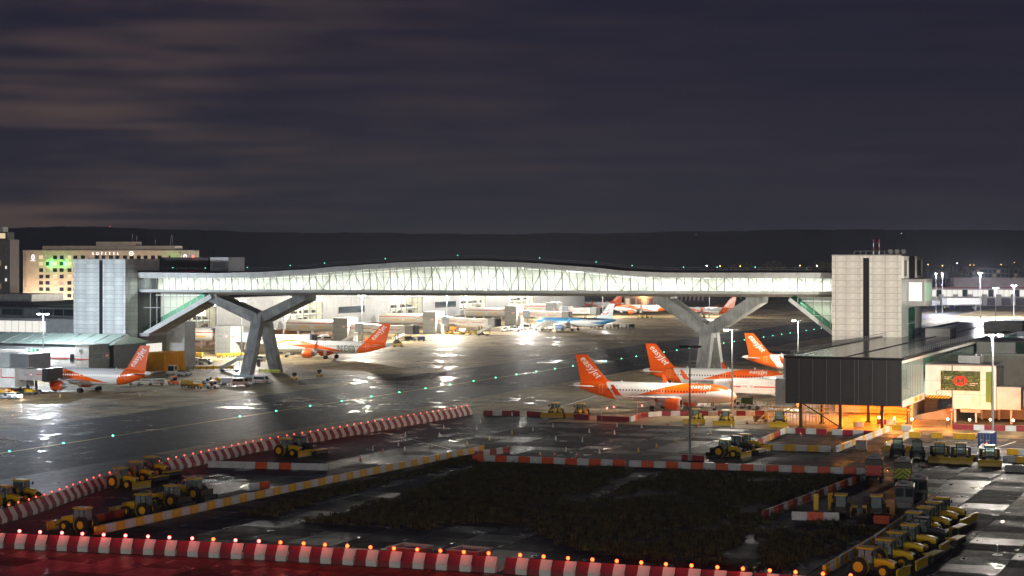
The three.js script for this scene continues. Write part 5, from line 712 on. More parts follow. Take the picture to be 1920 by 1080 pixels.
{ // long pier beyond the bright far right apron
  const q = atDepth(1722, 1290), b = thing('far_pier', 'long pale far pier with lit glazing behind the navy-bellied airliner', 'building', [q.x, 0, q.z], PHI - 0.06);
  part(b, 'wall', metric(bx(0, 110, 0, 12, -14, 0)), M.cladWarm); part(b, 'roof', bx(-1, 111, 12, 13, -15, 0.6), cmat(0.35, 0.12, 0.12, 0.6)); part(b, 'upper_block', metric(bx(25, 115, 13, 19.5, -16, -1)), cmat(0.42, 0.34, 0.32, 0.6));
  for (let k = 0; k < 22; k++) part(b, 'lit_window_or_door', bx(2 + k * 3.6, 5.2 + k * 3.6, 6.4, 11, 0.02, 0.1), k % 5 === 3 ? M.glassDark : M.winWhite); for (let k = 0; k < 8; k++) part(b, 'buttress', metric(bx(4 + k * 10, 7 + k * 10, 0, 8, 0, 4)), M.cladWarm); part(b, 'undercroft', bx(40, 110, 0.2, 5.2, 0.05, 0.2), cmat(0.14, 0.11, 0.13, 0.6));
  const j = thing('jet_bridge', 'far white jet bridge meeting the navy-bellied airliner nose', 'jet bridge', [gp(1838, 586).x, 0, gp(1838, 586).z], PHI); part(j, 'tunnel', metric(bx(-12, 10, 4, 8, -40, -36)), M.white); part(j, 'support', bx(6, 7, 0, 4, -39, -37), M.grey); part(j, 'cab', metric(bx(-15, -12, 3.8, 8, -41, -35)), M.midgrey);
  const m = atDepth(1905, 1900), o = thing('office_block', 'dark distant office block at the far right skyline', 'building', [m.x, 0, m.z], PHI); part(o, 'wall', metric(bx(-48, 60, 0, 24, -20, 0)), M.grey); for (let k = 0; k < 11; k++) for (let jj = 0; jj < 2; jj++) part(o, 'window', bx(-46 + k * 4.4, -43 + k * 4.4, 14 + jj * 4.4, 17 + jj * 4.4, 0.02, 0.2), (k * 7 + jj * 3) % 5 === 0 ? M.winDim : M.tint); part(o, 'roof_edge', bx(-49, 61, 24, 25, -21, 0.5), M.dark);
  const f = atDepth(1264, 1440), e = thing('blast_fence', 'distant red and white striped blast fence seen through the right pylon', 'fence', [f.x, 0, f.z], PHI); for (let k = 0; k < 14; k++) part(e, 'panel', hexa(V(k * 1.65, 0, 0), V(k * 1.65 + 1.6, 0, 0), V(k * 1.65 + 2.4, 4.6, -2), V(k * 1.65 + 0.8, 4.6, -2), V(0, 0, -0.2)), k % 2 ? M.whiteBar : M.redBar);
  const s = atDepth(1170, 1320), sh = thing('service_shed', 'distant lit service shed with orange glow above the far airliners', 'building', [s.x, 0, s.z], PHI); part(sh, 'wall', metric(bx(0, 30, 0, 7, -8, 0)), M.cladWarm); part(sh, 'roof', bx(-0.3, 30.3, 7, 7.5, -8, 0.4), M.charcoal); for (let k = 0; k < 7; k++) part(sh, k % 3 ? 'door' : 'lit_window_or_door', bx(1 + k * 4.2, 4 + k * 4.2, 0, 4.4, 0.02, 0.1), k % 3 ? M.grey : M.winWarm); part(sh, 'lamp', bx(14, 14.5, 6, 6.4, 0.5, 1), M.lampSodium); pointLamp(sh, 14, 5.6, 2, 0xffa050, 300, 12);  // the warm glowing parts are shed doors, given emission
}
console.log('hotel done');

// ---------------------------------------------------------------- floodlight masts
function mast(x, z, h, label, o = {}) {
  const t = thing('floodlight_mast', label, 'light mast', [x, 0, z], o.ry ?? PHI, 'floodlight masts');
  part(t, 'pole', new THREE.CylinderGeometry(0.1 * (o.k || 1), 0.24 * (o.k || 1), h, 12).translate(0, h / 2, 0), o.dark ? M.grey : M.galv);
  part(t, 'base', mg([bx(-0.5, 0.5, 0, 0.12, -0.5, 0.5), bx(-0.35, 0.35, 0.12, 1.1, -0.35, 0.35)]), o.dark ? M.grey : M.galv);
  const heads = o.heads || [-1.1, 1.1], w = Math.max(...heads.map(Math.abs)) + 0.3;
  part(t, 'crossarm', bx(-w, w, h - 0.12, h + 0.02, -0.08, 0.08), o.dark ? M.black : M.galv);
  for (const q of heads) {
    const hd = part(t, 'lamp_head', rbx(q - 0.5, q + 0.5, h - 0.02, h + 0.26, -0.3, 0.45, 0.08, 1), o.dark ? M.black : M.galv);
    if (!o.dark) { part(hd, 'lamp', bx(q - 0.46, q + 0.46, h - 0.26, h - 0.03, -0.22, 0.38), o.cool ? M.lampCool : M.lampWhite); }
    if (!o.dark) pointLamp(t, q, h - 0.62, 0.08, o.color || 0xfff6e6, (o.power || 3000) / heads.length, 14);
  }
  return t;
}
mast(-311.3, -411.2, 18, 'floodlight mast beside the glass rotunda left of the left tower', { power: 5200, cool: true, color: 0xecf5ff });
mast(-316, -522.5, 19.2, 'floodlight mast glaring under the bridge between the left pylon arms', { power: 11500, color: 0xfff8ec });
mast(-334.5, -644, 18.5, 'floodlight mast whose tip shows just under the deck behind the NEO airliner', { power: 16000, color: 0xfff6e4 });
mast(-337.8, -731, 17.6, 'thin pale mast between the third gate block and its tube', { power: 16000, color: 0xfff6e4 });
mast(-343, -837.6, 17.6, 'thin pale mast at the blue airliner nose', { power: 18000, color: 0xfff8ee });
for (const [px, d, h, lab, pw] of [[1040, 985, 18, 'mast with unseen lamps between the two distant orange-tailed airliners', 8500], [1130, 1040, 18, 'mast with unseen lamps beside the smiling fin', 8500], [1330, 1040, 18, 'mast with unseen lamps behind the right pylon arms', 7000]]) { const p = atDepth(px, d); mast(p.x, p.z, h, lab, { power: pw }); }  // lamp heads out of sight behind the bridge, placed to light the far stands
{ const p = gp(1373, 777); mast(p.x, p.z, 18, 'floodlight mast at the nearest airliner nose', { heads: [-1.3], power: 1500 }); const l = new THREE.SpotLight(0xfff4e4, 9000, 0, 0.62, 0.7); l.position.set(p.x - 1.2, 17.3, p.z - 0.4); l.target.position.set(-138, 2, -436); l.shadow.radius = 14; scene.add(l, l.target); const l2 = new THREE.SpotLight(0xfff4e4, 3600, 0, 0.5, 0.8); l2.position.set(p.x - 1.2, 17.3, p.z + 0.2); l2.target.position.set(-138, 2, -382); l2.shadow.radius = 14; scene.add(l2, l2.target); }
mast(-120, -486, 16.4, 'floodlight mast beside the tail hidden by the black pier', { heads: [-1.2], power: 5000 });
{ const p = atDepth(1861, 335); mast(p.x, p.z, 19.1, 'bright floodlight mast in front of the leafy poster block', { heads: [-0.2, 1.4], power: 3300, k: 1.3 }); }
mast(-88.6, -286, 18.6, 'dark unlit mast standing in the middle of the near apron', { dark: true, heads: [-1.3, -0.5, 0.6, 1.4] });
// unseen masts out of the frame, placed to light camera-facing sides: behind the camera and beyond the left and right picture edges
for (const [x, z, h, lab, pw, c] of [[80, 95, 36, 'unseen high floodlight mast behind the viewpoint, right, lighting the near barriers', 32000, 0xfffaf0], [-30, 150, 36, 'unseen high floodlight mast behind the viewpoint, left, lighting the near barriers', 44000, 0xfffaf0], [-276, -330, 18, 'unseen floodlight mast beyond the left picture edge, lighting the left airliner', 5200, 0xe6f2ff]]) mast(x, z, h, lab, { power: pw, color: c });
{ // unseen mast, heads beamed to light the pier stands and right tower
  const t = mast(70, -240, 30, 'unseen high beamed floodlight mast beyond the right picture edge', { power: 600, color: 0xfff6e6 });
  for (const [tx, ty, tz, pw, an] of [[-93, 20, -445, 380000, 0.09], [-128, 4, -400, 90000, 0.2]]) { const l = new THREE.SpotLight(0xfff4e4, pw, 0, an, 0.5); l.position.set(70, 29, -240); l.target.position.set(tx, ty, tz); l.shadow.radius = 20; scene.add(l, l.target); }
}
{ const f = [[1838, 1017, 25, 'tallest and brightest far right mast', 30000, [-0.8, 0, 0.8]], [1755, 1120, 24, 'left of the twin masts right of the right tower', 9000, [0]], [1767, 1120, 24, 'right of the twin masts right of the right tower', 9000, [0]], [1867, 940, 18, 'far right mast standing on the grass strip', 6000, [-1, 1]], [1901, 1030, 18, 'rightmost far mast', 9000, [-1, 1]]];
  for (const [px, d, h, lab, pw, hs] of f) { const p = atDepth(px, d); mast(p.x, p.z, h, 'white floodlight mast, ' + lab, { power: pw, heads: hs, cool: true, color: 0xf4f4ff }); } }
{ // street lamps far behind, each with a small light of its own
  const s = [[1740, 496, 1700], [1767, 498, 1650], [1795, 494, 2100], [1819, 497, 2000], [1826, 497, 2050], [1877, 496, 1900], [1902, 492, 2300], [1325, 498, 1500], [1350, 499, 1500], [1388, 499, 1450], [1461, 498, 1500], [1500, 498, 1500], [1532, 499, 1450], [1808, 522, 1400], [48, 540, 1150], [10, 560, 900], [34, 552, 1000]];
  const ordS = [...s].sort((a, b) => a[0] - b[0]); s.forEach(([px, y, d], i) => { const p = atDepth(px, d), h = EYE - (y - 485) * d / F, t = thing('street_lamp', `far street lamp on the skyline, ${nth(ordS.findIndex(v => v[0] === px) + 1)} from the left`, 'street lamp', [p.x, 0, p.z], PHI, 'far street lamps'); part(t, 'pole', new THREE.CylinderGeometry(0.12, 0.2, h, 6).translate(0, h / 2, 0), M.galv); part(t, 'lamp', new THREE.SphereGeometry(0.24, 8, 6).scale(1.6, 0.8, 1).translate(0, h, 0), i % 5 === 2 ? M.lampWhite : glow(1, 0.42, 0.08, 22)); pointLamp(t, 0, h, 0, 0xff9a40, 900, 8); });
  const hl = [[1319, 441], [1414, 446], [1460, 449], [1455, 453], [1609, 441], [1305, 440], [425, 463], [206, 425], [1690, 438], [1633, 441], [1639, 442], [1644, 443]]; const ordH = hl.map(v => v[0]).sort((a, b) => a - b);
  for (const [px, y] of hl) { const d = 4150, p = atDepth(px, d), h = EYE - (y - 485) * d / F, t = thing('house_light', `tiny far light on the dark wooded ridge, ${nth(ordH.indexOf(px) + 1)} from the left`, 'light', [p.x, h - 3, p.z], 0, 'lights on the far ridge'); part(t, 'post', new THREE.CylinderGeometry(0.2, 0.2, 3, 5).translate(0, 1.5, 0), M.grey); part(t, 'lamp', new THREE.SphereGeometry(px > 1630 && px < 1650 ? 1.4 : 0.7, 6, 5).translate(0, 3.4, 0), px === 206 ? M.lampRed : glow(1, 0.9, 0.75, 3)); }
}
{ // trees lit by the street lamps
  const tm = mat(0.1, 0.085, 0.03, 0.9); tm.side = THREE.DoubleSide; const leaf = () => { const t = []; for (let k = 0; k < 900; k++) { const a = rnd() * 6.28, e = Math.asin(rr(-0.8, 1)), r = rr(0.55, 1), c = V(Math.cos(a) * Math.cos(e) * r * 4.2 * rr(0.8, 1.15), 6 + Math.sin(e) * r * 3.6, Math.sin(a) * Math.cos(e) * r * 4.2), s = rr(0.25, 0.6); const q = () => V(c.x + rr(-s, s), c.y + rr(-s, s), c.z + rr(-s, s)); t.push([q(), q(), q()]); } return flat(t); };
  [[1775, 505, 1660], [1812, 510, 1600], [1450, 500, 1480], [1538, 500, 1460], [1905, 500, 1900], [1600, 500, 1500], [1390, 502, 1500]].forEach(([px, y, d], i) => { const p = atDepth(px, d), t = thing('tree', ['round tree lit orange beside the twin far masts', 'low tree lit orange left of the brightest mast', 'small far tree above the bridge roof near the right pylon', 'small far tree lit orange against the right tower', 'far tree on the right skyline by the picture edge', 'far tree hidden by the right tower top', 'far tree above the bridge roof'][i], 'tree', [p.x, 0, p.z]); const sc = Math.max(1, (EYE - (y - 485) * d / F) / 8); t.scale.setScalar(sc); part(t, 'trunk', new THREE.CylinderGeometry(0.2, 0.4, 5, 7).translate(0, 2.5, 0), cmat(0.06, 0.045, 0.03, 0.9)); part(t, 'crown', leaf(), tm); });
}

// ---------------------------------------------------------------- barriers
function along(pts, step) { // evenly spaced places along a line of ground points
  const out = []; let carry = 0; for (let i = 0; i < pts.length - 1; i++) { const a = pts[i], b = pts[i + 1], L = a.distanceTo(b), ry = Math.atan2(-(b.z - a.z), b.x - a.x); let s = carry; for (; s + step * 0.5 < L; s += step) out.push([a.x + (b.x - a.x) * (s + step / 2) / L, a.z + (b.z - a.z) * (s + step / 2) / L, ry]); carry = Math.max(0, s - L); } return out;
}
{ // blast barriers: ballast base, raked screen above, warning lamp
  const U = 2.66, half = (x0, x1, red) => { const m = red ? M.redBar : M.whiteBar; return { base: metric(prism([[0.36, 0], [0.36, 0.24], [0.3, 0.72], [-0.3, 0.72], [-0.36, 0.24], [-0.36, 0]], x0 + 0.015, x1 - 0.015).rotateY(-Math.PI / 2).scale(-1, 1, 1)), m }; };
  const make = (label, group, lamp, lr = 0.19) => {
    const t = thing('blast_barrier', label, 'barrier', [0, 0, 0], 0, group);
    for (const [x0, x1, red, n] of [[-1.3, 0, true, 'red'], [0, 1.3, false, 'white']]) {
      const m = red ? M.redBar : M.whiteBar;
      part(t, n + '_base', metric(rbx(x0 + 0.02, x1 - 0.02, 0, 0.64, -0.36, 0.36, 0.05, 1)), m);
      part(t, n + '_screen', metric(hexa(V(x0 + 0.03, 0.65, 0.3), V(x1 - 0.03, 0.65, 0.3), V(x1 - 0.03, 1.66, -0.34), V(x0 + 0.03, 1.66, -0.34), V(0, -0.03, -0.07))), red ? M.redBar : M.whiteBar);
    }
    part(t, 'brace', mg([-0.9, 0.4].map(x => sbar(V(x, 0.66, -0.33), V(x, 1.58, -0.4), 0.06))), M.galv);
    const l = part(t, 'lamp_post', bar(V(0.28, 1.5, -0.4), V(0.28, 1.85, -0.4), 0.03, 0.03, 6), M.dark); part(l, 'lamp', new THREE.SphereGeometry(lr, 10, 8).translate(0.28, 1.95, -0.4), lamp); return t;
  };
  const pink = make('red and white blast barrier with pinkish lamp, near row at the bottom', 'near row of blast barriers', M.lampPink), redp = make('red and white blast barrier with amber lamp, near row at the bottom', 'near row of blast barriers', M.lampAmber), far = make('red and white blast barrier in the long far row beside the taxiway', 'far row of blast barriers', glow(1, 0.06, 0.04, 6), 0.11);
  const use = new Map([[pink, 0], [redp, 0], [far, 0]]);
  const put = (src, x, z, ry, color, pw, label) => { let o = src; ry += rr(-0.025, 0.025); x += rr(-0.07, 0.07); z += rr(-0.07, 0.07); if (use.get(src)) o = copy(src, [x, 0, z], ry); else { o.position.set(x, 0, z); o.rotation.y = ry; } use.set(src, 1); o.userData.label = label; pointLamp(o, 0.28, 1.95, -0.4, color, pw, 5); };
  along([gp(-30, 1026), gp(480, 1049), gp(945, 1075), gp(1600, 1118)], U).forEach(([x, z, ry], i) => put(i < 13 && i !== 10 ? pink : redp, x, z, ry, i < 13 && i !== 10 ? 0xff3a38 : 0xff2408, i < 13 ? 6 : 4.5, `red and white blast barrier, ${nth(i + 1)} from left in the near bottom row`));
  along([gp(-10, 985), gp(60, 965), gp(200, 914), gp(310, 886), gp(480, 848), gp(880, 778)], U).forEach(([x, z, ry], i) => put(far, x, z, ry, 0xff2010, 0.7, `red and white blast barrier, ${nth(i + 1)} from left in the far taxiway row`));
}
{ // water-filled barriers, each with three fork pockets
  const B = 1.98, shape = () => { const s = new THREE.Shape([[-0.96, 0.12], [0.96, 0.12], [0.98, 0.75], [0.93, 1], [-0.93, 1], [-0.98, 0.75]].map(p => new THREE.Vector2(...p))); for (const c of [-0.52, 0, 0.52]) { const h = new THREE.Path(); h.moveTo(c - 0.11, 0.5); h.lineTo(c - 0.11, 0.74); h.lineTo(c + 0.11, 0.74); h.lineTo(c + 0.11, 0.5); h.closePath(); s.holes.push(h); } return s; };
  const body = new THREE.ExtrudeGeometry(shape(), { depth: 0.24, bevelEnabled: true, bevelThickness: 0.05, bevelSize: 0.02, bevelSegments: 1 }); body.translate(0, 0, -0.12);
  const foot = bx(-0.94, 0.94, 0, 0.13, -0.3, 0.3), core = bx(-0.9, 0.9, 0.3, 0.9, -0.03, 0.03), C = { y: [M.yellowBar, 'yellow'], w: [M.greyBar, 'white'], o: [M.orangeBar, 'orange'], r: [M.redBar, 'red'], m: [M.maroon, 'dark red'], g: [cmat(0.3, 0.32, 0.33, 0.5), 'grey'] }, proto = {};
  function row(pts, pat, where) {
    const group = 'water-filled barriers ' + where;
    along(pts.map(p => gp(...p)), B).forEach(([x, z, ry], i) => {
      const c = pat[i % pat.length]; if (c === ' ') return; const key = c; const label = `${C[c][1]} water-filled barrier, ${nth(i + 1)} from left ${where}`;
      if (!proto[key]) { const t = proto[key] = thing('water_barrier', label, 'barrier', [x, 0, z], ry, group); part(t, 'body', metric(body.clone()), C[c][0]); part(t, 'foot', metric(foot.clone()), C[c][0]); part(t, 'web', core.clone(), C[c][0]); } else copy(proto[key], [x, 0, z], ry + rr(-0.02, 0.02), label, group);
    });
  }
  row([[178, 1003], [480, 935], [905, 846]], 'yw', 'in the long diagonal row across the near apron');
  row([[886, 864], [1180, 875], [1620, 890]], 'ow', 'in the straight row behind the weeds');
  row([[892, 858], [948, 849]], 'rw', 'in the short row ending the weeds');
  row([[390, 876], [622, 882]], 'wwwwowow', 'in the short row by the far blast barriers'); row([[466, 920], [512, 914]], 'wo', 'lying near the long diagonal row'); row([[160, 985], [250, 965]], 'ro', 'in the dark behind the near left tractors');
  row([[1430, 973], [1620, 899]], 'rwo', 'in the slanting row left of the chevron trucks'); row([[1484, 974], [1580, 976]], 'wow', 'in front of the two rear-facing tractors'); row([[1638, 981], [1674, 983]], 'ow', 'left of the tractor row');
  row([[1545, 1078], [1640, 1020], [1690, 985], [1742, 940]], 'yw', 'behind the tractor row at lower right');
  row([[1428, 843], [1566, 848]], 'ywywyw', 'in the front of the pier leg pen'); row([[1566, 848], [1606, 832], [1668, 808]], 'wwyw', 'in the right side of the pier leg pen'); row([[1398, 846], [1432, 830], [1478, 809]], 'wywyrmrw', 'in the left side of the pier leg pen'); row([[1472, 812], [1560, 815], [1642, 818]], 'wm', 'in the back of the pier leg pen'); row([[1672, 806], [1712, 808]], 'yw', 'by the pier ramp');
  row([[1654, 846], [1840, 851]], 'yw', 'in the front of the blue container pen'); row([[1660, 842], [1710, 816]], 'wwy', 'in the left side of the blue container pen'); row([[1705, 820], [1835, 824]], 'y y y', 'in the back of the blue container pen'); row([[1836, 850], [1848, 836]], 'w', 'at the corner of the blue container pen'); row([[1786, 805], [1925, 809]], 'rrw', 'in the row under the leafy poster block');
  row([[1760, 862], [1880, 866], [1925, 868]], 'wwyw', 'behind the right-hand loaders'); row([[1888, 852], [1925, 854]], 'yw', 'at the right edge behind the loaders'); row([[1884, 884], [1925, 886]], 'gg', 'standing alone at the right edge');
  row([[906, 779], [960, 779]], 'rwr', 'at the end of the far blast barriers'); row([[960, 778], [1130, 789]], 'r r', 'behind the facing tractors'); row([[1128, 789], [1182, 791], [1202, 783], [1240, 780]], 'rrrwwo', 'bent round before the nearest airliner'); row([[1240, 780], [1445, 779]], 'rwrw', 'in line before the nearest airliner'); row([[1645, 795], [1680, 797]], 'mw', 'by the pier leg lamps'); row([[1278, 864], [1318, 866]], 'mm', 'round the foot of the unlit mast'); row([[1600, 800], [1625, 801]], 'w', 'under the black gable');
  // wire fence panels with red lamps
  const f = thing('fence', 'open wire fence panels with red lamps by the nearest airliner wing', 'fence', [gp(1130, 790).x, 0, gp(1130, 790).z]); { const L = [], o = f.position, ps = [[1040, 784], [1075, 786], [1128, 790], [1155, 785], [1195, 782], [1228, 778], [1270, 778], [1320, 778]].map(p => gp(...p)); for (let i = 0; i < ps.length; i++) { const a = ps[i].clone().sub(o); L.push(bar(V(a.x, 0, a.z), V(a.x, 3, a.z), 0.05, 0.05, 5)); if (i) { const b = ps[i - 1].clone().sub(o); for (const h of [0.4, 1.2, 2.1, 2.95]) L.push(bar(V(a.x, h, a.z), V(b.x, h, b.z), 0.02, 0.02, 4)); } } part(f, 'posts_and_wires', mg(L), M.galv); for (const [px, py] of [[1138, 787], [1151, 784], [1204, 781]]) { const p = gp(px, py).sub(o); part(f, 'lamp', new THREE.SphereGeometry(0.16, 8, 6).translate(p.x, 2.3, p.z), M.lampPink); pointLamp(f, p.x, 2.3, p.z, 0xff4030, 22, 6); } }
}
{ // cones
  const mk = (m, l) => { const t = thing('traffic_cone', l, 'cone', [0, 0, 0], 0, 'traffic cones'); part(t, 'cone', new THREE.CylinderGeometry(0.05, 0.2, 0.85, 10).translate(0, 0.46, 0), m); part(t, 'foot', rbx(-0.28, 0.28, 0, 0.06, -0.28, 0.28, 0.02, 1), M.black); part(t, 'collar', new THREE.CylinderGeometry(0.1, 0.135, 0.2, 10).translate(0, 0.55, 0), M.white); return t; };
  const S = { w: [mk(M.whiteBar, 'white traffic cone on the near apron'), 0], y: [mk(M.yellowBar, 'yellow traffic cone on the near apron'), 0], r: [mk(M.orangeBar, 'red traffic cone on the near apron'), 0] };
  const list = 'w832,805 w894,807 w901,794 w760,819 w824,820 w747,837 w699,846 w759,847 w808,839 y876,836 y918,826 r718,849 r676,864 w999,809 w1037,802 w1042,826 w1105,812 w1092,829 w1157,801 w1152,815 w1203,803 r1252,797 r1309,799 y1332,814 y1301,822 y1268,830 y1231,840 y1197,849 w1061,848 w1124,851 r1401,795 y960,815 y262,744 y292,738 w960,780 r1012,856 r1040,857 r1081,858 y113,745 r1501,818 w1371,803';
  const ordC = list.split(' ').map(v => [v[0], +v.slice(1).split(',')[0]]).sort((a, b) => a[1] - b[1]), nm = { w: 'white', y: 'yellow', r: 'red' };
  for (const s of list.split(' ')) { const k = S[s[0]], [a, b] = s.slice(1).split(',').map(Number), p = gp(a, b); const lab = `${nm[s[0]]} traffic cone, ${nth(ordC.filter(v => v[0] === s[0]).findIndex(v => v[1] === a) + 1)} ${nm[s[0]]} one from the left`; if (k[1]++) copy(k[0], [p.x, 0, p.z], rnd() * 3, lab); else { k[0].position.copy(p); k[0].userData.label = lab; } }
}
console.log('barriers done');

// ---------------------------------------------------------------- tractors, ploughs and airport vehicles
function wheelG(x, r, z, w) { const g = new THREE.CylinderGeometry(r, r, w, 20, 1); g.rotateX(Math.PI / 2); g.translate(x, r, z); return g; }
function addWheel(t, x, r, z, w, rimM) { const o = part(t, 'wheel', wheelG(x, r, z, w), M.rubber); const rim = new THREE.CylinderGeometry(r * 0.58, r * 0.5, w + 0.05, 16); rim.rotateX(Math.PI / 2); rim.translate(x, r, z); part(o, 'rim', rim, rimM); if (r > 0.6) { const hub = new THREE.CylinderGeometry(r * 0.2, r * 0.22, w + 0.16, 10); hub.rotateX(Math.PI / 2); hub.translate(x, r, z); part(o, 'hub', hub, rimM); } return o; }
function tractor(label, pos, ry, o = {}) {
  const t = thing('tractor', label, 'tractor', pos, ry, o.group), body = o.dark ? M.charcoal : M.jd, rim = o.dark ? M.grey : M.yellow;
  part(t, 'hood', loft([[0.25, 0.46, 1.0, 1.9], [1.3, 0.44, 0.98, 1.86], [2.2, 0.4, 0.95, 1.7], [2.45, 0.34, 1.0, 1.5]].map(([x, w, y0, y1]) => [V(x, y0, w), V(x, y1 - 0.14, w), V(x, y1, w * 0.7), V(x, y1, -w * 0.7), V(x, y1 - 0.14, -w), V(x, y0, -w)])), body);
  part(t, 'grille', bx(2.44, 2.48, 1.05, 1.45, -0.28, 0.28), M.black); part(t, 'chassis', mg([bx(-1.7, 2.2, 0.6, 1.0, -0.32, 0.32), bx(1.25, 1.6, 0.5, 0.8, -0.75, 0.75), bx(-1.4, -1, 0.75, 1.1, -0.8, 0.8)]), M.black);
  for (const [x, r, w] of [[-1.2, 0.95, 0.52], [1.45, 0.66, 0.42]]) for (const k of [-1, 1]) addWheel(t, x, r, k * 0.92, w, rim);
  for (const k of [-1, 1]) { const g = new THREE.CylinderGeometry(1.06, 1.06, 0.56, 16, 1, true, 0.15, 2.5); g.rotateX(Math.PI / 2); g.rotateZ(0.3); g.translate(-1.2, 0.97, k * 0.92); part(t, 'mudguard', g, body); }
  const cab = part(t, 'cab', mg([...[[-1.45, 0.72], [-1.45, -0.72], [0.25, 0.66], [0.25, -0.66], [-0.7, 0.76], [-0.7, -0.76]].map(([x, z]) => sbar(V(x, 1.25, z), V(x * 0.92, 2.8, z * 0.94), 0.08)), bx(-1.5, 0.3, 1.05, 1.35, -0.74, 0.74), bx(-1.1, -0.5, 1.35, 2.1, -0.28, 0.28)]), M.black);
  part(cab, 'roof', rbx(-1.55, 0.35, 2.76, 2.98, -0.82, 0.82, 0.08, 2), o.dark ? M.charcoal : M.jd);
  const gl = M.cabGlass || (M.cabGlass = new THREE.MeshPhysicalMaterial({ color: lin(0.55, 0.7, 0.7), roughness: 0.05, transmission: 0.75, thickness: 0 }));
  part(cab, 'windscreen', bx(0.2, 0.23, 1.38, 2.74, -0.58, 0.58), gl); part(cab, 'rear_window', bx(-1.44, -1.41, 1.38, 2.74, -0.62, 0.62), gl); for (const k of [-1, 1]) { part(cab, 'side_window', bx(-0.64, 0.16, 1.38, 2.74, k * 0.69 - 0.015, k * 0.69 + 0.015), gl); part(cab, 'side_window', bx(-1.36, -0.72, 1.38, 2.74, k * 0.7 - 0.015, k * 0.7 + 0.015), gl); }
  part(t, 'exhaust', bar(V(0.55, 1.8, 0.42), V(0.55, 2.75, 0.42), 0.06, 0.06, 8), M.black); part(cab, 'beacon_lamp', new THREE.CylinderGeometry(0.07, 0.08, 0.18, 8).translate(-1.2, 3.1, 0.6), M.orangeBar); for (const k of [-1, 1]) part(t, 'headlight', bx(2.3, 2.47, 1.46, 1.6, k * 0.26 - 0.09, k * 0.26 + 0.09), M.white); for (const k of [-1, 1]) part(cab, 'mirror', mg([sbar(V(0.25, 2.5, k * 0.7), V(0.35, 2.5, k * 1.15), 0.04), bx(0.3, 0.38, 2.2, 2.6, k * 1.15 - 0.12, k * 1.15 + 0.12)]), M.black);
  if (o.front === 'blade') { const w = o.bw || 1.9; part(t, 'snow_plough', bladeGeo(w, 3.5, o.tilt || 0), M.plough); part(t, 'plough_edge', bx(3.3, 3.42, 0.06, 0.22, -w + 0.02, w - 0.02).applyMatrix4(new THREE.Matrix4().makeRotationY(0)), M.grey); part(t, 'plough_arm', mg([sbar(V(2.2, 0.7, 0.3), V(3.25, 0.6, 0.5), 0.14), sbar(V(2.2, 0.7, -0.3), V(3.25, 0.6, -0.5), 0.14)]), M.black); }
  if (o.front === 'brush') { part(t, 'brush_frame', mg([sbar(V(2.2, 0.7, 0), V(3.3, 0.8, 0), 0.2), bx(3.1, 3.4, 0.7, 1.0, -1.7, 1.7)]), M.jd); const g = new THREE.CylinderGeometry(0.42, 0.42, 3.4, 14); g.rotateX(Math.PI / 2); g.translate(3.7, 0.44, 0); part(t, 'brush_roller', g, M.black); part(t, 'brush_hood', bx(3.4, 4.1, 0.85, 0.98, -1.75, 1.75), M.plough); }
  if (o.rear) { part(t, 'rear_frame', mg([bx(-2.6, -1.7, 0.6, 0.8, -0.4, 0.4), bx(-3.4, -2.5, 0.5, 0.75, -1.5, 1.5), bx(-2.7, -2.55, 0.75, 1.5, -1.4, 1.4)]), M.black); const g = new THREE.CylinderGeometry(0.4, 0.4, 3, 12); g.rotateX(Math.PI / 2); g.translate(-3.0, 0.42, 0); part(t, 'rear_brush', g, M.charcoal); }
  return t;
}
function bladeGeo(w, x, tilt) { const n = 6, tri = [], c = k => { const a = -0.5 + 1.25 * k / n; return [x - 0.34 * Math.cos(a) + 0.2, 0.1 + 1.0 * k / n]; }; const t = 0.06; for (let k = 0; k < n; k++) { const [x0, y0] = c(k), [x1, y1] = c(k + 1); tri.push(hexa(V(x0, y0, w), V(x0, y0, -w), V(x1, y1, -w), V(x1, y1, w), V(-t, 0, 0))); } for (const z of [-w, -w / 3, w / 3, w]) tri.push(bx(x - 0.3, x - 0.15, 0.1, 1.15, z - 0.05, z + 0.05)); tri.push(bx(x - 0.28, x + 0.08, 1.08, 1.16, -w, w)); return mg(tri); }
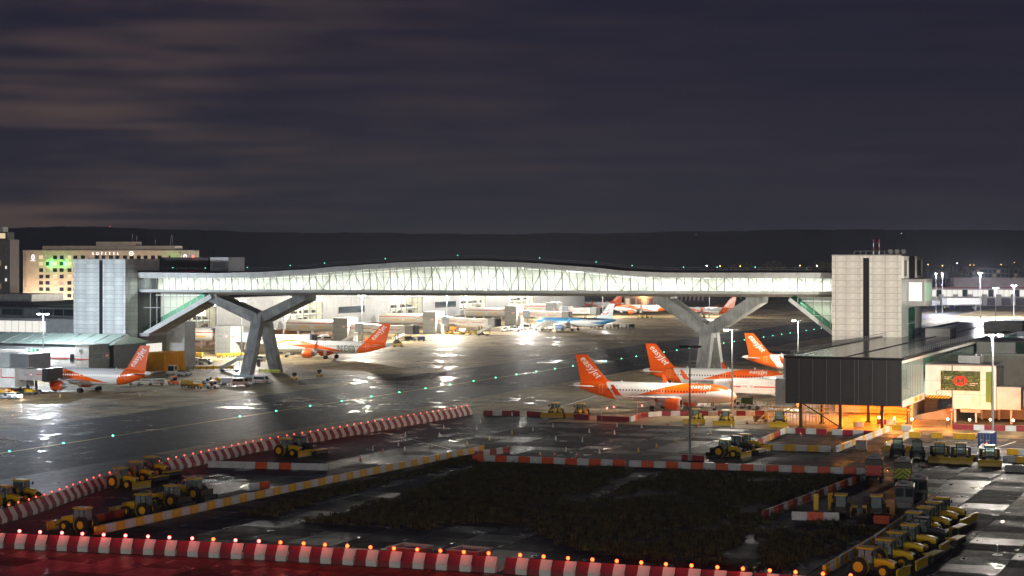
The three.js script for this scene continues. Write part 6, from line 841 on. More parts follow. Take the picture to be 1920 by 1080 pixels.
{
  const R = Math.PI, toCam = -Math.PI / 2 + PHI * 0.4, right = -0.12, left = R - 0.05;
  const P = (px, py) => { const p = gp(px, py); return [p.x, 0, p.z]; };
  const L = [ // px, py of the ground under it, heading, options, label
    [148, 996, left, { front: 'blade', tilt: 1 }, 'yellow tractor nearest the left bottom barriers, facing left'], [262, 968, left, { front: 'blade' }, 'yellow tractor facing left with its plough, behind the bottom-left one'], [316, 950, left, { rear: true }, 'middle yellow tractor of the left-facing three'], [358, 936, left, { rear: true }, 'rearmost yellow tractor of the left-facing three, beside the long diagonal barriers'],
    [232, 915, right, { front: 'blade' }, 'yellow tractor facing right with bright plough by the far blast barriers'], [262, 902, right, { front: 'brush' }, 'yellow tractor behind the bright-ploughed one by the far blast barriers'], [290, 892, right, { front: 'brush' }, 'third yellow tractor in the row by the far blast barriers'], [14, 952, right, { front: 'brush' }, 'yellow tractor cut by the left picture edge'], [46, 940, right, { front: 'brush' }, 'yellow tractor with sweeper just inside the left picture edge'],
    [541, 855, right, { front: 'blade' }, 'yellow tractor with plough alone beside the far blast barriers'], [568, 851, right, { front: 'brush', dark: true }, 'dark tractor tucked behind the lone yellow plough tractor'],
    [1040, 782, toCam, { front: 'blade', bw: 2.3, rear: true }, 'left tractor of the facing pair with wide blades at the airliner wing'], [1088, 783, toCam, { front: 'blade', bw: 2.3, rear: true }, 'right tractor of the facing pair with wide blades at the airliner wing'], [1304, 794, toCam, { front: 'blade', bw: 2.1, rear: true }, 'wide-bladed tractor partly behind the unlit mast'], [1360, 797, toCam, { front: 'blade', bw: 2.1, rear: true }, 'wide-bladed tractor right of the unlit mast'],
    [1365, 857, right, { front: 'blade', rear: true }, 'yellow tractor with raised rear gear right of the unlit mast foot'], [1388, 850, right, { front: 'brush', dark: true }, 'dark tractor behind the one right of the unlit mast foot'], [1402, 846, right, { front: 'blade' }, 'third tractor in the group right of the unlit mast foot'],
    [1578, 968, toCam + R, { front: 'brush' }, 'left of the two rear-facing yellow tractors by the yellow posts'], [1643, 970, toCam + R, { front: 'brush' }, 'right of the two rear-facing yellow tractors by the yellow posts'],
  ];
  const row = [[1637, 1079], [1672, 1062], [1692, 1047], [1716, 1032], [1724, 1006], [1745, 996], [1760, 985], [1774, 977]];
  const ord = ['nearest', 'second', 'third', 'fourth', 'fifth', 'sixth', 'seventh', 'farthest'];
  row.forEach(([a, b], i) => L.push([a, b, right, { front: i % 3 === 2 ? 'brush' : 'blade', tilt: 1 }, `${ord[i]} yellow tractor in the lower right row`]));
  L.push([1738, 1018, right, { dark: true, front: 'brush' }, 'dark tractor standing in the middle of the lower right row']);
  for (const [px, py, ry, o, lab] of L) tractor(lab, P(px, py), ry + rr(-0.06, 0.06), { ...o, group: 'snow clearing tractors' });
  // loaders with wide buckets
  [[1762, 866, 'leftmost of the three yellow-bladed loaders left of the blue container'], [1802, 868, 'middle of the three yellow-bladed loaders by the blue container'], [1856, 872, 'yellow-bladed loader in front of the blue container'], [1462, 800, 'orange-lit loader with blade at the pier legs'], [1683, 858, 'loader behind the left chevron truck'], [1720, 862, 'loader behind the right chevron truck']].forEach(([px, py, lab], i) => {
    const t = thing('loader', lab, 'loader', P(px, py), toCam, 'wheeled loaders'); const bm = i > 3 ? M.charcoal : M.jd;
    part(t, 'rear_body', rbx(-3, -0.6, 0.8, 2.1, -1.1, 1.1, 0.15, 2), bm); const cab = part(t, 'cab', mg([bx(-0.9, 0.7, 1.2, 1.6, -0.8, 0.8), ...[[-0.85, 0.75], [-0.85, -0.75], [0.65, 0.72], [0.65, -0.72]].map(([x, z]) => sbar(V(x, 1.5, z), V(x, 3.1, z), 0.1))]), M.black); part(cab, 'roof', rbx(-1, 0.85, 3.05, 3.25, -0.9, 0.9, 0.08, 2), bm); part(cab, 'windscreen', bx(0.66, 0.69, 1.62, 3.04, -0.68, 0.68), M.cabGlass); for (const k of [-1, 1]) part(cab, 'side_window', bx(-0.8, 0.6, 1.62, 3.04, k * 0.72 - 0.01, k * 0.72 + 0.01), M.cabGlass);
    for (const x of [-1.9, 1.3]) for (const k of [-1, 1]) addWheel(t, x, 0.72, k * 1.0, 0.5, M.yellow); part(t, 'front_frame', mg([bx(0.7, 2, 0.7, 1.2, -0.5, 0.5), sbar(V(1, 1.2, 0.5), V(2.9, 0.6, 0.6), 0.18), sbar(V(1, 1.2, -0.5), V(2.9, 0.6, -0.6), 0.18)]), bm); if (i < 4) part(t, 'blade', bladeGeo(1.75, 3.1, 0), M.plough); part(cab, 'beacon_lamp', new THREE.CylinderGeometry(0.08, 0.09, 0.2, 8).translate(-0.6, 3.36, 0.5), i === 2 ? M.lampAmber : M.orangeBar);
    if (i < 3) part(t, 'rear_bin', metric(rbx(-4.6, -3.05, 0.7, 2.3, -1.6, 1.6, 0.1, 1)), M.charcoal);
  });
  // dark snow trucks with chevron backs
  const chev = signMat('#c9b400', (x, w, h) => { x.strokeStyle = '#b0201c'; x.lineWidth = 20; for (let k = -3; k < 8; k++) { x.beginPath(); x.moveTo(0, k * 44 + 90); x.lineTo(w / 2, k * 44 - 30); x.lineTo(w, k * 44 + 90); x.stroke(); } }, 128, 96), plain = signMat('#b5c400', (x, w, h) => { x.strokeStyle = '#6f7a00'; x.lineWidth = 14; for (let k = -2; k < 5; k++) { x.beginPath(); x.moveTo(0, k * 40 + 60); x.lineTo(w / 2, k * 40); x.lineTo(w, k * 40 + 60); x.stroke(); } }, 128, 96);
  [[1640, 902, chev, 'dark snow truck with red and yellow chevron back'], [1694, 908, plain, 'dark snow truck with dull yellow-green back panel'], [1697, 958, null, 'dark blue truck seen from behind with pale step plate'], [1722, 944, null, 'dark truck with pale windows behind the blue one']].forEach(([px, py, m, lab], i) => {
    const t = thing('snow_truck', lab, 'truck', P(px, py), toCam + R, 'dark snow trucks'), bm = i === 2 ? cmat(0.02, 0.03, 0.05, 0.4) : M.charcoal;
    part(t, 'body', metric(rbx(-3.6, 1.6, 1.1, 3.6, -1.25, 1.25, 0.12, 2)), bm); const cab = part(t, 'cab', rbx(1.75, 3.7, 0.9, 3.3, -1.22, 1.22, 0.2, 2), bm); part(cab, 'windscreen', bx(3.68, 3.72, 2, 3, -1, 1), M.glassDark); for (const k of [-1, 1]) part(cab, 'side_window', bx(2.2, 3.3, 2, 2.9, k * 1.22 - 0.02, k * 1.22 + 0.02), M.glassDark); part(t, 'chassis', bx(-3.5, 3.6, 0.6, 1.05, -0.5, 0.5), M.black);
    for (const x of [-2.6, -1.3, 2.6]) for (const k of [-1, 1]) addWheel(t, x, 0.55, k * 1.0, 0.4, M.grey); if (m) { const g = new THREE.PlaneGeometry(2.3, 1.5); g.rotateY(-Math.PI / 2); g.translate(-3.64, 1.95, 0); part(t, 'chevron_panel', g, m); } else { part(t, 'step_plate', bx(-3.72, -3.62, 0.9, 1.6, -0.9, 0.9), M.grey); for (const k of [-0.6, 0.6]) part(t, 'rear_window', bx(-3.64, -3.61, 2.3, 3.4, k - 0.5, k + 0.5), M.glassDark); } part(t, 'roof_gear', mg([bx(-3, 0.8, 3.6, 3.85, -0.9, 0.9), bx(-1, 0, 3.85, 4.1, -0.4, 0.4)]), M.grey); for (const k of [-1, 1]) part(t, 'beacon_lamp', new THREE.CylinderGeometry(0.08, 0.08, 0.18, 8).translate(-3.3, 3.7, k * 1.0), M.orangeBar);
  });
  const yp = [[1530, 962], [1557, 960]]; yp.forEach(([px, py], i) => { const p = gp(px, py), t = thing('marker_post', i ? 'right of two broad yellow marker posts' : 'left of two broad yellow marker posts', 'post', [p.x, 0, p.z], PHI); part(t, 'board', rbx(-0.32, 0.32, 0.1, 2.5, -0.06, 0.06, 0.03, 1), M.yellow); part(t, 'foot', bx(-0.5, 0.5, 0, 0.1, -0.3, 0.3), M.black); });
  // blue container, small cabinet, sign trolley, manhole kerbs
  { const p = gp(1847, 842), t = thing('shipping_container', 'blue steel container standing among the yellow barriers', 'container', [p.x, 0, p.z], 0); const w = 2.45, d = 5.2; part(t, 'shell', metric(rbx(-w / 2, w / 2, 0.12, 2.75, -d, 0, 0.04, 1)), M.blue); for (let k = 0; k < 9; k++) part(t, 'rib', bx(w / 2, w / 2 + 0.05, 0.25, 2.65, -0.5 - k * 0.53, -0.28 - k * 0.53), M.blue); part(t, 'doors', mg([bx(-w / 2 + 0.08, -0.02, 0.25, 2.62, 0, 0.05), bx(0.02, w / 2 - 0.08, 0.25, 2.62, 0, 0.05)]), M.blue); part(t, 'lock_bars', mg([-0.75, -0.3, 0.3, 0.75].map(x => bar(V(x, 0.3, 0.08), V(x, 2.6, 0.08), 0.025, 0.025, 5))), M.steel); part(t, 'notices', mg([bx(-0.85, -0.45, 1.35, 1.7, 0.06, 0.075), bx(0.1, 0.7, 1.35, 1.6, 0.06, 0.075)]), M.midgrey); part(t, 'roof', bx(-w / 2 - 0.02, w / 2 + 0.02, 2.75, 2.8, -d, 0.03), cmat(0.12, 0.17, 0.28, 0.4)); part(t, 'feet', mg([bx(-1.1, -0.9, 0, 0.12, -0.4, -0.1), bx(0.9, 1.1, 0, 0.12, -0.4, -0.1), bx(-1.1, -0.9, 0, 0.12, -d + 0.1, -d + 0.4), bx(0.9, 1.1, 0, 0.12, -d + 0.1, -d + 0.4)]), M.black); }
  { const p = gp(1615, 845), t = thing('equipment_cabinet', 'grey site cabinet by the white barriers before the pier legs', 'cabinet', [p.x, 0, p.z], 0.1); part(t, 'box', rbx(-0.9, 0.9, 0.3, 1.7, -0.6, 0.6, 0.06, 2), M.midgrey); part(t, 'lid', bx(-0.95, 0.95, 1.7, 1.78, -0.65, 0.65), M.orangeBar); part(t, 'legs', mg([-0.8, 0.8].flatMap(x => [-0.5, 0.5].map(z => bx(x - 0.06, x + 0.06, 0, 0.3, z - 0.06, z + 0.06)))), M.black); }
  { const p = gp(1870, 1041), t = thing('slab_light', 'small white ground light standing on the lower right slabs', 'light', [p.x, 0, p.z]); part(t, 'disc', new THREE.CylinderGeometry(0.55, 0.6, 0.06, 16).translate(0, 0.05, 0), M.white); part(t, 'stem', bar(V(0, 0.05, 0), V(0, 1.1, 0), 0.05, 0.04, 6), M.steel); part(t, 'cap', new THREE.SphereGeometry(0.09, 8, 6).translate(0, 1.15, 0), M.white); }
  for (const [px, py, lab] of [[769, 1040, 'left grey low box kerb behind the bottom barriers'], [880, 1045, 'right grey low box kerb behind the bottom barriers']]) { const p = gp(px, py), t = thing('inspection_box', lab, 'kerb box', [p.x, 0, p.z], -0.1); part(t, 'walls', metric(mg([bx(-1.9, 1.9, 0, 0.9, 1.5, 1.7), bx(-1.9, 1.9, 0, 0.9, -1.7, -1.5), bx(-1.9, -1.7, 0, 0.9, -1.5, 1.5), bx(1.7, 1.9, 0, 0.9, -1.5, 1.5)])), M.concrete); part(t, 'rim', mg([bx(-2, 2, 0.9, 1, 1.4, 1.8), bx(-2, 2, 0.9, 1, -1.8, -1.4), bx(-2, -1.6, 0.9, 1, -1.4, 1.4), bx(1.6, 2, 0.9, 1, -1.4, 1.4)]), M.midgrey); }
}
{ // orange work lights strung low under the pier
  [[1648, 783], [1677, 784], [1710, 786], [1777, 786], [1818, 787], [1857, 787], [1900, 788]].forEach(([px, py], i) => { const p = gp(px, 803), d = -p.x * SA - p.z * CA, h = EYE - (py - 485) * d / F, t = thing('work_light', `low orange work light, ${['first', 'second', 'third', 'fourth', 'fifth', 'sixth', 'seventh'][i]} from the left under the pier`, 'light', [p.x, 0, p.z], 0, 'work lights under the pier'); part(t, 'tripod', mg([0, 2.1, 4.2].map(a => bar(V(0, h - 0.3, 0), V(Math.cos(a) * 0.5, 0, Math.sin(a) * 0.5), 0.025, 0.03, 5))), M.dark); part(t, 'lamp', new THREE.SphereGeometry(0.24, 12, 9).translate(0, h, 0), glow(1, 0.66, 0.3, 12)); pointLamp(t, 0, h, 0, 0xff8a28, 190, 8); });
  for (const [x, z, pw] of [[-82, -372, 240], [-74, -372, 240], [-72, -384, 160], [-80, -384, 200]]) { const t = thing('unseen_soffit_lamp', `unseen orange lamp under the black pier deck, ${x < -81 ? 'front left' : x < -79 ? 'rear left' : x < -73 ? 'front right' : 'rear right'}`, 'lamp', [x, 4.7, z], 0, 'unseen lamps under the pier deck'); part(t, 'housing', bx(-0.4, 0.4, -0.12, 0.08, -0.25, 0.25), M.grey); part(t, 'lamp', bx(-0.2, 0.2, -0.3, -0.13, -0.18, 0.18), M.lampOrange); pointLamp(t, 0, -0.45, 0, 0xff8a1c, pw * 3, 10); }  // lamps out of view, placed to light the undercroft orange
}
console.log('tractors done');

// ---------------------------------------------------------------- vehicles and gear on the stands
function van(label, px, py, ry, o = {}) {
  const p = gp(px, py), t = thing(o.name || 'van', label, o.cat || 'van', [p.x, 0, p.z], ry, 'service vehicles'), m = o.m || M.white, L = o.L || 4.6, w = 0.95, h = o.h || 1.95;
  const prof = o.pick ? [[-L / 2, 0.45], [-L / 2, 1.05], [-0.2, 1.08], [-0.1, h], [0.9, h], [1.4, 1.15], [L / 2, 0.95], [L / 2, 0.45]] : [[-L / 2, 0.4], [-L / 2 + 0.05, h - 0.1], [-L / 2 + 0.3, h], [0.75, h], [1.45, 1.2], [L / 2 - 0.05, 1.0], [L / 2, 0.4]];
  part(t, 'body', prism(prof, -w, w), m); const gx = o.pick ? [0.0, 1.25] : [-L / 2 + 0.4, 1.3];
  for (const k of [-1, 1]) part(t, 'side_window', bx(gx[0], gx[1] - 0.4, 1.22, h - 0.15, k * w - 0.012, k * w + 0.012), M.glassDark);
  part(t, 'windscreen', hexa(V(1.45, 1.22, w * 0.85), V(1.45, 1.22, -w * 0.85), V(0.98, h - 0.1, -w * 0.85), V(0.98, h - 0.1, w * 0.85), V(-0.02, 0, 0)).translate(0.03, 0.02, 0), M.glassDark); part(t, 'bumper', bx(L / 2 - 0.05, L / 2 + 0.08, 0.35, 0.6, -w, w), M.grey);
  for (const x of [-L / 2 + 0.85, L / 2 - 0.85]) for (const k of [-1, 1]) addWheel(t, x, 0.36, k * (w - 0.1), 0.24, M.galv);
  for (const k of [-1, 1]) part(t, 'headlight', bx(L / 2 - 0.02, L / 2 + 0.05, 0.7, 0.9, k * 0.65 - 0.14, k * 0.65 + 0.14), o.lit ? M.lampWhite : M.white);
  if (o.stripe) part(t, 'stripe', mg([-1, 1].map(k => bx(-L / 2 + 0.1, L / 2 - 0.4, 0.75, 0.92, k * w - 0.012, k * w + 0.014))), o.stripe);
  if (o.beacon) { part(t, 'beacon_lamp', new THREE.CylinderGeometry(0.1, 0.12, 0.22, 8).translate(-0.3, h + 0.12, 0), M.lampAmber); pointLamp(t, -0.3, h + 0.5, 0, 0xff8a20, 14, 4); }
  if (o.lit) pointLamp(t, L / 2 + 0.4, 0.8, 0, 0xfff2d8, 30, 4);
  return t;
}
function tug(label, px, py, ry, o = {}) {
  const p = gp(px, py), t = thing('baggage_tug', label, 'tug', [p.x, 0, p.z], ry, 'baggage tugs'), m = o.m || M.white;
  part(t, 'body', mg([prism([[-1.5, 0.35], [-1.5, 1.0], [-0.3, 1.0], [-0.2, 0.75], [0.4, 0.75], [0.5, 1.05], [1.5, 0.9], [1.55, 0.35]], -0.75, 0.75)]), m); part(t, 'seat', bx(-0.3, 0.2, 0.75, 1.4, -0.6, 0.6), M.black);
  part(t, 'canopy', mg([bx(-0.7, 0.8, 1.95, 2.05, -0.75, 0.75), ...[[-0.65, 0.7], [-0.65, -0.7], [0.75, 0.7], [0.75, -0.7]].map(([x, z]) => bar(V(x, 0.9, z), V(x, 1.95, z), 0.035, 0.035, 5))]), m); part(t, 'windscreen', bx(0.72, 0.75, 1.1, 1.9, -0.62, 0.62), M.glassDark);
  for (const x of [-1, 1]) for (const k of [-1, 1]) addWheel(t, x, 0.34, k * 0.68, 0.24, M.grey); if (o.beacon) { part(t, 'beacon_lamp', new THREE.CylinderGeometry(0.1, 0.12, 0.22, 8).translate(0, 2.16, 0), M.lampAmber); pointLamp(t, 0, 2.6, 0, 0xff8a20, 24, 4); }
}
function cart(label, px, py, ry, o = {}) {
  const p = gp(px, py), t = thing('baggage_cart', label, 'cart', [p.x, 0, p.z], ry, 'baggage carts'); part(t, 'deck', bx(-1.4, 1.4, 0.5, 0.62, -0.75, 0.75), M.grey); for (const x of [-0.95, 0.95]) for (const k of [-1, 1]) addWheel(t, x, 0.24, k * 0.65, 0.16, M.grey);
  if (o.open) { part(t, 'rails', mg([bx(-1.4, -1.34, 0.62, 1.4, -0.75, 0.75), bx(1.34, 1.4, 0.62, 1.4, -0.75, 0.75), bx(-1.34, 1.34, 1.0, 1.06, -0.75, -0.7)]), M.yellow); part(t, 'load', rbx(-1.1, 0.9, 0.62, 1.3, -0.6, 0.6, 0.12, 2), o.m || M.grey); } else { part(t, 'cover', rbx(-1.4, 1.4, 0.62, 1.95, -0.75, 0.75, 0.12, 2), o.m || M.yellow); part(t, 'curtain', mg([-0.7, 0, 0.7].map(x => bx(x - 0.02, x + 0.02, 0.7, 1.85, 0.75, 0.78))), M.dark); } part(t, 'tow_bar', bar(V(1.4, 0.45, 0), V(2.2, 0.35, 0), 0.04, 0.04, 5), M.black);
}
function stairs(label, px, py, ry, o = {}) {
  const p = gp(px, py), t = thing('passenger_stairs', label, 'stairs', [p.x, 0, p.z], ry, 'passenger stairs'), h = o.h || 3.4, l = o.l || 6; const L = [], n = 14; for (let k = 0; k < n; k++) L.push(bx(k * l / n, (k + 1) * l / n + 0.05, 0.7 + k * h / n, 0.78 + k * h / n, -0.75, 0.75)); part(t, 'treads', mg(L), M.galv);
  part(t, 'side_rails', mg([-0.8, 0.8].flatMap(z => [hexa(V(0, 0.5, z + 0.03), V(l, 0.5 + h, z + 0.03), V(l, 1.5 + h, z + 0.03), V(0, 1.5, z + 0.03), V(0, 0, -0.06))])), o.m || M.clad); part(t, 'landing', mg([bx(l, l + 1.5, 0.5 + h, 0.62 + h, -0.85, 0.85), bx(l, l + 1.5, 0.62 + h, 1.6 + h, -0.88, -0.82), bx(l, l + 1.5, 0.62 + h, 1.6 + h, 0.82, 0.88)]), o.m || M.clad);
  part(t, 'chassis', mg([bx(-0.4, l + 0.4, 0.4, 0.6, -0.7, 0.7), sbar(V(l + 0.6, 0.5, 0.7), V(l + 0.6, 0.5 + h, 0.7), 0.12), sbar(V(l + 0.6, 0.5, -0.7), V(l + 0.6, 0.5 + h, -0.7), 0.12), sbar(V(l * 0.5, 0.5, 0), V(l, h, 0), 0.1)]), M.dark); for (const x of [0.6, l - 0.4]) for (const k of [-1, 1]) addWheel(t, x, 0.36, k * 0.8, 0.24, M.grey);
}
function beltLoader(label, px, py, ry) { const p = gp(px, py), t = thing('belt_loader', label, 'loader', [p.x, 0, p.z], ry, 'belt loaders'); part(t, 'body', prism([[-2, 0.35], [-2, 0.9], [0, 0.95], [2, 0.85], [2.1, 0.35]], -0.7, 0.7), M.yellow); part(t, 'belt', sbar(V(-3, 0.8, 0.2), V(3.4, 2.4, 0.2), 0.9, 0.18), M.black); part(t, 'cab', bx(0.4, 1.5, 0.9, 1.7, -0.75, -0.2), M.yellow); for (const x of [-1.3, 1.4]) for (const k of [-1, 1]) addWheel(t, x, 0.34, k * 0.65, 0.22, M.grey); }
{
  const R = Math.PI, q = 0.5;
  van('white estate car, left of three parked behind the left airliner tail', 256, 722, R + q, { h: 1.6 }); van('white car, middle of three parked behind the left airliner tail', 272, 722, R + q, { h: 1.6, stripe: M.yellow }); van('white car, right of three parked behind the left airliner tail', 293, 722, R + q, { h: 1.65 }); van('white high van with pale cab by the orange hoarding', 322, 703, -1.2, { L: 5.6, h: 2.7 });
  tug('orange baggage tug parked right of the white cars', 325, 721, -0.4, { m: M.orange }); cart('dull yellow covered cart, left of the two on the taxiway edge', 350, 727, 0, { m: cmat(0.42, 0.3, 0.02, 0.6) }); cart('bright yellow open cart on the taxiway edge', 368, 729, 0, { open: true, m: M.yellow }); tug('white tug with amber beacon towing the yellow carts', 399, 729, 0, { beacon: true });
  van('white van with open back left of the left pylon foot', 453, 724, 0.1, { h: 2.1, L: 5 }); van('white van right of the left pylon foot', 492, 720, 0.1, { h: 2.1, L: 5, stripe: M.red }); cart('yellow cart behind the white van left of the pylon foot', 415, 718, 0.1, { open: true, m: M.yellow }); cart('pale cart beside the left pylon foot', 426, 722, 0.1, { m: M.steel }); tug('pale blue tug behind the yellow carts', 390, 720, 0.2, { m: M.cladCool });
  van('low white trailer by the hoarding', 345, 705, 0.1, { h: 1.2, L: 4, pick: true }); stairs('grey passenger stairs left of the left pylon leg', 414, 697, 0.2, { l: 5.4, h: 2.9 });
  [[350, 683, 'g'], [362, 681, 'y'], [385, 683, 'w']].forEach(([a, b, c], i) => van(['white pickup under the left escalator box', 'white pickup right of the one under the escalator box', 'white van with amber beacon under the first tube'][i], a, b, 0.1 + i * 0.05, { pick: i < 2, h: 1.8, beacon: i === 2 }));
  cart('grey container cart under the left escalator', 349, 674, 0.2, { m: M.grey }); cart('yellow cart left of the first gate block', 372, 672, 0.3, { m: M.yellow }); for (let k = 0; k < 5; k++) cart(`yellow low cart, number ${['one', 'two', 'three', 'four', 'five'][k]} along the first gate block`, 415 + k * 13, 671 - k * 0.8, 0, { open: true, m: M.yellow });
  tug('yellow tug behind the left pylon legs', 480, 672, 0, { m: M.yellow }); van('white van glimpsed between the left pylon legs', 486, 678, R, { h: 1.9 });
  // NEO stand
  [[598, 640], [616, 640], [610, 637]].forEach(([a, b], i) => van(['yellow-striped van, left of three under the second tube', 'yellow-striped van, right of three under the second tube', 'yellow-striped van, middle of three under the second tube'][i], a, b, 0.6, { stripe: M.orange, h: 2 })); stairs('white passenger stairs under the second gate block', 640, 646, 0.3, { h: 3, l: 5, m: M.white }); stairs('white stairs beside the NEO airliner tail', 690, 645, 0.3, { h: 2.8, l: 5, m: M.white }); stairs('grey stairs right of the NEO airliner tail', 740, 640, 0.2, { h: 3 }); beltLoader('yellow belt loader behind the NEO airliner tail', 746, 650, 0.1); cart('dark tall cart by the third gate block', 790, 640, 0.2, { m: M.navy }); van('dark van right of the NEO airliner tail', 770, 640, 0.3, { m: M.charcoal });
  [[842, 627], [858, 628], [875, 627], [888, 627]].forEach(([a, b], i) => beltLoader(`yellow belt loader, ${['first', 'second', 'third', 'fourth'][i]} under the third jet bridge`, a, b, 0.2 * i)); stairs('grey stairs at the end of the third jet bridge', 895, 629, 0.15, { h: 2.8, l: 5 }); cart('white cart under the third jet bridge', 868, 624, 0, { m: M.white }); cart('orange-topped cart under the third jet bridge', 850, 621, 0, { m: M.orange });
  van('white van parked right of the third jet bridge cab', 966, 620, 0, { h: 2.2, L: 5.6 }); tug('white tug left of the parked white van', 946, 621, 0, {}); van('cream truck at the blue airliner nose', 990, 618, 0, { h: 2.6, L: 4.5 }); stairs('dark stairs at the blue airliner front door', 1003, 620, 0.5, { h: 3, l: 5 }); stairs('second dark stairs at the blue airliner front', 1014, 620, 0.6, { h: 3, l: 5 });
  van('service van with blazing headlights under the blue airliner wing', 1050, 620, Math.PI, { lit: true, h: 1.8 }); { const p = gp(1043, 619), t = thing('vehicle_light_stand', 'blinding vehicle light on an added stand under the blue airliner', 'light', [p.x, 0, p.z], PHI); part(t, 'stand', mg([bx(-0.6, 0.6, 0.2, 0.7, -0.4, 0.4), bar(V(0, 0.7, 0), V(0, 2.6, 0), 0.06, 0.05, 6)]), M.yellow); part(t, 'lamp', bx(-0.24, 0.24, 2.5, 2.9, -0.2, 0.2), glow(1, 1, 1, 60)); pointLamp(t, 0, 2.7, 0, 0xffffff, 1600, 8); }  // vehicle lights shown as one lamp on an added stand
  for (let k = 0; k < 6; k++) cart(`dark container dolly, ${['first', 'second', 'third', 'fourth', 'fifth', 'sixth'][k]} in the line behind the blue airliner`, 1112 + k * 14.5, 615.5, 0, { m: k % 2 ? M.charcoal : M.steel });
  for (let k = 0; k < 3; k++) cart(`yellow dolly, ${['first', 'second', 'third'][k]} of three on the far apron`, 1200 + k * 9, 596.5, 0, { open: true, m: M.yellow });
  // lamp trolleys on the taxiway edge
  for (const [px, py, lab] of [[552, 712, 'left yellow marker trolley on the taxiway edge'], [599, 706, 'right yellow marker trolley on the taxiway edge']]) { const p = gp(px, py), t = thing('marker_trolley', lab, 'trolley', [p.x, 0, p.z], PHI); part(t, 'base', mg([bx(-0.9, 0.9, 0.25, 0.7, -0.5, 0.5), bx(-1.2, 1.2, 0.3, 0.42, -0.06, 0.06)]), M.yellow); part(t, 'board', bx(-0.6, 0.6, 1.1, 1.9, -0.1, 0.1), M.black); part(t, 'post', bx(-0.1, 0.1, 0.7, 1.1, -0.05, 0.05), M.black); for (const x of [-0.6, 0.6]) for (const k of [-1, 1]) addWheel(t, x, 0.25, k * 0.5, 0.14, M.grey); }
  { const p = gp(503, 699), t = thing('guard_rail', 'lime yellow guard rail at the rear leg of the left pylon', 'guard rail', [p.x, 0, p.z], 0); part(t, 'rail', mg([bx(-3.2, 4, 0.55, 0.95, -0.1, 0.1), bx(-3.2, 4, 0.15, 0.4, -0.1, 0.1)]), cmat(0.55, 0.6, 0.02, 0.5)); part(t, 'posts', mg([-3, -1, 1, 3.8].map(x => bx(x - 0.08, x + 0.08, 0, 1.1, -0.2, -0.1))), M.black); }
  { const p = gp(455, 712), t = thing('guard_rail', 'pale blue guard rail at the front leg of the left pylon', 'guard rail', [p.x, 0, p.z], 0); part(t, 'rail', bx(-3, 4, 0.7, 1.3, -0.1, 0.1), cmat(0.4, 0.5, 0.58, 0.5)); part(t, 'posts', mg([-2.8, -0.6, 1.6, 3.8].map(x => bx(x - 0.08, x + 0.08, 0, 0.7, -0.1, 0.1))), M.black); }
  { const p = gp(485, 700), t = thing('stand_sign', 'dark stand sign on two posts between the left pylon legs', 'sign', [p.x, 0, p.z], PHI); part(t, 'board', bx(-0.5, 0.5, 1.9, 4, -0.06, 0.06), M.charcoal); part(t, 'posts', mg([-0.42, 0.42].map(x => bar(V(x, 0, 0), V(x, 4.6, 0), 0.04, 0.04, 5))), M.steel); }
  for (let k = 0; k < 9; k++) { const p = gp(332 + k * 12.5, 695 - k * 0.35); const t = thing('crowd_barrier', `yellow low barrier panel, ${['first', 'second', 'third', 'fourth', 'fifth', 'sixth', 'seventh', 'eighth', 'ninth'][k]} from the hoarding`, 'barrier', [p.x, 0, p.z], PHI * 0.5, 'yellow panels before the first gate'); part(t, 'panel', bx(-0.95, 0.95, 0.2, 1.1, -0.04, 0.04), k === 2 ? M.galv : M.yellow); part(t, 'post', bx(0.96, 1.08, 0, 1.3, -0.08, 0.08), M.black); }
  // left foreground of the near left stand
  tug('baggage tug with amber beacon at the left picture edge', 12, 748, 0.2, { beacon: true, m: M.steel }); van('service vehicle with amber beacon under the nearest left jet bridge', 26, 748, 0, { lit: true, beacon: true, h: 1.6, L: 3.6 }); cart('yellow cart at the left picture edge', 8, 741, 0, { open: true, m: M.yellow }); cart('yellow cart under the nearest left jet bridge', 58, 740, 0, { open: true, m: M.yellow });
  // pier side
  van('white van under the nearest airliner belly', 1305, 764, 0.2, { h: 1.9 }); { const p = gp(1385, 766); } tug('white pushback tug at the nearest airliner nose wheel', 1384, 765, R, { m: M.galv }); cart('green netted cart by the nearest airliner nose', 1402, 762, 0, { m: M.green }); cart('rusty open cage trolley left of the orange-lit loader', 1427, 791, 0, { open: true, m: cmat(0.3, 0.12, 0.05, 0.7) });
  van('high white catering truck behind the second airliner tail', 1252, 733, -1.2, { h: 3.4, L: 5.6, beacon: true });
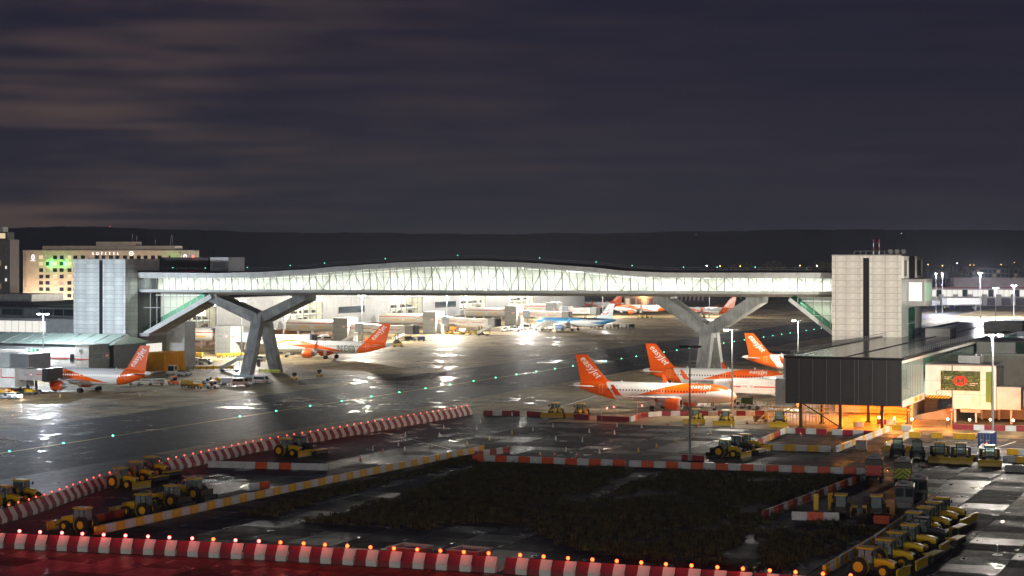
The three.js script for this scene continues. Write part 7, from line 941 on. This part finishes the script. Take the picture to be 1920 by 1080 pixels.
  { const p = gp(1480, 797), t = thing('access_gantry', 'yellow steel access gantry left of the pier legs', 'gantry', [p.x, 0, p.z], 0); const L = []; for (let x = -5; x <= 8; x += 1.3) for (const z of [0, -2.2]) L.push(bx(x - 0.06, x + 0.06, 0, 4.2, z - 0.06, z + 0.06)); for (const y of [2.6, 3.4, 4.2]) for (const z of [0, -2.2]) L.push(bx(-5, 8, y - 0.06, y + 0.06, z - 0.06, z + 0.06)); part(t, 'frame', mg(L), M.yellow); part(t, 'deck', bx(-5, 8, 2.44, 2.54, -2.2, 0), M.galv); part(t, 'stair', mg(range(0, 1, 9).map(s => bx(-7.4 + s * 2.6, -7 + s * 2.6, s * 2.4, s * 2.4 + 0.08, -1.6, -0.4))), M.yellow); }
  for (const [px, py, lab, m] of [[1704, 796, 'round no-entry sign on a pole left of the pier ramp', M.red], [1784, 796, 'round no-entry sign on a pole right of the pier ramp', M.red]]) { const p = gp(px, py), t = thing('road_sign', lab, 'sign', [p.x, 0, p.z], 0); part(t, 'pole', bar(V(0, 0, 0), V(0, 3.2, 0), 0.06, 0.06, 6), M.galv); const g = new THREE.CylinderGeometry(0.42, 0.42, 0.05, 20); g.rotateX(Math.PI / 2); g.translate(0, 2.9, 0.08); part(t, 'disc', g, m); part(t, 'bar', bx(-0.28, 0.28, 2.82, 2.98, 0.11, 0.13), M.white); }
  { const p = gp(1336, 768 + 5), t = thing('road_sign', 'small round dark sign on a thin post before the nearest airliner nose wheel', 'sign', [p.x, 0, p.z], 0); part(t, 'pole', bar(V(0, 0, 0), V(0, 1.7, 0), 0.04, 0.04, 6), M.galv); const g = new THREE.CylinderGeometry(0.36, 0.36, 0.05, 20); g.rotateX(Math.PI / 2); g.translate(0, 1.7, 0.06); part(t, 'disc', g, M.navy); part(t, 'numeral', bx(-0.08, 0.08, 1.55, 1.85, 0.09, 0.11), M.white); }
}
scene.traverse(o => { if (o.isMesh) { o.castShadow = true; o.receiveShadow = true; } });
console.log('vehicles done');
renderer.render(scene, camera);
